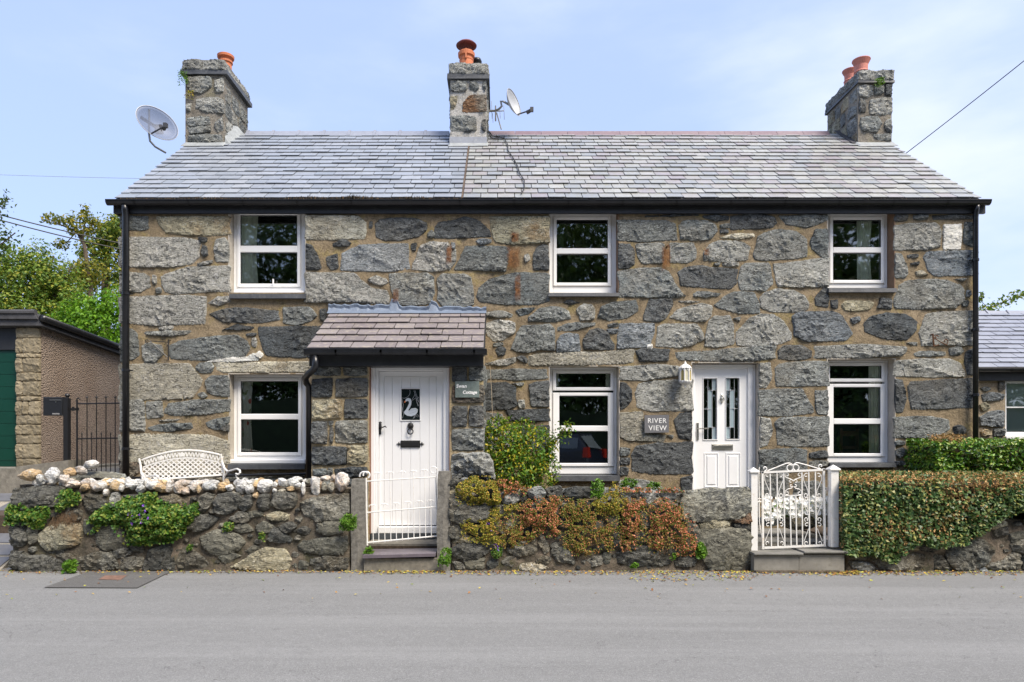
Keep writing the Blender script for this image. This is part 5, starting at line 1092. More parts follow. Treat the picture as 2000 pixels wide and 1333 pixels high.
# ================================================================ GARDEN WALLS
def gwall(name, xa, xb, ya, yb, top, label, stones, side='none', mort=MORTAR2):
    """rubble wall; top(x) gives the height; front face at ya"""
    v = []; f = []; nx = int((xb - xa) / .05); nz = 20; ny = 6
    def tz(x): return top(x) + .015 * noise.noise(Vector((x * 6, 1, 0)))
    cols = []
    for i in range(nx + 1):
        x = xa + (xb - xa) * i / nx; c = []
        for j in range(nz + 1):
            z = tz(x) * j / nz - .02; lean = .03 * (1 - j / nz); c.append((x + .02 * noise.noise(Vector((z * 5, x, 9))) * (i in (0, nx)), ya + .012 - lean + .028 * noise.fractal(Vector((x * 6, 0, z * 6)), .9, 2.1, 3) + .01, z))
        for j in range(1, ny + 1): y = ya + (yb - ya) * j / ny; c.append((x, y, tz(x) + .02 * noise.noise(Vector((x * 5, y * 5, 3)))))
        for j in range(1, 4): c.append((x, yb, tz(x) * (1 - j / 3)))
        cols.append(c)
    k = len(cols[0]); v = [p for c in cols for p in c]
    for i in range(nx):
        for j in range(k - 1): a = i * k + j; f.append((a, a + k, a + k + 1, a + 1))
    for e, rev in ((0, 0), (nx, 1)):        # ends
        base = e * k; b0 = len(v); v.append((xa if e == 0 else xb, (ya + yb) / 2, .1))
        for j in range(k - 1): f.append((base + j + 1, base + j, b0) if rev else (base + j, base + j + 1, b0))
    w = mk(name, v, f, mort, None, smooth=True); tag(w, label, 'garden wall')
    for t, p in stones: stone(p, front(ya + .0), {'g': 'G', 'd': 'D'}.get(t, t), w, prot=.055, relief=1.9 if t not in 'mqo' else .9, edge=.010, embed=.03, roundness=.35, grow=.022)
    polys = [p for t, p in stones]; ncount = 0; tr_ = 0
    while ncount < 90 and tr_ < 2500:
        tr_ += 1; cx, cz = R.uniform(xa + .06, xb - .06 if xb < 8 else 8), R.uniform(.04, top(xa + .5) - .05); r_ = R.uniform(.03, .085)
        if any(inpoly(cx, cz, q) or edge_d(cx, cz, q) < r_ + .018 for q in polys): continue
        a0 = R.uniform(0, 1); pl_ = [(cx + r_ * R.uniform(.8, 1.45) * math.cos(a0 + k_ * 1.05), cz + r_ * R.uniform(.6, .95) * math.sin(a0 + k_ * 1.05)) for k_ in range(6)]
        polys.append(pl_); stone(pl_, front(ya + .0), R.choice('GDqG'), w, prot=.035, relief=1.5, embed=.03, roundness=.35, grow=.004); ncount += 1
    return w
YA, YB = -1.80, -1.42
zt = lambda py: Z(py, DG)
gw1 = gwall('garden_wall', X(24, DG), X(684, DG), YA, YB, lambda x: zt(966) + .01 * math.sin(x * 2), 'old rubble garden wall topped with white quartz stones, in front of the bench', GW1)
gw2 = gwall('garden_wall', X(882, DG), X(1466, DG), YA, YB, lambda x: (zt(968) + (zt(990) - zt(968)) * min(1, max(0, (x - X(1000, DG)) / 1.2))) if x < X(1330, DG) else zt(1000), 'low rubble garden wall draped with orange and green stonecrop between the two gates', GW2)
gw3 = gwall('garden_wall', X(1652, DG), 11.5, YA, YB, lambda x: zt(1012) + .05 * noise.noise(Vector((x * 2, 0, 0))), 'rubble garden wall largely hidden beneath the clipped ivy hedge', GW3)
# mortar bedding under the quartz coping
QA = [(145, 240, 350, 395, 'y', 0), (305, 310, 370, 390, 'k', 0), (375, 250, 510, 395, 'k', 0), (498, 300, 600, 390, 'k', 0), (540, 250, 665, 330, 'y', .25), (645, 230, 760, 315, 'k', .3), (715, 180, 870, 270, 'k', .5),
      (555, 360, 700, 440, 'k', 0), (695, 390, 785, 460, 'y', 0), (800, 360, 925, 465, 'k', 0), (890, 345, 995, 430, 'y', .1), (915, 435, 970, 505, 'k', 0), (975, 358, 1085, 470, 'y', 0), (1060, 390, 1105, 470, 'k', 0),
      (1110, 352, 1220, 455, 'k', 0), (1200, 390, 1290, 480, 'k', 0), (1290, 370, 1390, 450, 'k', 0), (1370, 388, 1500, 485, 'y', 0), (1480, 390, 1535, 475, 'k', 0), (1540, 370, 1645, 480, 'k', 0)]
QB = [(-12, 205, 60, 300, 'k', 0), (60, 260, 150, 340, 'k', 0), (135, 205, 225, 315, 'k', 0), (205, 240, 260, 325, 'y', 0), (258, 198, 360, 300, 'k', 0), (330, 220, 410, 300, 'k', 0), (395, 210, 520, 310, 'y', 0), (495, 230, 575, 300, 'k', 0),
      (580, 175, 710, 325, 'k', 0), (680, 240, 770, 340, 'k', 0), (775, 190, 950, 315, 'k', 0), (950, 205, 1000, 265, 'k', 0), (1000, 165, 1085, 270, 'k', 0), (1070, 195, 1135, 255, 'y', .1), (1120, 158, 1240, 225, 'k', .1), (1170, 215, 1240, 270, 'k', 0),
      (1225, 200, 1280, 330, 'k', 0), (1265, 170, 1330, 240, 's', .1), (1310, 132, 1420, 345, 'k', 0), (1420, 145, 1530, 200, 'k', .15), (1530, 140, 1580, 200, 'k', .1), (1550, 125, 1715, 300, 'k', 0), (765, 310, 815, 380, 'y', 0), (1085, 255, 1165, 300, 'y', .0),
      (1430, 200, 1490, 300, 's', .02), (1490, 205, 1555, 310, 's', .02), (1010, 275, 1090, 320, 's', 0), (555, 300, 600, 345, 's', 0), (960, 270, 1000, 320, 'k', 0)]
for lst, cr_ in ((QA, CA), (QB, CB)):
    for a, b, c, d, t, back in lst:
        D = DG - .02 + back; x0, x1 = X(cr_[0] + a / cr_[2], D), X(cr_[0] + c / cr_[2], D); z0, z1 = Z(cr_[1] + d / cr_[2], D), Z(cr_[1] + b / cr_[2], D)
        boulder(((x0 + x1) / 2, D - D0 + min(.07, (x1 - x0) / 2.4), (z0 + z1) / 2), ((x1 - x0) / 2 * 1.12, max(.05, (x1 - x0) * .55), (z1 - z0) / 2 * 1.12), t, 'coping_stone', gw1, sub=3)
m = M(); v = []; 
for (xa, xb, z) in ((X(30, DG), X(160, DG), zt(948)), (X(160, DG), X(684, DG), zt(956))):
    m.box(xa, xb - .002, YA + .075, YB - .02, .8, z)
build(m, 'coping_mortar', MORTAR2, gw1)
gr_ = M()
gb = [((X(185, 8.75), 8.75 - D0, Z(935, 8.75)), (.42, .24, .10), 'q'), ((X(222, 8.9), 8.9 - D0, Z(937, 8.9)), (.22, .2, .10), 's'), ((X(150, 8.7), 8.7 - D0, Z(945, 8.7)), (.3, .25, .12), 'q'), ((X(255, 9.0), 9.0 - D0, Z(948, 9.0)), (.2, .2, .1), 'q')]
for (c, r, t), lb_ in zip(gb, ('widest flat brownish boulder behind the white coping, in front of the iron gate', 'flat buff boulder between the widest one and the black downpipe', 'low flat boulder at the left, behind the tall white coping stones', 'small flat boulder at the foot of the left black downpipe')): tag(boulder(c, r, t, 'boulder', None, sub=3), lb_, 'boulder')
# second-row filling behind the front coping
for i in range(62):
    x = X(R.uniform(60, 680), DG); boulder((x, -1.68 + R.uniform(-.06, .10), zt(946) + R.uniform(-.0, .02)), (R.uniform(.05, .09), .07, R.uniform(.045, .07)), R.choice('kkky'), 'coping_stone', gw1)
# boulder on the right wall by the porch
bl = (X(927, 8.35), 8.35 - D0, Z(913, 8.35)); o = stone([(X(CC[0] + a / CC[2], 8.25), Z(CC[1] + b / CC[2], 8.25)) for a, b in ((930, 145), (1000, 128), (1245, 122), (1290, 200), (1315, 352), (1200, 345), (940, 332), (922, 230))], front(8.3 - D0), 'l', None, prot=.12, relief=3, edge=.01, embed=.35, roundness=.5, name='boulder')
tag(o, 'big rough grey boulder standing on the wall end beside the porch door', 'boulder')
m = M(); m.box(X(884, 8.3), X(966, 8.3), 8.3 - D0 - .02, 8.3 - D0 + .30, .2, Z(936, 8.3)); build(m, 'wall_head', MORTAR2, gw2)
# top stones of right wall (seen above the front stones)
for i in range(26):
    x = X(900 + i * 17.0 + R.uniform(-4, 4), DG); zz = zt(966) if x < X(1010, DG) else zt(958 if x < X(1330, DG) else 962)
    boulder((x, -1.60 + R.uniform(-.04, .04), zz - .05), (R.uniform(.07, .11), .12, R.uniform(.05, .08)), R.choice('lgmg'), 'coping_stone', gw2)

# gate posts of granite
def gpost(px0, px1, py0, label):
    v = []; D = 8.08; x0, x1, z1 = X(px0, D), X(px1, D), Z(py0, D); w = M(); n = 12; V = []; Fc = []
    for j in range(n + 1):
        z = -.02 + (z1 + .02) * j / n
        ring = [(x0, D - D0), ((x0 + x1) / 2, D - D0 - .008), (x1, D - D0), (x1, D - D0 + .16), (x0, D - D0 + .16)]
        s = 1 if j < n else .86
        for k, (x, y) in enumerate(ring):
            cx, cy = (x0 + x1) / 2, D - D0 + .08; nn = noise.noise(Vector((x * 9, y * 9, z * 5))) * .010
            V.append((cx + (x - cx) * s + nn, cy + (y - cy) * s + nn, z + (0 if j < n else 0)))
    for j in range(n):
        for k in range(5): a = j * 5 + k; b = j * 5 + (k + 1) % 5; Fc.append((a, b, b + 5, a + 5))
    Fc.append(tuple(n * 5 + k for k in range(5))); o = mk('gate_post', V, Fc, CONCS); return tag(o, label, 'gate post', 'granite posts of the small white gate')
gpost(686, 713, 936, 'weathered grey granite gatepost joined to the quartz topped wall'); gpost(854, 879, 921, 'weathered grey granite gatepost beside the big boulder, right of the small gate')
# step at the small gate
m = M(); xa, xb = X(711, 8.05), X(856, 8.05)
m.box(xa, xb, -1.86, -1.45, -.02, Z(1091, 8.05)); st = build(m, 'gate_step', CONC); tag(st, 'concrete doorstep with a purple slate tread under the small white gate', 'step')
m = M(); zz = Z(1090, 8.03); m.hexa([(xa - .004, -1.91, zz), (xb - .03, -1.90, zz + .02), (xb - .03, -1.52, zz + .03), (xa, -1.5, zz + .02), (xa - .004, -1.91, zz + .035), (xb - .03, -1.90, zz + .055), (xb - .03, -1.52, zz + .06), (xa, -1.5, zz + .045)]); build(m, 'tread', PURPLE, st)
m = M(); m.box(X(716, 8.5), X(856, 8.5), -1.44, -1.05, .1, Z(1063, 8.45)); m.box(X(716, 8.5), X(856, 8.5), -1.52, -1.441, .1, Z(1078, 8.4)); build(m, 'riser', CONC, st)

# ---- small white gate (porch)
ZA = (700, 880, 5.555); GD = 8.14
def ga(u, v, D=GD): return (X(ZA[0] + u / ZA[2], D), D - D0, Z(ZA[1] + v / ZA[2], D))
gate = thing('garden_gate', ga(470, 1000), 'small tilted white iron gate with curled bar tops in front of the swan door', 'gate')
def gb_(name, pts, r, n=6): m = M(); m.tube(pts, r, n); return build(m, name, WPAINT, gate)
gb_('rail', [ga(88, 336), ga(842, 290)], .0075); gb_('rail', [ga(88, 676), ga(850, 612)], .008); gb_('rail', [ga(92, 1002), ga(856, 930)], .009)
gb_('stile', [ga(84, 300), ga(88, 676), ga(96, 1032)], .011); gb_('stile', [ga(838, 285), ga(850, 600), ga(858, 935)], .009)
def arc(cx, cy, r, a0, a1, n=10, fn=ga): return [fn(cx + r * math.cos(t), cy - r * math.sin(t)) for t in np.linspace(a0, a1, n)]
def fleur(x, y, name='bar_top'):
    m = M(); m.tube([ga(x, y + 38), ga(x, y + 5)], .006, 5)
    m.tube(arc(x - 19, y + 12, 18, -.15, PI * 1.1, 9), .0055, 5); m.tube(arc(x + 19, y + 12, 18, PI + .15, -PI * .1, 9), .0055, 5); m.tube([ga(x, y + 6), ga(x, y - 6), ga(x, y - 20)], [.004, .009, .001], 5); return m
topx = [(212, 328), (342, 320), (470, 312), (595, 305), (716, 297)]; botx = [(222, 990), (352, 978), (478, 966), (603, 954), (730, 942)]
for (a, b), (c, d) in zip(topx, botx):
    gb_('bar', [ga(a, b - 40), ga(c, d + 12)], .0052); build(fleur(a, b - 78), 'bar_top', WPAINT, gate)
for (a, b), (c, d) in zip([(152, 671), (280, 660), (407, 650), (535, 638), (661, 628), (785, 618)], [(162, 997), (288, 985), (413, 972), (541, 960), (667, 948), (792, 936)]):
    gb_('bar', [ga(a, b - 30), ga(c, d + 12)], .0052); build(fleur(a, b - 72), 'bar_top', WPAINT, gate)
for pth_, r__ in ((arc(817, 212, 36, -1.2, 4.6, 18), .006), (arc(88, 268, 36, -1.0, 3.4, 14), .010), (arc(62, 280, 48, .7, 3.3, 10), .009)): m = M(); m.tube(pth_, r__, 5); build(m, 'scroll', WPAINT, gate)

# ---- white gate 2 with scrolls
ZB = (1440, 880, 5.554); HD = 8.16
def gc(u, v, D=HD): return (X(ZB[0] + u / ZB[2], D), D - D0, Z(ZB[1] + v / ZB[2], D))
gate2 = thing('garden_gate', gc(610, 1055), 'white scrolled iron gate between square white posts beside the ivy hedge', 'gate')
def g2(name, pts, r, n=6): m = M(); m.tube(pts, r, n); return build(m, name, WPAINT, gate2)
def flat(u0, v0, u1, v1, hw, name='frame_bar'):
    a, b = Vector(gc(u0, v0)), Vector(gc(u1, v1)); t = (b - a).normalized(); n = Vector((-t.z, 0, t.x)) * hw; y = Vector((0, .012, 0)); m = M()
    m.hexa([a - n - y, b - n - y, b - n + y, a - n + y, a + n - y, b + n - y, b + n + y, a + n + y]); return build(m, name, WPAINT, gate2)
flat(272, 226, 278, 1072, .011); flat(936, 196, 948, 1042, .011); flat(262, 240, 944, 211, .0115); flat(284, 1058, 941, 1030, .0115)
for a, b, c, d in ((356, 250, 370, 1040), (430, 246, 441, 1040), (502, 243, 515, 1036), (700, 236, 708, 1026), (774, 232, 785, 1024), (846, 230, 858, 1020), (571, 492, 583, 1030), (634, 490, 645, 1028)): g2('bar', [gc(a, b), gc(c, d)], .0085, 4)
g2('bar', [gc(508, 492), gc(702, 486)], .0085, 4)
def spiral(cx, cy, r, a0, turns, shrink=.28, n=22): return [gc(cx + r * (1 - (1 - shrink) * i / (n - 1)) * math.cos(a0 + turns * i / (n - 1)), cy - r * (1 - (1 - shrink) * i / (n - 1)) * math.sin(a0 + turns * i / (n - 1))) for i in range(n)]
def scr(*paths, r=.0052):
    for p in paths: m = M(); m.tube(p, r, 5); build(m, 'scroll', WPAINT, gate2)
scr([gc(326, 222)] + [gc(440, 178), gc(530, 142)] + spiral(565, 182, 42, 1.75, -4.3)[0:0] + arc(560, 185, 46, 1.75, -.9, 9, gc) + arc(570, 190, 33, -1.2, -5.4, 12, gc), r=.007)
scr([gc(885, 200)] + [gc(770, 165), gc(665, 137)] + arc(648, 180, 44, 1.5, 4.1, 9, gc) + arc(634, 188, 33, 4.3, 8.6, 12, gc), r=.007)
scr(spiral(296, 197, 28, -1.6, 5.4), r=.007); scr(spiral(903, 172, 28, -1.6, -5.4) , [gc(903, 200), gc(880, 206)], r=.007)
# centre motif
for s, cxm in ((-1, 607), (1, 607)):
    q = lambda x: cxm + s * x
    scr([gc(q(90), 262)] + [gc(q(90 - 6 * k), 285 + 4 * k) for k in range(4)] + [gc(q(20), 315), gc(q(5), 335)]); scr(spiral(q(68), 268, 26, PI / 2 - s * 1.2, s * 5.0)); scr(spiral(q(26), 338, 24, PI / 2 + s * 1.3, s * -5.2)); scr(spiral(q(22), 382, 20, -PI / 2 - s * 1.2, s * 5.0))
    scr([gc(q(5), 395), gc(q(22), 412), gc(q(60), 420), gc(q(86), 440), gc(q(88), 462)]); scr(spiral(q(66), 462, 24, -PI / 2 + s * 1.2, s * -5.0))
# side panels: pairs of C scrolls with straight backs
for xc, hw, flip in ((322, 34, -1), (472, 32, 1), (742, 32, -1), (886, 34, 1)):
    dx_ = lambda v: (v - 240) * .013
    for yt_, yb_ in ((285, 500), (545, 760)) if hw == 34 or True else ():
        a = xc + dx_(yt_); scr(spiral(a + 4 * -flip, yt_ - 12, 26, PI / 2 + flip * .6, flip * -4.8)); scr(spiral(a + 4 * -flip, yb_ - 12, 26, -PI / 2 + flip * .4, flip * 4.8))
        scr([gc(a + flip * hw * .8, yt_ - 20), gc(a + flip * hw * .75, yt_ + 40), gc(a - flip * hw * .7, yb_ - 60), gc(a - flip * hw * .8, yb_ - 20), gc(a - flip * hw * .3, yb_ + 8)], r=.0045)
    a = xc + dx_(820); scr(spiral(a - 4 * flip, 810, 25, PI / 2 + flip * .6, flip * -4.8)); scr([gc(a - flip * hw * .75, 850), gc(a + flip * hw * .8, 985)], r=.0045); scr(spiral(a, 1005, 24, -PI / 2 + flip * .5, flip * 4.6))
m = M(); m.tube([gc(240, 180), gc(232, 240), gc(238, 520), gc(236, 620), gc(240, 780), gc(268, 960)], .006, 5); m.box(gc(222, 0)[0], gc(266, 0)[0], HD - D0 - .008, HD - D0 + .008, gc(0, 562)[2], gc(0, 548)[2]); m.box(gc(222, 0)[0], gc(260, 0)[0], HD - D0 - .008, HD - D0 + .008, gc(0, 528)[2], gc(0, 520)[2]); build(m, 'latch', WPAINT, gate2)
HRUST = plain('rusty_white_hinge', (.72, .62, .52), .6, var=.2, vs_=30, dirt=(.40, .17, .07))
for v_ in (430, 955):
    m = M(); m.box(gc(940, 0)[0], gc(1020, 0)[0], HD - D0 - .01, HD - D0 + .012, gc(0, v_ + 10)[2], gc(0, v_ - 2)[2]); m.tube([gc(975, v_ - 30), gc(975, v_ + 14)], .012, 6); build(m, 'hinge', HRUST, gate2)
def sqpost(px0, px1, ptop, pcap, pbot, label):
    D = 8.08; x0, x1 = X(px0, D), X(px1, D); w = x1 - x0; y0 = D - D0; m = M(); m.box(x0, x1, y0, y0 + w, Z(pbot, D), Z(pcap, D))
    r = thing('gate_post', ((x0 + x1) / 2, y0 + w / 2, Z(pbot, D)), label, 'gate post', 'square white posts of the scrolled gate'); build(m, 'post', WPAINT, r)
    m = M(); o_ = .018; z = Z(pcap, D) + .002; m.add([(x0 - o_, y0 - o_, z), (x1 + o_, y0 - o_, z), (x1 + o_, y0 + w + o_, z), (x0 - o_, y0 + w + o_, z), (x0 - o_, y0 - o_, z + .014), (x1 + o_, y0 - o_, z + .014), (x1 + o_, y0 + w + o_, z + .014), (x0 - o_, y0 + w + o_, z + .014), ((x0 + x1) / 2, y0 + w / 2, Z(ptop, D))], [(3, 2, 1, 0), (0, 1, 5, 4), (1, 2, 6, 5), (2, 3, 7, 6), (3, 0, 4, 7), (4, 5, 8), (5, 6, 8), (6, 7, 8), (7, 4, 8)]); build(m, 'post_cap', WPAINT, r)
sqpost(1467.5, 1480, 913, 923.5, 1076, 'square white metal gatepost next to the panelled white door'); sqpost(1623.5, 1638, 908, 919, 1069, 'square white metal gatepost touching the ivy hedge')
# stone step under gate 2
m = M(); D = 7.95; y0 = D - D0
m.box(X(1475, D), X(1562.5, D), y0 + .03, -1.42, -.02, Z(1086, D) - .004); m.box(X(1563.5, D), X(1652, D), y0 + .035, -1.42, -.02, Z(1084, D) - .004); s2_ = build(m, 'gate_step', plain('grey_slab_riser', (.22, .21, .185), .85, var=.2, vs_=7, dirt=(.14, .13, .10), bump=.006)); tag(s2_, 'wide grey stone step with two thin slate treads under the scrolled gate', 'step')
for a, b, pt in ((1472, 1569, 1084.5), (1570, 1656, 1081)):
    m = M(); z = Z(pt, D) - .004; m.bbox(X(a, D), X(b, D), y0 - .01, -1.40, z, z + .028, .008); build(m, 'tread', PAV, s2_)
m = M(); m.box(X(1476, D), X(1640, D), y0 + .0, y0 + .029, -.02, .03); build(m, 'step_footing', MORTAR2, s2_)

# ================================================================ SMALL THINGS ON THE WALL
def text_mesh(txt, size, ext, mat, name, parent, loc, bold=0.0, shear=0.0, spacing=1.0):
    cu = bpy.data.curves.new('t', 'FONT'); cu.body = txt; cu.size = size; cu.extrude = ext; cu.offset = bold; cu.align_x = 'LEFT'; cu.shear = shear; cu.space_character = spacing; cu.resolution_u = 3
    to = bpy.data.objects.new('t', cu); col.objects.link(to); bpy.context.view_layer.update()
    me = bpy.data.meshes.new_from_object(to.evaluated_get(bpy.context.evaluated_depsgraph_get())); bpy.data.objects.remove(to); me.materials.clear(); me.materials.append(mat)
    o = bpy.data.objects.new(name, me); col.objects.link(o); place(o, loc, parent); o.rotation_euler = (PI / 2, 0, 0); return o
PLATE = plain('slate_plaque_green', (.13, .165, .155), .6, var=.25, vs_=25, dirt=(.20, .23, .2)); PLATE2 = plain('slate_plaque_grey', (.14, .14, .15), .6, var=.1, vs_=20)
SIGNW = plain('sign_white_paint', (.80, .80, .78), .6)
D = 8.80; sg = thing('house_sign', (X(911, D), D - D0, Z(777, D)), 'greenish slate sign reading Swan Cottage right of the porch door', 'house sign')
m = M(); m.bbox(X(889, D), X(936, D), D - D0, D - D0 + .02, Z(777, D), Z(745, D), .003); build(m, 'slate_plate', PLATE, sg)
text_mesh('Swan', .062, .0012, SIGNW, 'lettering', sg, (X(891, D), D - D0 - .0015, Z(757.5, D)), .0022, .12, 1.05); text_mesh('Cottage', .058, .0012, SIGNW, 'lettering', sg, (X(903.5, D), D - D0 - .0015, Z(769.5, D)), .0022, .12, .98)
D = 9.83; sg = thing('house_sign', (X(1282, D), D - D0, Z(846, D)), 'grey slate plaque reading RIVER VIEW between the window and panelled door', 'house sign')
m = M(); x0, x1 = X(1259, D), X(1306.5, D); m.hexa([(x0, D - D0, Z(846, D)), (x1, D - D0, Z(845, D)), (x1, D - D0 + .03, Z(845, D)), (x0, D - D0 + .03, Z(846, D)), (x0, D - D0, Z(811.5, D)), (x1, D - D0, Z(810.5, D)), (x1, D - D0 + .03, Z(810.5, D)), (x0, D - D0 + .03, Z(811.5, D))]); m.box(x0 + .05, x1 - .05, D - D0 + .031, -.002, Z(840, D), Z(816, D)); build(m, 'slate_plate', PLATE2, sg)
text_mesh('RIVER', .098, .0012, SIGNW, 'lettering', sg, (X(1264.5, D), D - D0 - .002, Z(826.5, D)), .0005, 0, 1.12); text_mesh('VIEW', .102, .0012, SIGNW, 'lettering', sg, (X(1266.5, D), D - D0 - .002, Z(841, D)), .0005, 0, 1.12)
# wall lantern
D = 9.72; cx, cy = X(1338.5, D), D - D0; ln = thing('wall_lantern', (cx, cy, Z(757, D)), 'white gothic wall lantern with yellowish panes beside the panelled door', 'lantern')
zf = lambda q: Z(q, D)
m = M(); k = .0073; m.lathe((cx, cy, zf(721)), [(12.8 * k, 0), (13.2 * k, .008), (12.4 * k, .02), (11.5 * k, 3.5 * k), (9 * k, 6.5 * k), (4.5 * k, 9 * k), (2.2 * k, 10.5 * k), (2.4 * k, 12 * k), (.8 * k, 14 * k), (.2 * k, 16 * k)], 8); build(m, 'lantern_roof', WPAINT, ln)
m = M(); m.lathe((cx, cy, zf(758)), [(.5 * k, 0), (2 * k, 1.5 * k), (1.5 * k, 3 * k), (3 * k, 4.5 * k), (10 * k, 9 * k), (12 * k, 11.5 * k), (12.2 * k, 13.5 * k), (11 * k, 14 * k)], 8); build(m, 'lantern_base', WPAINT, ln)
GL2 = plain('lantern_amber_glass', (.42, .33, .10), .25); GL3 = plain('lantern_pale_glass', (.62, .60, .45), .25)
for i in range(8):
    a0, a1 = 2 * PI * i / 8 + PI / 8 - PI / 4, 2 * PI * (i + 1) / 8 + PI / 8 - PI / 4; r = 11.2 * k
    p0, p1 = (cx + r * math.cos(a0), cy + r * math.sin(a0)), (cx + r * math.cos(a1), cy + r * math.sin(a1)); m = M(); m.tube([(p0[0], p0[1], zf(745)), (p0[0], p0[1], zf(720.5))], .010, 5)
    mx, my = (p0[0] + p1[0]) / 2, (p0[1] + p1[1]) / 2; m.tube([(p0[0], p0[1], zf(727)), ((p0[0] * 3 + p1[0]) / 4, (p0[1] * 3 + p1[1]) / 4, zf(723.5)), (mx, my, zf(721))], .006, 4); m.tube([(p1[0], p1[1], zf(727)), ((p1[0] * 3 + p0[0]) / 4, (p1[1] * 3 + p0[1]) / 4, zf(723.5)), (mx, my, zf(721))], .006, 4); build(m, 'glazing_bar', WPAINT, ln)
    s_ = .96; c_ = lambda p: (cx + (p[0] - cx) * s_, cy + (p[1] - cy) * s_); a, b = c_(p0), c_(p1); m = M(); m.add([(a[0], a[1], zf(745)), (b[0], b[1], zf(745)), (b[0], b[1], zf(721)), (a[0], a[1], zf(721))], [(0, 1, 2, 3)]); build(m, 'lantern_pane', GL3 if i == 6 else GL2, ln)
m = M(); m.box(cx - .035, cx + .035, cy + .09, -.004, zf(742), zf(716)); build(m, 'wall_bracket', WPAINT, ln)
# scroll brackets
def bracket(pts_list, mat, label, D=9.85, base=(0, 0)):
    m = M()
    for pts, r in pts_list: m.tube([P(px, py, D) for px, py in pts], r, 5)
    m.tube([P(*pts_list[0][0][0], D), (P(*pts_list[0][0][0], D)[0], -.0, P(*pts_list[0][0][0], D)[2])], .008, 5); o = build(m, 'hanging_bracket', mat); return tag(o, label, 'bracket')
sc_ = lambda cx, cy, r, a0, t, n=10: [(cx + r * (1 - .6 * i / n) * math.cos(a0 + t * i / n), cy - r * (1 - .6 * i / n) * math.sin(a0 + t * i / n)) for i in range(n + 1)]
bracket([([(329, 664), (329, 704)], .009), ([(329, 669), (288, 666), (284, 670)], .006), ([(327, 698), (292, 666)], .008), (sc_(287, 668, 4.5, 1, 5), .006), (sc_(325, 675, 4, 3, -5), .005)], IRON, 'thin black scrolled iron bracket high on the left wall, without a basket')
bracket([([(1822, 653), (1824, 677)], .011), ([(1824, 660), (1836, 668), (1850, 675)], .007), (sc_(1847, 667, 5, -1, 5), .007), (sc_(1829, 659, 4, 0, 5), .006), ([(1822, 677), (1834, 674)], .006)], RUST, 'rusty scrolled iron bracket high on the wall near the right corner')
# satellite dishes
def dish(cpx, D, w, h, nrm, roll, mat, label, arm, lnb, mount):
    c = Vector(P(*cpx, D)); n = Vector(nrm).normalized(); up = Vector((0, 0, 1)); u = up.cross(n).normalized(); v = n.cross(u)
    u, v = u * math.cos(roll) + v * math.sin(roll), v * math.cos(roll) - u * math.sin(roll)
    r = thing('satellite_dish', tuple(c - Vector((0, 0, h / 2))), label, 'satellite dish'); V = []; Fc = []; nr, na = 7, 36
    for side in (0, 1):
        b = len(V)
        for i in range(nr + 1):
            s = i / nr
            for k_ in range(na): t = 2 * PI * k_ / na; V.append(tuple(c + u * (w / 2 * s * math.cos(t)) + v * (h / 2 * s * math.sin(t)) + n * (.09 * s * s - .05 - side * .006)))
        for i in range(nr):
            for k_ in range(na): q = (b + i * na + k_, b + i * na + (k_ + 1) % na, b + (i + 1) * na + (k_ + 1) % na, b + (i + 1) * na + k_); Fc.append(q if side == 0 else q[::-1])
    for k_ in range(na): a = nr * na + k_; a2 = nr * na + (k_ + 1) % na; o_ = (nr + 1) * na; Fc.append((a, a2, a2 + o_, a + o_))
    mk('reflector', V, Fc, mat, r, smooth=True)
    m = M(); m.tube([tuple(c + u * (w / 2 * math.cos(t)) + v * (h / 2 * math.sin(t)) + n * .04) for t in np.linspace(0, 2 * PI, 37)[:-1]], .006, 5, closed=True); build(m, 'rim', plain('dish_rim_grey' + cpx.__str__(), (.35, .36, .38), .4), r)
    e = c + v * (-h / 2) * .9 + n * .03; f_ = c + u * lnb[0] + v * lnb[1] + n * lnb[2]
    m = M(); m.tube([tuple(e), tuple(f_)], .014, 6); m.tube([tuple(f_ - n * .02), tuple(f_ + n * -.10)], [.03, .035], 8); m.box(f_.x - .03, f_.x + .03, f_.y - .03, f_.y + .03, f_.z - .03, f_.z + .04); build(m, 'feed_arm', plain('dish_feed' + cpx.__str__(), (.05, .05, .055), .5), r)
    m = M()
    for pth, rad in mount: m.tube(pth, rad, 8)
    build(m, 'mounting_pole', plain('galvanised_pole' + cpx.__str__(), (.30, .31, .32), .45, .6), r)
    return r, c, n, u, v
kd = NM('translucent_mesh_dish'); kd.b.inputs['Alpha'].default_value = .55; DISHM = kd.out((.15, .18, .26), .5)
D1 = 11.6
rd, c, n_, u_, v_ = dish((306, 243), D1, .68, .54, (.55, -.62, .16), -.42, DISHM, 'translucent satellite dish on a curved pole beside the left chimney', None, (.12, -.18, .34),
     [([P(291, 214, D1 + .12), P(291, 262, D1 + .12), P(293, 276, D1 + .12), P(303, 287, D1 + .15), P(324, 299, D1 + .2)], .018)])
m = M(); m.tube([tuple(c - u_ * .25 - n_ * .08), tuple(c + u_ * .12 - n_ * .08)], .028, 6); m.box(c.x - .07, c.x + .05, c.y + .07, c.y + .14, c.z - .11, c.z + .03); build(m, 'back_bracket', plain('dish_bracket', (.09, .09, .1), .5), rd)
DISHG = plain('grey_dish', (.42, .44, .47), .45); D2 = 12.1
dish((1000, 202), D2, .30 * 1.35, .48, (.80, -.50, .22), .30, DISHG, 'grey satellite dish bracketed to the right side of the middle chimney', None, (.02, -.26, .30),
     [([P(951, 217, 12.4), P(966, 217, 12.3), P(974, 214, 12.2), P(980, 208, D2 + .05), P(978, 198, D2 + .05), P(984, 199, D2), P(996, 206, D2)], .020)])
ae = M(); D3 = 12.35
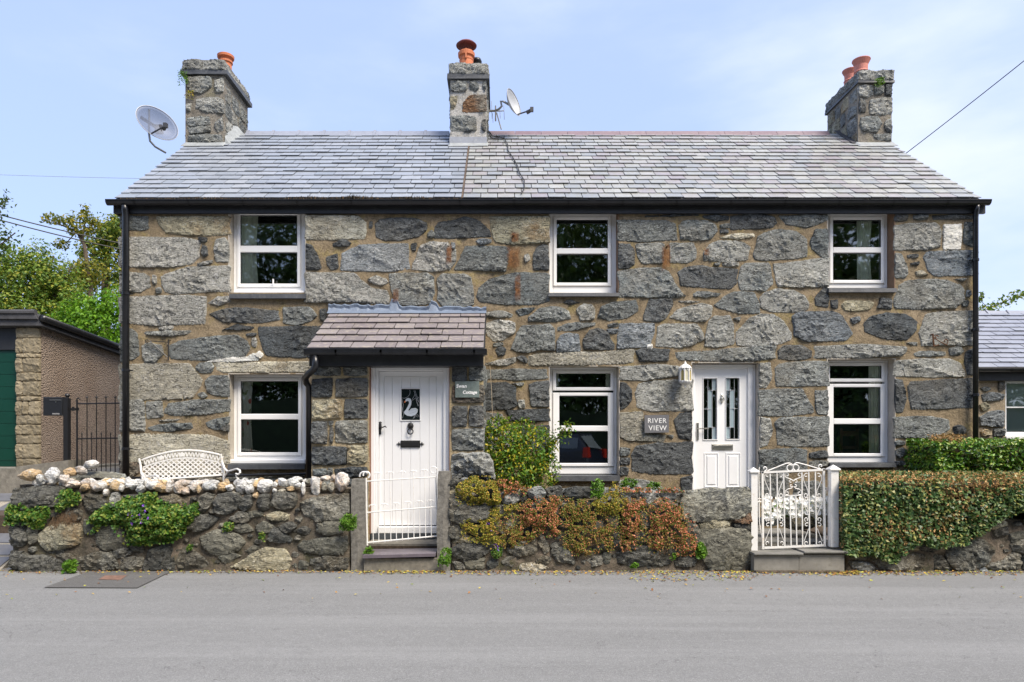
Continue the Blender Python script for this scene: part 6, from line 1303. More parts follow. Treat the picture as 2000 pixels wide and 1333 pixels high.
ae.tube([P(953, 219, D3), P(984, 217, D3)], .010, 5); ae.tube([P(968, 207, D3), P(968, 237, D3)], .014, 5); ae.tube([P(970, 221, D3 - .1), P(979, 253, D3 - .4)], .012, 5)
for q, a, b in ((960, 198, 232), (962, 222, 240), (976, 210, 232), (984, 206, 234), (954, 217, 236)): ae.tube([P(q, a, D3), P(q + 1, b, D3)], .006, 4)
o = build(ae, 'television_aerial', plain('aerial_metal', (.32, .32, .32), .4, .7)); tag(o, 'small spindly television aerial clipped beside the middle chimney', 'aerial')
m = M(); m.tube([P(952, 220, 12.3), P(951, 240, 12.2), P(953, 256, 12.15), P(960, 270, 12.05), on_roof(975, 275)], .008, 5); tag(build(m, 'aerial_cable', CABLE), 'thin black cable hanging from the middle chimney down to the ridge', 'cable')
# thin cord hanging on the wall right of the porch
m = M(); m.tube([P(957, 715, 9.82), P(960, 760, 9.8), P(963, 840, 9.8)], .004, 4); tag(build(m, 'cord', plain('pale_cord', (.45, .38, .28), .8)), 'thin pale cord hanging down the wall behind the flowering shrub', 'cord')

# ================================================================ GARDEN BENCH
BD = 9.25; ZC = (200, 660, 4.443)
def bp(u, v, D=BD): return (X(ZC[0] + u / ZC[2], D), D - D0, Z(ZC[1] + v / ZC[2], D))
bench = thing('garden_bench', (X(365, BD), BD - D0, .56), 'white cast metal bench with a lattice back under the lower left window', 'bench')
def btop(u):
    t = (u - 345) / (1030 - 345); return 1062 + (1020 - 1062) * t - 62 * math.sin(PI * min(1, max(0, t))) ** .9
def bbot(u): t = (u - 345) / (1055 - 345); return 1240 + (1190 - 1240) * t
def inb(u, v, mg=0): return 352 <= u <= 1035 + (v - 1020) * .15 and btop(u) + mg < v < bbot(u)
lat = M(); step = 46
def clipseg(u0, v0, du, dv, mg):
    pts = []; n = 160; cur_ = []
    for i in range(n):
        u, v = u0 + du * i, v0 + dv * i
        if inb(u, v, mg): cur_.append((u, v))
        elif cur_: pts.append(cur_); cur_ = []
    if cur_: pts.append(cur_)
    return pts
def bslat(mm, a, b, hw=.0075, dy=0):
    A, B = Vector(bp(*a)), Vector(bp(*b)); 
    if (B - A).length < .01: return
    A.y += dy; B.y += dy; t = (B - A).normalized(); n = Vector((-t.z, 0, t.x)) * hw; y = Vector((0, .005, 0)); mm.hexa([A - n - y, B - n - y, B - n + y, A - n + y, A + n - y, B + n - y, B + n + y, A + n + y])
for s0 in np.arange(-200, 1500, 47):
    for sgn in (1, -1):
        for seg in clipseg(s0 - sgn * 100, 980, sgn * 3.1, 2.6, 62):
            bslat(lat, seg[0], seg[-1], dy=.001 * sgn)
build(lat, 'lattice_panel', WPAINT, bench)
m = M()
prev = None
for u in np.arange(352, 1032, 17):
    q = (u, btop(u) + 66)
    if prev: bslat(m, prev, q, .008, -.002)
    prev = q
build(m, 'lattice_border', WPAINT, bench)
m = M(); i = 0
for u in np.arange(362, 1030, 30):        # leafy band between rail and border
    a = (u, btop(u) + 8); b = (u + 15, btop(u + 15) + 62); c_ = (u + 30, btop(u + 30) + 8); bslat(m, a, b, .006, -.001); bslat(m, b, c_, .006, -.001); i += 1
    if i % 6 == 0: cc = bp(u, btop(u) + 34); m.lathe(cc, [(.03, -.008), (.03, .0)], 10, (0, 1, 0))
build(m, 'leaf_band', WPAINT, bench)
m = M(); m.tube([bp(u, btop(u)) for u in np.arange(345, 1032, 12)], .013, 6); build(m, 'top_rail', WPAINT, bench)
m = M(); m.tube([bp(u, bbot(u)) for u in np.arange(350, 1058, 30)], .013, 6); build(m, 'lower_rail', WPAINT, bench)
m = M(); m.tube([bp(318, 1048), bp(330, 1100), bp(340, 1180), bp(348, 1260), bp(352, 1420)], .015, 6); build(m, 'leg', WPAINT, bench)
m = M(); m.tube([bp(1028, 1008), bp(1040, 1080), bp(1052, 1160), bp(1054, 1260), bp(1056, 1420)], .015, 6); build(m, 'leg', WPAINT, bench)
def bq(u, v, dy): return bp(u, v, BD - dy)
m = M(); m.tube([bq(1038, 1070, 0), bq(1058, 1130, .05), bq(1085, 1160, .14), bq(1130, 1150, .26), bq(1168, 1138, .36), bq(1192, 1150, .42), bq(1196, 1172, .44), bq(1180, 1188, .44), bq(1162, 1180, .43), bq(1164, 1208, .42), bq(1184, 1235, .42)], .013, 6); m.tube([bq(1056, 1240, .02), bq(1062, 1200, .06), bq(1085, 1170, .14)], .011, 6); build(m, 'arm_rest', WPAINT, bench)
m = M(); m.tube([bq(332, 1110, 0), bq(340, 1180, .06), bq(372, 1218, .14), bq(430, 1200, .28), bq(470, 1195, .4), bq(490, 1215, .44), bq(478, 1238, .44), bq(460, 1222, .43), bq(462, 1260, .42)], .013, 6); m.tube([bq(360, 1275, .05), bq(385, 1225, .16), bq(430, 1200, .28)], .011, 6); build(m, 'arm_rest', WPAINT, bench)
m = M(); sb = BD - D0; x0, x1 = bp(350, 0)[0], bp(1056, 0)[0]
for k_ in range(7): m.box(x0, x1, sb - .10 - k_ * .055, sb - .06 - k_ * .055, .955, .97)
build(m, 'seat', WPAINT, bench)
m = M()
for x in (x0 + .02, x1 - .02 + .1): m.tube([(x, sb - .44, .95), (x, sb - .47, .56)], .014, 6)
build(m, 'front_leg', WPAINT, bench)
# ================================================================ FOLIAGE
def leaves(name, C, S, mat, parent=None, N=None, flat=.0, aspect=.55, stiff=None, kite=True, rnd=None, lobed=False):
    """one two-triangle leaf (a bent kite) per centre C with size S"""
    C = np.asarray(C, float); n = len(C); S = np.broadcast_to(np.asarray(S, float), (n,)).copy() * NR.uniform(.65, 1.3, n)
    nrm = NR.normal(size=(n, 3)) if N is None else np.asarray(N, float) * (1.0 + flat) + NR.normal(size=(n, 3)) * .75
    nrm /= np.linalg.norm(nrm, axis=1)[:, None] + 1e-9
    a = NR.normal(size=(n, 3)); a -= nrm * (a * nrm).sum(1)[:, None]; a /= np.linalg.norm(a, axis=1)[:, None] + 1e-9; b = np.cross(nrm, a)
    s = S[:, None]; w = s * aspect * .5
    V = np.stack([C - a * s * .5, C - b * w * 1.0 - a * s * .05 + nrm * s * .12, C + a * s * .55 - nrm * s * .05, C + b * w - a * s * .05 + nrm * s * .12], 1).reshape(-1, 3)
    if lobed:
        V = np.stack([C - a * s * .4, C - b * w * 1.5 - a * s * .25, C - b * w * .7 + a * s * .05, C + a * s * .6 - nrm * s * .08, C + b * w * .7 + a * s * .05, C + b * w * 1.5 - a * s * .25], 1).reshape(-1, 3); q = 6
    else: q = 4
    lo = C.min(0); hi = C.max(0); org = np.array([(lo[0] + hi[0]) / 2, (lo[1] + hi[1]) / 2, lo[2] if parent is None else (lo[2] + hi[2]) / 2])
    me = bpy.data.meshes.new(name); me.vertices.add(len(V)); me.vertices.foreach_set('co', (V - org).astype(np.float32).ravel())
    I = np.arange(n)[:, None] * q
    if lobed: tri = np.concatenate([I + [0, 2, 1], I + [0, 4, 2], I + [2, 4, 3], I + [0, 5, 4]], 1).reshape(-1, 3); per = 4
    else: tri = np.concatenate([I + [0, 2, 1], I + [0, 3, 2]], 1).reshape(-1, 3); per = 2
    me.loops.add(tri.size); me.loops.foreach_set('vertex_index', tri.ravel().astype(np.int32)); me.polygons.add(len(tri)); me.polygons.foreach_set('loop_start', np.arange(0, tri.size, 3, dtype=np.int32))
    me.update(calc_edges=True)
    r = NR.random(n) if rnd is None else np.asarray(rnd); at = me.attributes.new('rnd', 'FLOAT', 'FACE'); at.data.foreach_set('value', np.repeat(np.clip(r, 0, 1), per).astype(np.float32))
    me.materials.append(mat); o = bpy.data.objects.new(name, me); col.objects.link(o); place(o, org, parent); return o
def clump_pts(polypx, crop, D, y0, bulge, n, gap=.0, gs=15.0):
    ox, oy, s = crop; poly = [(X(ox + a / s, D), Z(oy + b / s, D)) for a, b in polypx]; xs = [p[0] for p in poly]; zs = [p[1] for p in poly]; out = []; N = []; t = 0
    while len(out) < n and t < n * 30:
        t += 1; x, z = R.uniform(min(xs), max(xs)), R.uniform(min(zs), max(zs)); e = .045 * noise.noise(Vector((x * 14, z * 14, 1))) + R.gauss(0, .026)
        if not inpoly(x + e, z + e, poly): continue
        if noise.noise(Vector((x * gs, z * gs, 5))) < -.45 + gap: continue
        d = edge_d(x, z, poly); b = bulge * min(1, d / (bulge * 1.2)) ** .5 * R.uniform(.35, 1) * (1 + .35 * noise.noise(Vector((x * 12, z * 12, 2))))
        out.append((x, y0 - b, z)); N.append((0, -1, .5))
    return out, N
SED_O = leaf_mat('stonecrop_orange', [(.05, .09, .012), (.13, .19, .02), (.24, .10, .03), (.55, .16, .08), (.70, .30, .18)], .6, .1)
SED_Y = leaf_mat('stonecrop_yellow_green', [(.06, .08, .008), (.17, .18, .015), (.36, .32, .03), (.50, .26, .06)], .6, .1)
SED_M = leaf_mat('stonecrop_mixed', [(.05, .08, .01), (.15, .20, .02), (.28, .16, .04), (.50, .20, .09)], .6, .1)
SED_B = leaf_mat('dry_brown_stems', [(.08, .05, .03), (.16, .10, .055), (.26, .17, .10)], .9, .1)
CAMP = leaf_mat('campanula_green', [(.022, .07, .01), (.05, .14, .018), (.11, .22, .03), (.28, .30, .05)], .5, .2)
BRI = leaf_mat('fresh_green', [(.05, .13, .01), (.10, .24, .02), (.18, .32, .03)], .5, .3)
PURP = leaf_mat('violet_petals', [(.22, .06, .55), (.30, .12, .7)], .6, .2)
def plant(name, polys, crop, D, y0, bulge, n, size, mat, label, cat, gap=0, asp=.6):
    A = []; B = []
    for p in polys: a, b = clump_pts(p, crop, D, y0, bulge, n // len(polys), gap); A += a; B += b
    o = leaves(name, A, size, mat, None, B, aspect=asp); tag(o, label, cat); return o
yw = YA - .045
def sed(polys, crop, n, mat, label, b=.07): return plant('stonecrop', polys, crop, DG, yw, b, int(n * .8), .016, mat, label, 'stonecrop', gap=.20, asp=.9)
edgen = True
# crop F coordinates
s_a = sed([[(130, 190), (250, 110), (400, 60), (500, 60), (620, 110), (700, 300), (720, 420), (560, 420), (400, 400), (250, 380), (150, 290)]], CF, 5200, SED_Y, 'mound of yellow-green stonecrop on the wall top beside the big boulder', .12)
s_b = sed([[(620, 110), (700, 100), (800, 180), (960, 215), (1050, 220), (1040, 245), (900, 240), (820, 240), (720, 330), (660, 260)]], CF, 1900, SED_O, 'salmon orange strip of stonecrop along the wall top right of the yellow mound', .08)
s_c = sed([[(960, 420), (1000, 360), (1180, 390), (1300, 300), (1380, 380), (1430, 520), (1400, 620), (1430, 760), (1350, 820), (1240, 720), (1080, 700), (960, 680), (920, 540)]], CF, 6500, SED_O, 'broad bright red-orange patch of stonecrop in the middle of the low wall', .07)
s_d = sed([[(480, 600), (560, 470), (720, 440), (900, 400), (940, 480), (760, 520), (640, 620), (620, 760), (700, 820), (720, 960), (640, 930), (560, 870), (420, 860), (300, 800), (220, 700), (180, 640), (260, 620), (380, 640)]], CF, 3600, SED_Y, 'straggling green and yellow stonecrop hanging below the mound', .05)
s_e = sed([[(760, 740), (900, 720), (1100, 720), (1110, 840), (960, 870), (820, 950), (730, 920), (740, 820)]], CF, 2600, SED_M, 'brownish tuft of stonecrop low on the wall under the red-orange patch', .05)
s_f = sed([[(180, 400), (380, 350), (420, 470), (500, 540), (460, 640), (640, 600), (650, 720), (640, 860), (590, 700), (430, 640), (400, 560), (360, 680), (450, 850), (420, 880), (300, 850), (220, 780), (250, 660), (230, 540)]], CD, 4800, SED_M, 'patchy orange and olive stonecrop trailing down left of the green leafy spray', .05)
s_g = sed([[(440, 400), (480, 360), (620, 280), (640, 190), (700, 230), (710, 330), (780, 400), (740, 490), (620, 510), (540, 470), (430, 480)]], CD, 2600, SED_Y, 'lime green leafy stonecrop spray spilling over the middle of the wall top', .08)
s_h = sed([[(740, 350), (860, 380), (940, 340), (950, 400), (900, 480), (900, 600), (880, 720), (800, 740), (860, 830), (760, 840), (720, 760), (720, 500)]], CD, 4000, SED_O, 'orange stonecrop column hanging below the rounded cap stones', .06)
s_i = sed([[(1000, 400), (1060, 340), (1130, 350), (1200, 420), (1270, 440), (1280, 560), (1360, 640), (1430, 780), (1400, 880), (1260, 860), (1220, 700), (1120, 600), (1110, 780), (1040, 860), (990, 760), (1020, 640), (970, 560)]], CD, 5600, SED_O, 'right-hand orange stonecrop trailing beside the mottled lichened block', .06)
s_j = sed([[(700, 246), (1310, 284), (1310, 294), (700, 262)]], CD, 900, SED_O, 'thin red line of stonecrop along the crest of the wall', .03)
# roots and dry stems
def strands(name, polypx, crop, n, ln, label):
    A, _ = clump_pts(polypx, crop, DG, yw + .02, .03, n); V = []; Fc = []
    for (x, y, z) in A:
        b = len(V); w = .0016; dx = R.gauss(0, .25) * ln; l_ = ln * R.uniform(.4, 1.1); V += [(x - w, y, z), (x + w, y - .002, z), (x + dx + w, y - .012, z - l_), (x + dx - w, y - .012, z - l_)]; Fc.append((b, b + 3, b + 2, b + 1))
    o = mk(name, V, Fc, SED_B, rnd=[R.random() for _ in Fc]); tag(o, label, 'dry stems'); return o
mixp = [(960, 420), (1300, 300), (1600, 330), (1587, 900), (1430, 780), (1240, 720), (1100, 860), (960, 880), (820, 960), (700, 950), (560, 860), (600, 600), (760, 420)]
sed([mixp], CF, 2600, SED_M, 'thin sparse brown-olive stonecrop straggling between the thicker patches left of centre', .035)
sed([[(160, 400), (700, 380), (1280, 400), (1400, 860), (1280, 880), (900, 760), (640, 800), (420, 880), (220, 800)]], CD, 4200, SED_M, 'thin sparse stonecrop straggling over the right half of the low wall', .035)
strands('dry_stems', [(470, 720), (520, 640), (640, 620), (700, 640), (720, 720), (600, 740), (480, 800)], CA, 420, .07, 'straw coloured dead stems drooping at the left end of the wall')
strands('dry_stems', [(380, 620), (480, 560), (620, 600), (640, 740), (400, 760)], CD, 380, .06, 'brown dead stems between two stonecrop patches')
strands('dry_stems', [(720, 480), (880, 480), (880, 660), (720, 700)], CD, 340, .07, 'dead stems showing among the hanging orange stonecrop column')
strands('dry_stems', [(980, 480), (1120, 480), (1340, 740), (1240, 760), (1060, 860)], CD, 420, .07, 'dead stems under the right-hand stonecrop near the mottled block')
def camp(polys, crop, n, label, b=.10, size=.036, mat=CAMP): return plant('campanula', polys, crop, DG, yw, b, n, size, mat, label, 'campanula', asp=.95)
camp([[(80, 640), (110, 570), (190, 560), (210, 620), (300, 640), (440, 610), (480, 650), (450, 700), (400, 790), (340, 780), (330, 720), (220, 730), (90, 720)]], CA, 1500, 'bright green bellflower spilling round the left end of the quartz wall', .07)
camp([[(570, 450), (640, 440), (680, 490), (750, 490), (740, 560), (650, 560), (620, 600), (560, 640), (520, 580), (580, 560)]], CA, 700, 'small green bellflower tuft tucked below the coping near the dry stems', .06, .032)
camp([[(1070, 560), (1150, 520), (1250, 510), (1330, 470), (1420, 480), (1440, 560), (1560, 580), (1700, 610), (1790, 550), (1800, 660), (1740, 740), (1690, 780), (1640, 880), (1520, 900), (1440, 890), (1340, 930), (1230, 940), (1180, 880), (1150, 760), (1050, 740), (980, 740), (890, 800), (880, 740), (820, 700), (880, 640), (1000, 590), (1060, 640)]], CA, 6800, 'large mound of violet flowered bellflower hanging on the left wall', .17)
fl_ = [(1190, 680), (1250, 672), (1262, 684), (1276, 712), (1272, 735), (1184, 748), (1286, 590), (1300, 640), (1156, 660), (1330, 700)]
A = [(X(CA[0] + a / CA[2], 7.9), 7.93 - D0, Z(CA[1] + b / CA[2], 7.9)) for a, b in fl_ for _ in range(6)]
A = [(x + R.gauss(0, .008), y + R.gauss(0, .008) - .03, z + R.gauss(0, .008)) for x, y, z in A]; o = leaves('bellflower_blooms', A, .026, PURP); tag(o, 'little violet bellflower blooms on the big green mound', 'flowers')
camp([[(490, 620), (540, 600), (600, 630), (570, 690), (510, 680)]], CB, 180, 'tiny green plant rooted in the joint left of centre of the quartz wall', .04, .026)
camp([[(840, 700), (870, 690), (905, 770), (900, 790), (860, 760)]], CB, 130, 'small trailing plant in a joint right of centre of the quartz wall', .03, .022)
camp([[(140, 830), (190, 815), (205, 850), (170, 875)]], CB, 120, 'tiny plant near the foot of the quartz wall below the big bellflower', .03, .022)
plant('fern_tuft', [[(1625, 570), (1680, 530), (1740, 560), (1790, 520), (1790, 620), (1760, 680), (1690, 680), (1640, 620)]], CB, 8.0, -1.93, .10, 520, .045, BRI, 'feathery bright green fern tuft growing by the left granite gatepost', 'fern', asp=.3)
plant('fern_tuft', [[(600, 1100), (640, 1070), (700, 1070), (715, 1110), (700, 1180), (650, 1190), (620, 1150)]], CA, 8.0, -1.95, .10, 150, .055, BRI, 'light green weed at the foot of the quartz wall above the tarmac patch', 'weed', asp=.6)
plant('fern_tuft', [[(830, 1030), (860, 960), (910, 970), (925, 1060), (910, 1130), (830, 1110), (810, 1090)]], CC, 8.0, -1.95, .08, 420, .03, BRI, 'bright green fern at the foot of the right granite gatepost', 'fern', asp=.5)
plant('dock_leaves', [[(150, 960), (200, 980), (225, 1020), (150, 1022)]], CC, 8.15, -1.80, .06, 40, .07, BRI, 'few broad green leaves on the slate tread by the left granite gatepost', 'weed', asp=.5)
plant('strawberry_weed', [[(1440, 780), (1500, 775), (1535, 880), (1480, 915), (1440, 860)]], CD, 8.0, yw, .08, 130, .05, BRI, 'light green leafy weed against the smooth olive stone by the scrolled gate', 'weed', asp=.8)
plant('strawberry_weed', [[(1200, 900), (1230, 870), (1245, 900), (1210, 950)]], CD, 8.0, yw, .04, 50, .035, BRI, 'small green sprig below the trailing stonecrop', 'weed', asp=.8)
plant('strawberry_weed', [[(825, 980), (860, 960), (900, 1000), (880, 1008), (830, 1005)]], CD, 7.95, yw - .03, .05, 70, .035, BRI, 'yellow-green weed at the road edge under the big dark stone', 'weed', asp=.6)
plant('bellflower_sprig', [[(570, 1000), (620, 940), (680, 960), (700, 1040), (640, 1080), (580, 1060)]], CF, DG, yw, .05, 330, .022, CAMP, 'dark green bellflower sprig low on the wall near the right granite gatepost', 'campanula', asp=.9)
A = [(X(CF[0] + a / CF[2], 7.95) + R.gauss(0, .006), -2.0, Z(CF[1] + b / CF[2], 7.95) + R.gauss(0, .006)) for a, b in ((615, 910), (640, 925), (612, 945), (645, 965), (525, 650), (540, 655), (570, 730)) for _ in range(4)]
tag(leaves('bellflower_blooms', A, .020, PURP), 'few violet blooms near the right granite gatepost', 'flowers')
plant('fern_tuft', [[(725, 210), (760, 165), (800, 190), (870, 205), (850, 245), (740, 240)]], CD, 8.3, -1.62, .05, 200, .045, BRI, 'fresh green weed on the wall top left of centre behind the low wall', 'weed', asp=.3)
plant('fern_tuft', [[(965, 240), (1000, 200), (1060, 235), (1085, 262), (980, 262)]], CD, 8.3, -1.62, .05, 130, .045, BRI, 'second fresh green weed on the wall top nearer the panelled door', 'weed', asp=.3)
plant('fern_tuft', [[(440, 190), (520, 170), (560, 230), (530, 350), (450, 340), (460, 280)]], CD, 8.1, -1.86, .05, 240, .04, BRI, 'light green broad-leaved sprig on the low wall under the wide window', 'weed', asp=.5)
plant('chimney_weed', [[(615, 190), (650, 210), (700, 250), (690, 330), (640, 310), (612, 260)]], K1, 11.95, 2.05, .05, 160, .035, BRI, 'green weed sprouting from the top left edge of the left chimney', 'weed', asp=.4)
plant('chimney_weed', [[(665, 370), (730, 360), (745, 430), (700, 420)]], K1, 11.95, 2.07, .04, 90, .035, SED_Y, 'yellow-green weed halfway down the left chimney', 'weed', asp=.4)
plant('chimney_weed', [[(600, 290), (640, 268), (690, 290), (680, 320), (640, 345), (610, 320)]], K3, 11.95, 2.02, .06, 200, .035, BRI, 'bright green weed under the cap of the right chimney', 'weed', asp=.4)
# ---- shrub right of the porch
SHR = leaf_mat('shrub_leaves', [(.03, .08, .008), (.06, .15, .012), (.10, .23, .02), (.20, .28, .02), (.60, .46, .03)], .5, .25)
def bush(name, blobs, n, size, mat, label, cat, D=None, stems=None, asp=.55, holes=.0, lobed=False, hs=2.2):
    r = None; A = []; N = []
    vol = [b[3] * b[4] * b[5] for b in blobs]; tv = sum(vol)
    for b, w in zip(blobs, vol):
        for _ in range(int(n * w / tv)):
            d = Vector((R.gauss(0, 1), R.gauss(0, 1), R.gauss(0, 1))).normalized(); rr = R.uniform(.45, 1.0) ** .6; rr *= 1 + .28 * noise.noise(d * 2.5 + Vector((b[0], 0, b[2])))
            p = Vector((b[0] + d.x * b[3] * rr, b[1] + d.y * b[4] * rr, b[2] + d.z * b[5] * rr))
            if noise.noise(p * hs) < -.55 + holes: continue
            A.append(tuple(p)); N.append((d.x, d.y, d.z + .4))
    lo = np.array(A).min(0); r = thing(name, (blobs[0][0], blobs[0][1], lo[2]), label, cat)
    leaves('foliage', A, size, mat, r, N, aspect=asp, lobed=lobed)
    if stems:
        m = M()
        for pth, rad in stems: m.tube(pth, rad, 6)
        build(m, 'stem', BARK, r)
    return r
Dq = 9.35; bx = lambda px, py, rx, rz, ry=None, D=Dq: (X(px, D), D - D0, Z(py, D), rx * D / F, (ry or rx * .8) * D / F, rz * D / F)
base = (X(1015, Dq), Dq - D0, .24)
bush('flowering_shrub', [bx(985, 870, 48, 55), bx(1040, 880, 48, 52), bx(1010, 920, 62, 45), bx(1065, 920, 30, 40), bx(970, 840, 26, 30), bx(1020, 835, 22, 20)], 7500, .045, SHR, 'loose green shrub with yellow flecks growing between the porch and wide window', 'shrub',
     stems=[([base, P(1000, 900, Dq), P(975, 850, Dq), P(968, 812, Dq)], [.02, .012, .006, .003]), ([base, P(1050, 900, Dq), P(1085, 862, Dq - .1), P(1112, 828, Dq - .15)], [.02, .012, .006, .003]), ([base, P(1020, 880, Dq), P(1030, 830, Dq)], [.02, .01, .003])], holes=.12, hs=7)
A = []
for i in range(300):
    t = R.random(); p = Vector(P(1060, 890, Dq)).lerp(Vector(P(1113, 830, Dq - .15)), t); A.append((p.x + R.gauss(0, .05), p.y + R.gauss(0, .05), p.z + R.gauss(0, .05)))
br_ = leaves('foliage', A, .045, SHR, bpy.data.objects['flowering_shrub'], aspect=.55)
# ---- hedges
IVY = leaf_mat('ivy_leaves', [(.018, .05, .012), (.04, .09, .022), (.075, .14, .04), (.13, .20, .07), (.32, .30, .08)], .42, .12)
DRYL = leaf_mat('dry_ivy_leaves', [(.14, .07, .02), (.34, .19, .07), (.58, .38, .17)], .8, .1)
def hedge_core(name_root, pts, y0, y1, parent, mat):
    m = M(); m.prism(pts, y0, y1); return build(m, 'woody_core', mat, parent)
TWIG = plain('hedge_twigs', (.045, .03, .018), .95, var=.5, vs_=40, bump=.02)
hx0 = X(1646, 8.0)
hd = thing('ivy_hedge', (8.2, -1.4, .2), 'long clipped ivy hedge with browned top hanging over the right wall', 'hedge')
def hb(x): # lower edge of ivy
    px = VX + x * F / 8.0; return Z(np.interp(px, [1640, 1665, 1700, 1745, 1790, 1830, 1880, 1925, 1960, 2000, 2400], [1075, 1085, 1080, 1100, 1060, 1068, 1062, 1035, 1010, 992, 1045]), 8.0)
xs_ = np.linspace(hx0 + .06, 11.4, 40); hedge_core('', [(x, hb(x) + .12) for x in xs_] + [(x, Z(942, 8.1) - .03) for x in xs_[::-1]], -1.86, -1.46, hd, TWIG); xs2 = np.linspace(X(1652, 8.8), 11.4, 30); hedge_core('', [(x, .32) for x in xs2] + [(x, Z(942, 8.1) - .03) for x in xs2[::-1]], -1.455, -1.10, hd, TWIG)
A, N, rr = [], [], []; A2, N2 = [], []
zf_ = Z(939, 7.97); zbk = Z(922, 8.9)
for i in range(26000):
    x = hx0 + (10.8 - hx0) * R.random() ** 1.25; z = hb(x) - .02 + (zf_ - hb(x)) * R.random(); 
    y = -1.92 + .05 * noise.noise(Vector((x * 3, z * 3, 0))) + R.uniform(-.035, .03)
    patch = noise.fractal(Vector((x * 1.6, 0, z * 2.6)), .8, 2, 3) + 1.15 * max(0, (z - (zf_ - .22)) / .22) ** 1.6
    if noise.noise(Vector((x * 16, 1, z * 16))) < -.42: continue
    if patch * .8 + R.gauss(0, .42) > .46: A2.append((x, y, z)); N2.append((0, -1, .6))
    else: A.append((x, y, z)); N.append((0, -1, .7))
for i in range(15000):
    x = hx0 + (10.8 - hx0) * R.random() ** 1.2; u = R.random(); y = -1.93 + .95 * u; x = max(x, X(1642 + R.uniform(0, 5), y + D0)); z = zf_ + (zbk - zf_) * u + R.uniform(-.02, .015) + .012 * noise.noise(Vector((x * 4, y * 4, 0)))
    if R.random() < .85 - .5 * max(0, noise.noise(Vector((x * .7, 4, 0)))) - .3 * u: A2.append((x, y, z)); N2.append((0, -.3, 1))
    else: A.append((x, y, z)); N.append((0, -.3, 1))
for i in range(2500):
    y = R.uniform(-1.92, -1.1); z = R.uniform(Z(1070, 8), zf_); (A if R.random() < .45 else A2).append((X(1644, y + D0) + R.uniform(-.02, .05), y, z)); (N if len(A) > len(N) else N2).append((-1, -.3, .2))
leaves('foliage', A, .047, IVY, hd, N, aspect=.62, lobed=True); leaves('dry_foliage', A2, .036, DRYL, hd, N2, aspect=.5)
LAU = leaf_mat('laurel_leaves', [(.014, .05, .006), (.035, .11, .010), (.08, .20, .018), (.18, .33, .03), (.36, .40, .08)], .35, .15)
h2 = thing('laurel_hedge', (8.4, -.4, .3), 'glossy dark green hedge beneath the neighbouring cottage window', 'hedge')
hx = X(1822, 9.3); zt2 = Z(866, 9.3)
m = M(); m.prism([(hx + .08, .3), (11.4, .3), (11.4, zt2 - .05), (hx + .12, zt2 - .05)], -.62, .95); build(m, 'woody_core', TWIG, h2)
A, N = [], []
for i in range(15000):
    s = R.random(); x = hx - .05 + (10.6 - hx) * R.random() ** 1.2
    if s < .62: z = R.uniform(.75, zt2); y = -.70 + .10 * noise.noise(Vector((x * 4, 0, z * 4))) + R.uniform(-.04, .04); nn = (0, -1, .4)
    elif s < .93: y = R.uniform(-.72, .9); z = zt2 + .05 * noise.noise(Vector((x * 3, y * 3, 0))) + R.uniform(-.03, .05); nn = (0, -.2, 1)
    else: x = hx + R.uniform(-.06, .03); y = R.uniform(-.7, .0 - .02); z = R.uniform(.7, zt2 - .01); nn = (-1, 0, .2)
    if x < X(1913, 9.9) and y > -.03: y = -.1
    A.append((x, y, z)); N.append(nn)
leaves('foliage', A, .058, LAU, h2, N, aspect=.5)
A = [(X(R.uniform(1818, 1880), 9.35), 9.35 - D0 + R.uniform(-.1, .1), Z(R.uniform(848, 866), 9.35)) for _ in range(260)]; leaves('browned_shoots', A, .045, DRYL, h2, aspect=.4)
# ---- white petunias behind the scrolled gate
PET = leaf_mat('white_petals', [(.85, .85, .82), (.92, .92, .91)], .6, .2)
fd = 9.0; fb = thing('petunias', (X(1558, fd), fd - D0, .3), 'bed of white petunias behind the scrolled white gate', 'flowers')
A, N = [], []
for i in range(700): A.append(P(R.uniform(1493, 1622), R.uniform(985, 1018) + 5 * math.sin(i), fd + R.uniform(-.08, .12))); N.append((0, -1, 1))
leaves('foliage', A, .05, BRI, fb, N)
V = []; Fc = []
for i in range(230):
    px, py = R.uniform(1490, 1628), R.uniform(972, 1012); c = Vector(P(px, py + (9 if px < 1540 and R.random() < .5 else 0), fd - .16 + R.uniform(-.06, .06))); r_ = R.uniform(.026, .04); n_ = Vector((R.gauss(0, .4), -1, R.gauss(.4, .35))).normalized(); u_ = n_.orthogonal().normalized(); w_ = n_.cross(u_); b = len(V); V.append(tuple(c + n_ * -.012))
    for k_ in range(10): t = 2 * PI * k_ / 10; q = r_ * (1 if k_ % 2 == 0 else .84); V.append(tuple(c + u_ * q * math.cos(t) + w_ * q * math.sin(t)))
    for k_ in range(10): Fc.append((b, b + 1 + k_, b + 1 + (k_ + 1) % 10))
mk('blooms', V, Fc, PET, fb, rnd=[R.random() for _ in Fc])
for (px, py, rx, rz, D, t, lb) in ((1562, 1022, .24, .13, 8.9, 'q', 'brown-grey boulder edging the petunias, seen through the middle of the scrolled gate'), (1497, 1018, .20, .07, 9.0, 'g', 'flat grey stone edging the bed at the left of the scrolled gate'), (1612, 1014, .12, .12, 8.9, 'o', 'rounded buff stone edging the bed by the right gatepost')):
    tag(boulder((X(px, D), D - D0, Z(py, D)), (rx, .16, rz), t, 'edging_stone', None, sub=3), lb, 'stone')

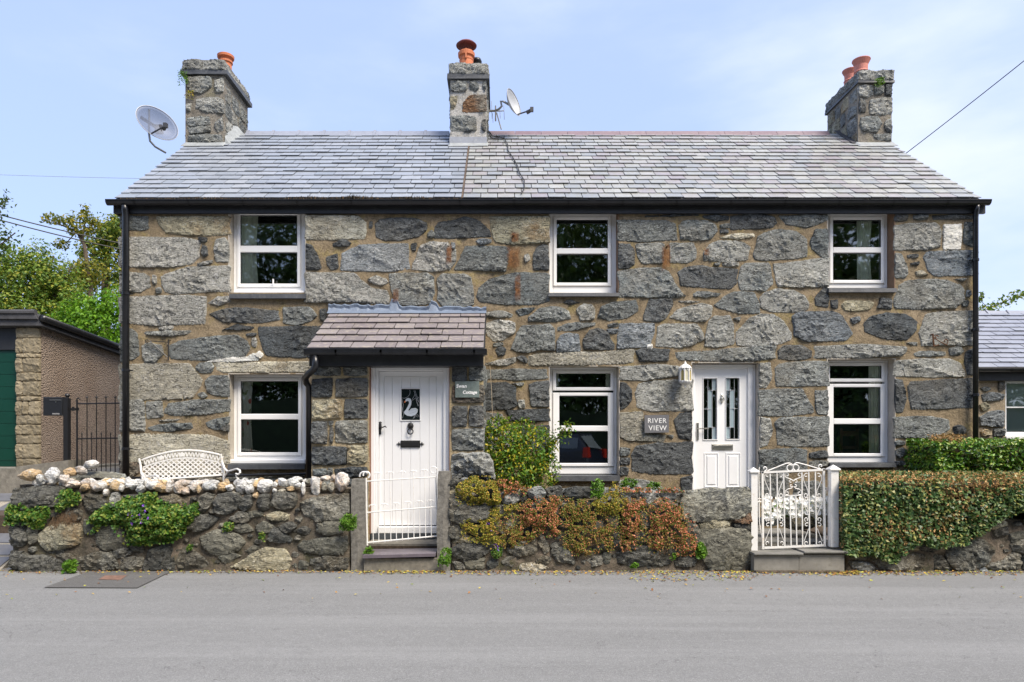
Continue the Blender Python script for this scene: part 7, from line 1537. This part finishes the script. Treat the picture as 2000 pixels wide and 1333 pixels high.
# ================================================================ LEFT: GARAGE, IRON GATE, LETTER BOX
GDp = 12.1; gy = GDp - D0; gxc = X(78, GDp)
gar = thing('garage', (-9.6, 4.5, 1.09), 'low pebbledashed garage with a green door and buff block corner on the left', 'garage')
zr_ = Z(640, GDp)
pier = M(); xp0, xp1 = X(30, GDp), gxc
m = M(); m.box(xp0 + .01, xp1 - .02, gy + .02, gy + .22, 1.0, zr_); pr_ = build(m, 'corner_pier', mortar_mat('block_mortar', (.34, .22, .13), (.40, .28, .17), (.25, .16, .09), (.3, .2, .1)), gar)
rows_ = [(641, 660, [0, 1]), (662, 689, [0, .29, 1]), (691, 699, [0, 1]), (701, 727, [0, .29, 1]), (729, 744, [0, 1]), (746, 773, [0, .29, 1]), (775, 783, [0, 1]), (785, 810, [0, .29, .55, 1]), (812, 829, [0, 1]), (831, 849, [0, .29, 1]), (851, 867, [0, 1]), (869, 895, [0, .29, 1]), (897, 912, [0, 1])]
for a, b, cs in rows_:
    for c0, c1_ in zip(cs, cs[1:]):
        xa, xb = xp0 + (xp1 - xp0) * c0 + .006, xp0 + (xp1 - xp0) * c1_ - .006; z0, z1 = Z(b, GDp), Z(a, GDp)
        stone([(xa, z0), (xb, z0), (xb, z1), (xa, z1)], front(gy + .016), 's', pr_, prot=.03, relief=.9, edge=.002, name='block').data.materials[0] = BLOCK
m = M(); m.add([(gxc + .01, gy + .02, 1.0), (gxc + .01, 11, 1.0), (gxc + .01, 11, zr_ - .62), (gxc + .01, gy + .02, zr_ + .02)], [(0, 1, 2, 3)]); m.box(-16, gxc - .3, 10.8, 11, 1.0, 3.0)
sd_ = build(m, 'side_wall', DASH, gar); 
m = M(); m.bbox(-13.5, xp0 - .01, gy + .10, gy + .14, 1.09, Z(683, GDp), .004)
gd_ = build(m, 'garage_door', GREEN, gar)
for k_ in range(9): z = 1.2 + k_ * .22; q = M(); q.bbox(-13.5, xp0 - .012, gy + .094, gy + .10, z, z + .212, .003); build(q, 'door_panel', GREEN, gd_)
m = M(); m.box(-13.5, xp0, gy + .06, gy + .15, Z(683, GDp) + .003, Z(641, GDp)); build(m, 'door_head', BLACKB, gar)
m = M(); zz = Z(609, 11.95)
m.hexa([(-14, gy - .12, zz - .22), (gxc + .12, gy - .12, zz - .24), (gxc + .12, 11, zz - .86), (-14, 11, zz - .86), (-14, gy - .12, zz - .02), (gxc + .02, gy - .12, zz - .02), (gxc + .02, 11, zz - .66), (-14, 11, zz - .66)])
build(m, 'flat_roof', FELT, gar)
m = M(); m.tube([(-14, gy - .14, zz - .01), (gxc + .02, gy - .14, zz - .01)], .05, 8); m.hexa([(-14, gy - .16, zz - .10), (gxc + .06, gy - .16, zz - .13), (gxc + .06, gy - .13, zz - .13), (-14, gy - .13, zz - .10), (-14, gy - .16, zz - .02), (gxc + .0, gy - .16, zz - .02), (gxc + .0, gy - .13, zz - .02), (-14, gy - .13, zz - .02)]); build(m, 'roof_edge', FELT, gar)
m = M(); m.tube([(gxc + .13, gy - .14, zz - .11), (gxc + .13, 6, zz - .11 - .61 * (6 - gy + .14) / 7.0 * .78), (gxc + .13, 10.9, zz - .11 - .62 - .1)], .062, 10); m.tube([(gxc + .06, gy - .1, zz - .22), (gxc + .06, 10.9, zz - .86)], .035, 6); build(m, 'gutter', BLACK, gar, smooth=True)
# letter box on the garage side by the gate post
D = 10.6
lb = thing('letter_box', (X(102, D), D - D0, Z(813, D)), 'black metal letter box fixed by the iron gate post', 'letter box')
m = M(); m.bbox(X(84, D), X(121, D), D - D0, D - D0 + .12, Z(812, D), Z(776, D), .006); build(m, 'box', plain('letterbox_black', (.016, .018, .022), .4), lb)
m = M(); m.bbox(X(97, D), X(120, D), D - D0 - .006, D - D0 - .001, Z(783, D), Z(780.5, D), .001); build(m, 'flap', plain('letterbox_edge', (.07, .075, .08), .35), lb); m = M(); m.lathe((X(109, D), D - D0, Z(785.5, D)), [(.009, 0), (.009, -.006)], 10, (0, 1, 0)); build(m, 'lock', CHROME, lb)
m = M()
for k_ in range(6):
    q0 = X(102.5 + k_ * 2.35, D); m.box(q0, q0 + .004, D - D0 - .0015, D - D0 - .0005, Z(810.2, D), Z(807.2, D)); m.box(q0 + .0045, q0 + .013, D - D0 - .0015, D - D0 - .0005, Z(808.4 + (k_ % 3) * .6, D), Z(807.4 + (k_ % 3) * .6, D)); m.box(q0 + .0135, q0 + .0165, D - D0 - .0015, D - D0 - .0005, Z(810.0, D), Z(807.4, D))
build(m, 'worn_lettering', plain('letterbox_text', (.4, .4, .4), .6), lb)
m = M(); m.box(X(90, D), X(126, D), D - D0 + .125, D - D0 + .16, Z(805, D), Z(785, D)); build(m, 'back_bracket', IRON, lb)
# iron gate
D = 10.35; ig = thing('iron_gate', (X(180, D), D - D0, Z(922, D)), 'tall narrow black iron gate between the garage and cottage', 'gate')
def it(pts, r, name, n=6): m = M(); m.tube([P(a, b, D) for a, b in pts], r, n); return build(m, name, IRON, ig)
it([(150.5, 782), (150.5, 912)], .013, 'stile', 4); it([(234, 852), (234, 922)], .012, 'stile', 4); it([(150, 789), (237, 788)], .010, 'rail'); it([(150, 857.5), (234, 856)], .010, 'rail'); it([(150, 918), (234, 925)], .010, 'rail')
for x in (170, 188.5, 207, 225): it([(x, 778), (x, 925)], .008, 'bar'); m = M(); p = Vector(P(x, 777, D)); m.lathe(tuple(p), [(.003, -.02), (.016, 0), (.006, .02), (.001, .05)], 6); m.tube([tuple(p + Vector((-.03, 0, .015))), tuple(p + Vector((0, 0, -.005))), tuple(p + Vector((.03, 0, .015)))], .004, 4); build(m, 'finial', IRON, ig)
for x in (160, 179, 198, 216): it([(x, 850), (x, 924)], .007, 'bar'); m = M(); p = Vector(P(x, 848, D)); m.lathe(tuple(p), [(.003, -.02), (.013, 0), (.005, .015), (.001, .04)], 6); build(m, 'finial', IRON, ig)
it([(150.5, 786), (150, 780), (153, 778), (156, 781)], .010, 'scroll')
m = M(); D = 10.3; x0, x1 = X(123.5, D), X(132, D); m.box(x0, x1, D - D0, D - D0 + .08, 1.0, Z(778, D)); ip = thing('gate_post', ((x0 + x1) / 2, D - D0 + .05, 1.0), 'square black gatepost with a ball finial beside the letter box', 'gate post'); build(m, 'post', IRON, ip)
m = M(); m.lathe(((x0 + x1) / 2, D - D0 + .05, Z(778, D)), [(.02, 0), (.018, .015), (.032, .03), (.036, .045), (.028, .062), (.008, .07)], 12); build(m, 'ball_finial', IRON, ip)
m = M(); m.box(x1 + .001, X(150, D), D - D0 + .04, D - D0 + .06, Z(802, D), Z(797, D)); m.tube([P(143, 795, D), P(143, 803, D)], .02, 6); build(m, 'hinge', IRON, ip)

# ================================================================ RIGHT: NEIGHBOUR COTTAGE
nb = thing('neighbour_cottage', (9.5, 4, .2), 'low grey stone cottage with a dark slate roof at the right edge', 'cottage')
nD = 12.0; ny_ = nD - D0; nx0 = 6.96; nx1 = 14.0; nez = Z(722, 11.8); zr2 = Z(612, 13.9)
wx0, wx1, wz0, wz1 = X(1964, nD), X(2052, nD), Z(853, nD), Z(744, nD)
nw = wall_grid(nx0, nx1, 0, nez, [(wx0, wx1, wz0, wz1)], ny_, mortar_mat('neighbour_mortar', (.42, .34, .24), (.50, .42, .31), (.33, .26, .18), (.4, .33, .2)), 'front_wall', nb)
C10 = (1780, 560, 3.332)
for t, p in parse('''d 565,620 600,620 600,670 570,680; g 450,660 500,655 520,670 470,680; b 455,705 520,690 600,700 600,735 470,748; o 445,770 480,755 510,790 460,808; b 445,850 500,820 560,808 602,812 602,915 450,905; o 450,945 480,930 520,950 515,970 460,970; g 535,930 602,925 602,975 535,972
g 850,640 920,640 920,720 850,720; b 940,700 1060,690 1060,760 950,760; g 850,760 930,760 930,860 850,850; g 450,1000 590,1000 590,1080 450,1080; g 610,1000 760,1000 760,1060 610,1060''', C10, nD): stone(p, front(ny_ - .004), t, nw, prot=.03, relief=1.4)
m = M(); m.box(nx0, nx0 + .3, ny_ + .02, 6.5, 0, nez + .3); m.box(nx1 - .3, nx1, ny_ + .02, 6.5, 0, nez); m.box(nx0 + .3, nx1 - .3, 6.2, 6.5, 0, nez); build(m, 'side_wall', MORTAR, nb)
m = M(); m.box(wx0, wx1, ny_ + .13, ny_ + .14, wz0 + .01, wz1 - .01); build(m, 'window_blind', plain('neighbour_blind', (.62, .68, .66), .9), nb)
m = M(); wy = ny_ + .05; px_ = [wx0, wx0 + .055, X(2040, nD), wx1]
m.bbox(px_[0], px_[1], wy, wy + .06, wz0, wz1, .005); m.bbox(px_[2], px_[3], wy, wy + .06, wz0, wz1, .005); m.bbox(px_[1], px_[2], wy, wy + .06, wz1 - .04, wz1, .005); m.bbox(px_[1], px_[2], wy, wy + .06, wz0, wz0 + .08, .005); m.bbox(px_[1], px_[2], wy, wy + .06, Z(797, nD), Z(794.5, nD), .003)
fr_ = build(m, 'window', UPVC, nb)
for a, b in ((wz0 + .08, Z(797, nD)), (Z(794.5, nD), wz1 - .04)): q = M(); q.add([(px_[1], wy + .03, a), (px_[2], wy + .03, a), (px_[2], wy + .03, b), (px_[1], wy + .03, b)], [(0, 1, 2, 3)]); build(q, 'pane', GLASS, fr_)
m = M(); m.box(wx0 - .02, wx1 + .02, ny_ - .05, ny_ + .049, wz0 - .05, wz0 - .001); build(m, 'sill', UPVC, nb)
Ln, NF, NA = roof_frame(ny_ - .18, nez + .02, 13.9 - D0, zr2)
m = M(); m.add([NF(nx0, 0, -.03), NF(nx1, 0, -.03), NF(nx1, Ln, -.03), NF(nx0, Ln, -.03), NF(nx0, 0, 0), NF(nx1, 0, 0), NF(nx1, Ln, 0), NF(nx0, Ln, 0)], [(3, 2, 1, 0), (4, 5, 6, 7), (0, 1, 5, 4), (1, 2, 6, 5), (2, 3, 7, 6), (3, 0, 4, 7)]); m.add([(nx0, 13.92 - D0, zr2 - .02), (nx1, 13.92 - D0, zr2 - .02), (nx1, 6.6, nez), (nx0, 6.6, nez)], [(0, 3, 2, 1)])
nr_ = build(m, 'roof', FELT, nb)
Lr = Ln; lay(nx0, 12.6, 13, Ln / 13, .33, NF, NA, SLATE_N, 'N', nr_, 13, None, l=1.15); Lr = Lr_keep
for i in range(13):
    a = nx0 + i * .42; m = M(); yy = 13.9 - D0; prof = lambda x, k: [(x, yy - .15 - k, zr2 - .10), (x, yy, zr2 + .05 + k), (x, yy + .15, zr2 - .10)]
    m.add(prof(a, 0) + prof(a + .41, 0), [(0, 3, 4, 1), (1, 4, 5, 2), (0, 1, 2), (5, 4, 3)]); m.add(prof(a, .02) + prof(a + .04, .02), [(0, 3, 4, 1), (1, 4, 5, 2), (0, 1, 2), (5, 4, 3)]); build(m, 'ridge_tile', SLATE_N, nr_)
m = M(); m.box(nx0, nx1, ny_ - .06, ny_ - .012, nez - .18, nez + .0); build(m, 'fascia_board', BLACKB, nb)
ng = gutter(nx0, nx1, ny_ - .18, nez + .02, .055, nb, [X(1971, 11.85)], [])

# ================================================================ TREES, WIRES
def tree(name, label, base, trunk, crown, n, size, mat, cat='tree', asp=.55, holes=0., limbs=(), hs=1.6):
    r = thing(name, base, label, cat)
    m = M()
    for pth, rad in trunk: m.tube(pth, rad, 7)
    build(m, 'trunk', BARK, r)
    A, N = [], []; vol = [(b[3] * b[4] * b[5]) ** .8 for b in crown]; tv = sum(vol)
    for b, w in zip(crown, vol):
        for _ in range(int(n * w / tv)):
            d = Vector((R.gauss(0, 1), R.gauss(0, 1), R.gauss(0, 1))).normalized(); rr = R.uniform(.2, 1.0) ** .5 * (1 + .35 * noise.noise(d * 2.2 + Vector((b[0] * 3, 0, b[2])))); p = Vector((b[0] + d.x * b[3] * rr, b[1] + d.y * b[4] * rr, b[2] + d.z * b[5] * rr))
            if noise.noise(p * hs) + .5 * noise.noise(p * hs * 2.7) < -.35 + holes: continue
            A.append(tuple(p)); N.append((d.x, d.y, d.z + .5))
    leaves('crown', A, size, mat, r, N, aspect=asp); return r
def cr_(px, py, D, rx, rz, ry=None): k = D / F; return (X(px, D), D - D0, Z(py, D), rx * k, (ry or rx * .8) * k, rz * k)
TL1 = leaf_mat('apple_leaves', [(.05, .11, .015), (.10, .19, .025), (.20, .30, .04), (.42, .40, .06)], .5, .35)
TL2 = leaf_mat('lime_bush_leaves', [(.06, .16, .008), (.12, .30, .012), (.22, .42, .02)], .5, .4)
TL3 = leaf_mat('birch_leaves', [(.06, .12, .02), (.12, .20, .035), (.24, .30, .05), (.50, .42, .04)], .5, .35)
TL4 = leaf_mat('yellowing_leaves', [(.06, .09, .015), (.20, .22, .03), (.42, .32, .03)], .5, .35)
Dt = 17.5; g0 = lambda px, D, z=1.0: (X(px, D), D - D0, z)
tree('apple_tree', 'spreading green apple tree behind the garage at the left edge', g0(40, Dt), [([g0(40, Dt), P(45, 700, Dt), P(30, 600, Dt), P(10, 520, Dt)], [.14, .12, .08, .03]), ([P(45, 680, Dt), P(80, 590, Dt), P(105, 500, Dt)], [.1, .06, .02]), ([P(60, 640, Dt), P(120, 560, Dt), P(140, 520, Dt)], [.06, .04, .015])],
     [cr_(-20, 570, Dt, 95, 85), cr_(60, 560, Dt, 75, 75), cr_(75, 505, Dt, 32, 40), cr_(20, 620, Dt, 110, 60), cr_(115, 585, Dt, 60, 60), cr_(150, 620, Dt, 50, 40), cr_(-60, 540, Dt, 60, 60), cr_(95, 545, Dt, 60, 55), cr_(140, 590, Dt, 50, 50), cr_(10, 515, Dt, 55, 45)], 26000, .085, TL1, holes=-.05)
Db = 15.5
tree('lime_green_shrub', 'bright lime green bushy shrub between the garage and cottage corner', g0(180, Db), [([g0(180, Db), P(180, 680, Db), P(190, 610, Db)], [.06, .04, .02])], [cr_(190, 640, Db, 80, 52), cr_(130, 650, Db, 50, 38), cr_(225, 600, Db, 42, 40), cr_(170, 610, Db, 48, 34), cr_(120, 680, Db, 70, 40), cr_(215, 690, Db, 70, 50)], 11000, .085, TL2, 'shrub', holes=-.1)
Dc = 21.0
tree('birch_tree', 'slender airy birch tree with a visible dark trunk beside the cottage corner', g0(205, Dc), [([g0(205, Dc), P(207, 600, Dc), P(206, 540, Dc), P(209, 480, Dc), P(212, 430, Dc)], [.17, .14, .11, .07, .02]), ([P(206, 540, Dc), P(185, 500, Dc), P(160, 465, Dc), P(148, 440, Dc)], [.05, .04, .03, .01]), ([P(207, 560, Dc), P(232, 530, Dc), P(250, 500, Dc)], [.05, .03, .01])],
     [cr_(215, 460, Dc, 32, 42), cr_(185, 490, Dc, 36, 34), cr_(228, 510, Dc, 30, 50), cr_(170, 540, Dc, 30, 34), cr_(235, 570, Dc, 30, 30), cr_(250, 460, Dc, 40, 50)], 10500, .10, TL3, holes=.06, hs=2.2)
tree('yellowing_tree', 'sparse yellow-leaved tree with bare twigs rising behind the power lines', g0(160, 19.5), [([g0(175, 19.5), P(176, 560, 19.5), P(165, 480, 19.5), P(150, 452, 19.5), P(120, 440, 19.5), P(88, 425, 19.5)], [.1, .08, .05, .035, .02, .006]), ([P(160, 470, 19.5), P(165, 440, 19.5), P(170, 405, 19.5)], [.04, .02, .005]), ([P(150, 452, 19.5), P(130, 475, 19.5), P(112, 480, 19.5)], [.02, .012, .005]), ([P(162, 455, 19.5), P(180, 440, 19.5), P(192, 432, 19.5)], [.02, .012, .005])],
     [cr_(105, 428, 19.5, 24, 12), cr_(158, 440, 19.5, 34, 24), cr_(168, 415, 19.5, 12, 18), cr_(185, 436, 19.5, 14, 12), cr_(120, 478, 19.5, 16, 12), cr_(170, 530, 19.5, 40, 26), cr_(130, 560, 19.5, 60, 35), cr_(135, 432, 19.5, 10, 10)], 5200, .09, TL4, holes=.05, hs=3)
# overhanging branch top left
De = 9.0; A = []
br1 = [P(-60, 420, De), P(-20, 405, De), P(2, 400, De), P(18, 388, De)]; br2 = [P(-60, 520, De), P(-20, 490, De), P(5, 475, De), P(30, 455, De)]
ob = thing('oak_tree', (X(-420, De), De - D0, 0), 'tree outside the left edge whose leafy twig tips reach into view', 'tree'); m = M(); m.tube([(X(-420, De), De - D0, 0), (X(-400, De), De - D0, 4), (X(-60, De), De - D0, br1[0][2])], [.2, .15, .02], 8); m.tube([(X(-400, De), De - D0, 3.5), br2[0]], [.08, .015], 6); m.tube(br1, .008, 5); m.tube(br2, .008, 5); build(m, 'branch', BARK, ob)
for b in (br1, br2):
    for _ in range(170): i = R.choice((0, 1, 1, 2)); t = R.random(); p = Vector(b[i]).lerp(Vector(b[i + 1]), t); A.append((p.x + R.gauss(0, .045), p.y + R.gauss(0, .08), p.z + R.gauss(0, .055)))
for _ in range(150): A.append(P(R.uniform(-30, 12), R.uniform(420, 500), De))
leaves('twig_leaves', A, .055, leaf_mat('oak_leaves', [(.02, .05, .01), (.05, .09, .02), (.12, .15, .03)], .5, .3), ob)
# branch over neighbour roof
Dg = 15.0; brr = [P(2060, 560, Dg), P(1998, 577, Dg), P(1965, 588, Dg), P(1935, 600, Dg), P(1918, 610, Dg)]
nt = thing('rose_briar', (X(2100, Dg), Dg - D0, 0), 'arching leafy spray reaching over the neighbouring slate roof', 'climber'); m = M(); m.tube([(X(2200, Dg), Dg - D0, 0), (X(2150, Dg), Dg - D0, 4), brr[0]], [.06, .04, .015], 6); m.tube(brr, [.015, .012, .01, .008, .004], 5); m.tube([P(1930, 603, Dg), P(1918, 590, Dg), P(1916, 574, Dg)], .006, 4); build(m, 'branch', BARK, nt)
A = [tuple(Vector(brr[i]).lerp(Vector(brr[i + 1]), R.random()) + Vector((R.gauss(0, .06), R.gauss(0, .1), R.gauss(0, .06)))) for i in (0, 1, 2, 3) for _ in range(70)] + [P(1917 + R.gauss(0, 2), R.uniform(572, 606), Dg) for _ in range(40)]
leaves('foliage', A, .085, TL1, nt)
FAINT = plain('faint_cable', (.30, .32, .34), .6)
def wire(a, b, sag, r, label):
    A_, B_ = Vector(a), Vector(b); m = M(); m.tube([tuple(A_.lerp(B_, t) - Vector((0, 0, sag * 4 * t * (1 - t)))) for t in np.linspace(0, 1, 14)], r, 5); return tag(build(m, 'overhead_wire', FAINT if r < .007 else CABLE), label, 'wire')
wire(P(-300, 330, 13), P(300, 488, 16), .12, .013, 'upper of the two dark power lines crossing the yellow-leaved tree'); wire(P(-300, 338, 13), P(300, 500, 16), .12, .013, 'lower of the two dark power lines crossing the yellow-leaved tree')
wire(P(-400, 322, 16), P(330, 350, 13.2), .05, .004, 'very thin faint wire running to the left roof edge'); wire(P(2160, -10, 9), P(1768, 301, 11.9), .02, .007001, 'single wire rising from the right roof edge to the upper right corner')

# ================================================================ FALLEN LEAVES
LIT = leaf_mat('fallen_leaves', [(.12, .05, .02), (.30, .13, .04), (.50, .33, .06), (.45, .42, .08), (.15, .22, .04)], .8, .0)
A, N = [], []
def addl(px0, px1, ylo, yhi, n, p=2.2):
    for _ in range(n):
        px = R.uniform(px0, px1); y = yhi - (yhi - ylo) * R.random() ** p; x = X(px, y + D0); A.append((x, y, zroad(x, y) + R.uniform(.006, .016))); N.append((0, 0, 3))
addl(0, 2000, -3.3, -1.86, 260, 3.5); addl(700, 870, -2.05, -1.9, 260); addl(20, 700, -1.98, -1.84, 260, 1.5); addl(880, 1470, -2.1, -1.87, 420, 1.5); addl(1230, 1480, -2.45, -1.9, 280, 1.5); addl(1480, 2000, -2.12, -1.87, 420, 1.4); addl(1620, 1680, -2.1, -1.9, 160); addl(-80, 25, -2.2, -1.8, 60)
o = leaves('fallen_leaves', A, .034, LIT, None, N, aspect=.6); o['kind'] = 'stuff'
# gritty debris and tiny stones at the foot of the walls
A = []; 
for _ in range(1500):
    px = R.choice((R.uniform(20, 690), R.uniform(880, 1480), R.uniform(1640, 2000), R.uniform(0, 2000))); y = -1.88 - abs(R.gauss(0, .05)); x = X(px, y + D0); A.append((x, y, zroad(x, y) + .006))
o = leaves('road_edge_debris', A, .018, SED_B, None, [(0, 0, 2)] * len(A)); o['kind'] = 'stuff'
for px, lb in ((1040, 'flat pale stone lying on the road edge below the low wall'),):
    pass
# ================================================================ ACROSS THE ROAD (seen only in the window glass)
FAR = leaf_mat('dark_wood_leaves', [(.02, .05, .012), (.05, .10, .02), (.10, .17, .035)], .5, .2)
for i, (x, y, h, w) in enumerate(((-16, -24, 15.5, 5.2), (-8, -26, 17, 5.6), (0.5, -24.5, 16, 5.4), (8.5, -26.5, 17.5, 5.6), (17, -24, 16, 5.4), (25, -25, 16, 5.4), (-25, -25, 16, 5.4))):
    lbl = 'tall dark tree of the wood across the road that the window panes mirror'
    tr = tree('dark_tree', lbl, (x, y, 0), [([(x, y, -.02), (x + .2, y, 3), (x, y, h * .8)], [.3, .24, .06]), ([(x + .2, y, 3), (x + 1.8, y + .4, 6)], [.14, .04]), ([(x + .1, y, 3.4), (x - 1.8, y, 6.4)], [.14, .04])],
         [(x, y, h * .66, w, w * .8, h * .34), (x - 1.6, y + .6, h * .4, w * .8, w * .7, h * .22), (x + 1.8, y, h * .42, w * .8, w * .7, h * .24), (x, y + .8, h * .2, w * 1.0, w * .6, h * .18)], 24000, .34, FAR, holes=-.4, hs=.6); tr['group'] = 'trees across the road that the windows mirror'
m = M(); m.prism([(-40, 0), (40, 0), (40, 3.2), (18, 3.4), (5, 2.9), (-8, 3.5), (-40, 3.2)], -21.4, -20.9)
bk = build(m, 'river_bank', plain('dark_bank', (.03, .045, .02), .95, var=.4, vs_=3)); bk['kind'] = 'structure'
# parked dark car whose tail shows in the wide window
CARP = plain('dark_blue_car_paint', (.02, .026, .045), .2, spec=.8); CGL = plain('car_window_glass', (.20, .23, .25), .08, spec=.9); TYRE = plain('tyre_rubber', (.015, .015, .015), .9); RIMM = plain('alloy_rim', (.4, .4, .42), .3, 1.0)
TAILR = plain('tail_light_red', (.65, .04, .02), .3)
car = thing('parked_car', (1.9, -13.2, 0), 'dark blue estate car parked on the road behind the viewpoint', 'car')
prof = [(-2.2, .35), (2.15, .35), (2.25, .62), (2.2, .92), (1.2, 1.08), (.55, 1.62), (-1.75, 1.70), (-2.2, 1.12), (-2.28, .7)]; xo = 1.9
V = []; secs = [(-14.1, .92), (-14.02, 1.0), (-12.38, 1.0), (-12.3, .92)]
for y, s in secs:
    for a, b in prof:
        inset = 0 if b < 1.1 else (.14 if b > 1.5 else 0); yy = y + (inset if y < -13 else -inset); V.append((xo - a * (1 if s == 1 else .985), yy, .35 + (b - .35) * s))
k = len(prof); Fc = [(i * k + j, i * k + (j + 1) % k, (i + 1) * k + (j + 1) % k, (i + 1) * k + j) for i in range(3) for j in range(k)] + [tuple(range(k))[::-1], tuple(range(3 * k, 4 * k))]
mk('body', V, Fc, CARP, car)
for a, b, c, d, e, f_ in ((.02, 1.05, 1.12, 1.12, .5, 1.54), (-1.0, -.06, 1.12, 1.12, 1.56, 1.58), (-1.85, -1.08, 1.12, 1.12, 1.6, 1.58)):
    m = M(); hi0 = 1.56; x1t = b if b < .9 else .55; m.add([(xo - a, -12.285, 1.14), (xo - b, -12.285, 1.14), (xo - x1t, -12.415, hi0), (xo - a, -12.415, hi0)], [(0, 3, 2, 1)]); build(m, 'side_window', CGL, car)
for a in (-1.35, 1.35):
    for y in (-12.36, -14.04):
        m = M(); m.lathe((xo + a, y - .1, .34), [(.18, 0), (.33, .0), (.34, .03), (.34, .17), (.33, .2), (.18, .2)], 22, (0, 1, 0)); w_ = build(m, 'wheel', TYRE, car); m = M(); m.lathe((xo + a, y - .105, .34), [(.02, 0), (.17, .01), (.2, .02), (.2, .19), (.17, .2), (.02, .21)], 14, (0, 1, 0)); build(m, 'rim', RIMM, w_)
m = M(); m.box(xo + 2.1, xo + 2.29, -12.50, -12.275, .88, 1.16); m.box(xo + 2.1, xo + 2.29, -14.12, -13.9, .88, 1.16); build(m, 'tail_light', TAILR, car)
m = M(); m.add([(xo + 2.235, -12.55, 1.15), (xo + 2.235, -13.85, 1.15), (xo + 1.83, -13.75, 1.63), (xo + 1.83, -12.65, 1.63)], [(0, 1, 2, 3)]); build(m, 'rear_window', CGL, car)
m = M(); m.box(xo + 2.2, xo + 2.36, -14.05, -12.35, .42, .62); build(m, 'bumper', TYRE, car)
car.location = (1.42, -14.2, 0); car.rotation_euler.z = math.radians(30); car.scale = (1, 1, 1.1)
sheet('far_verge', -60, 60, -22, -16.4, .0, GRASS)
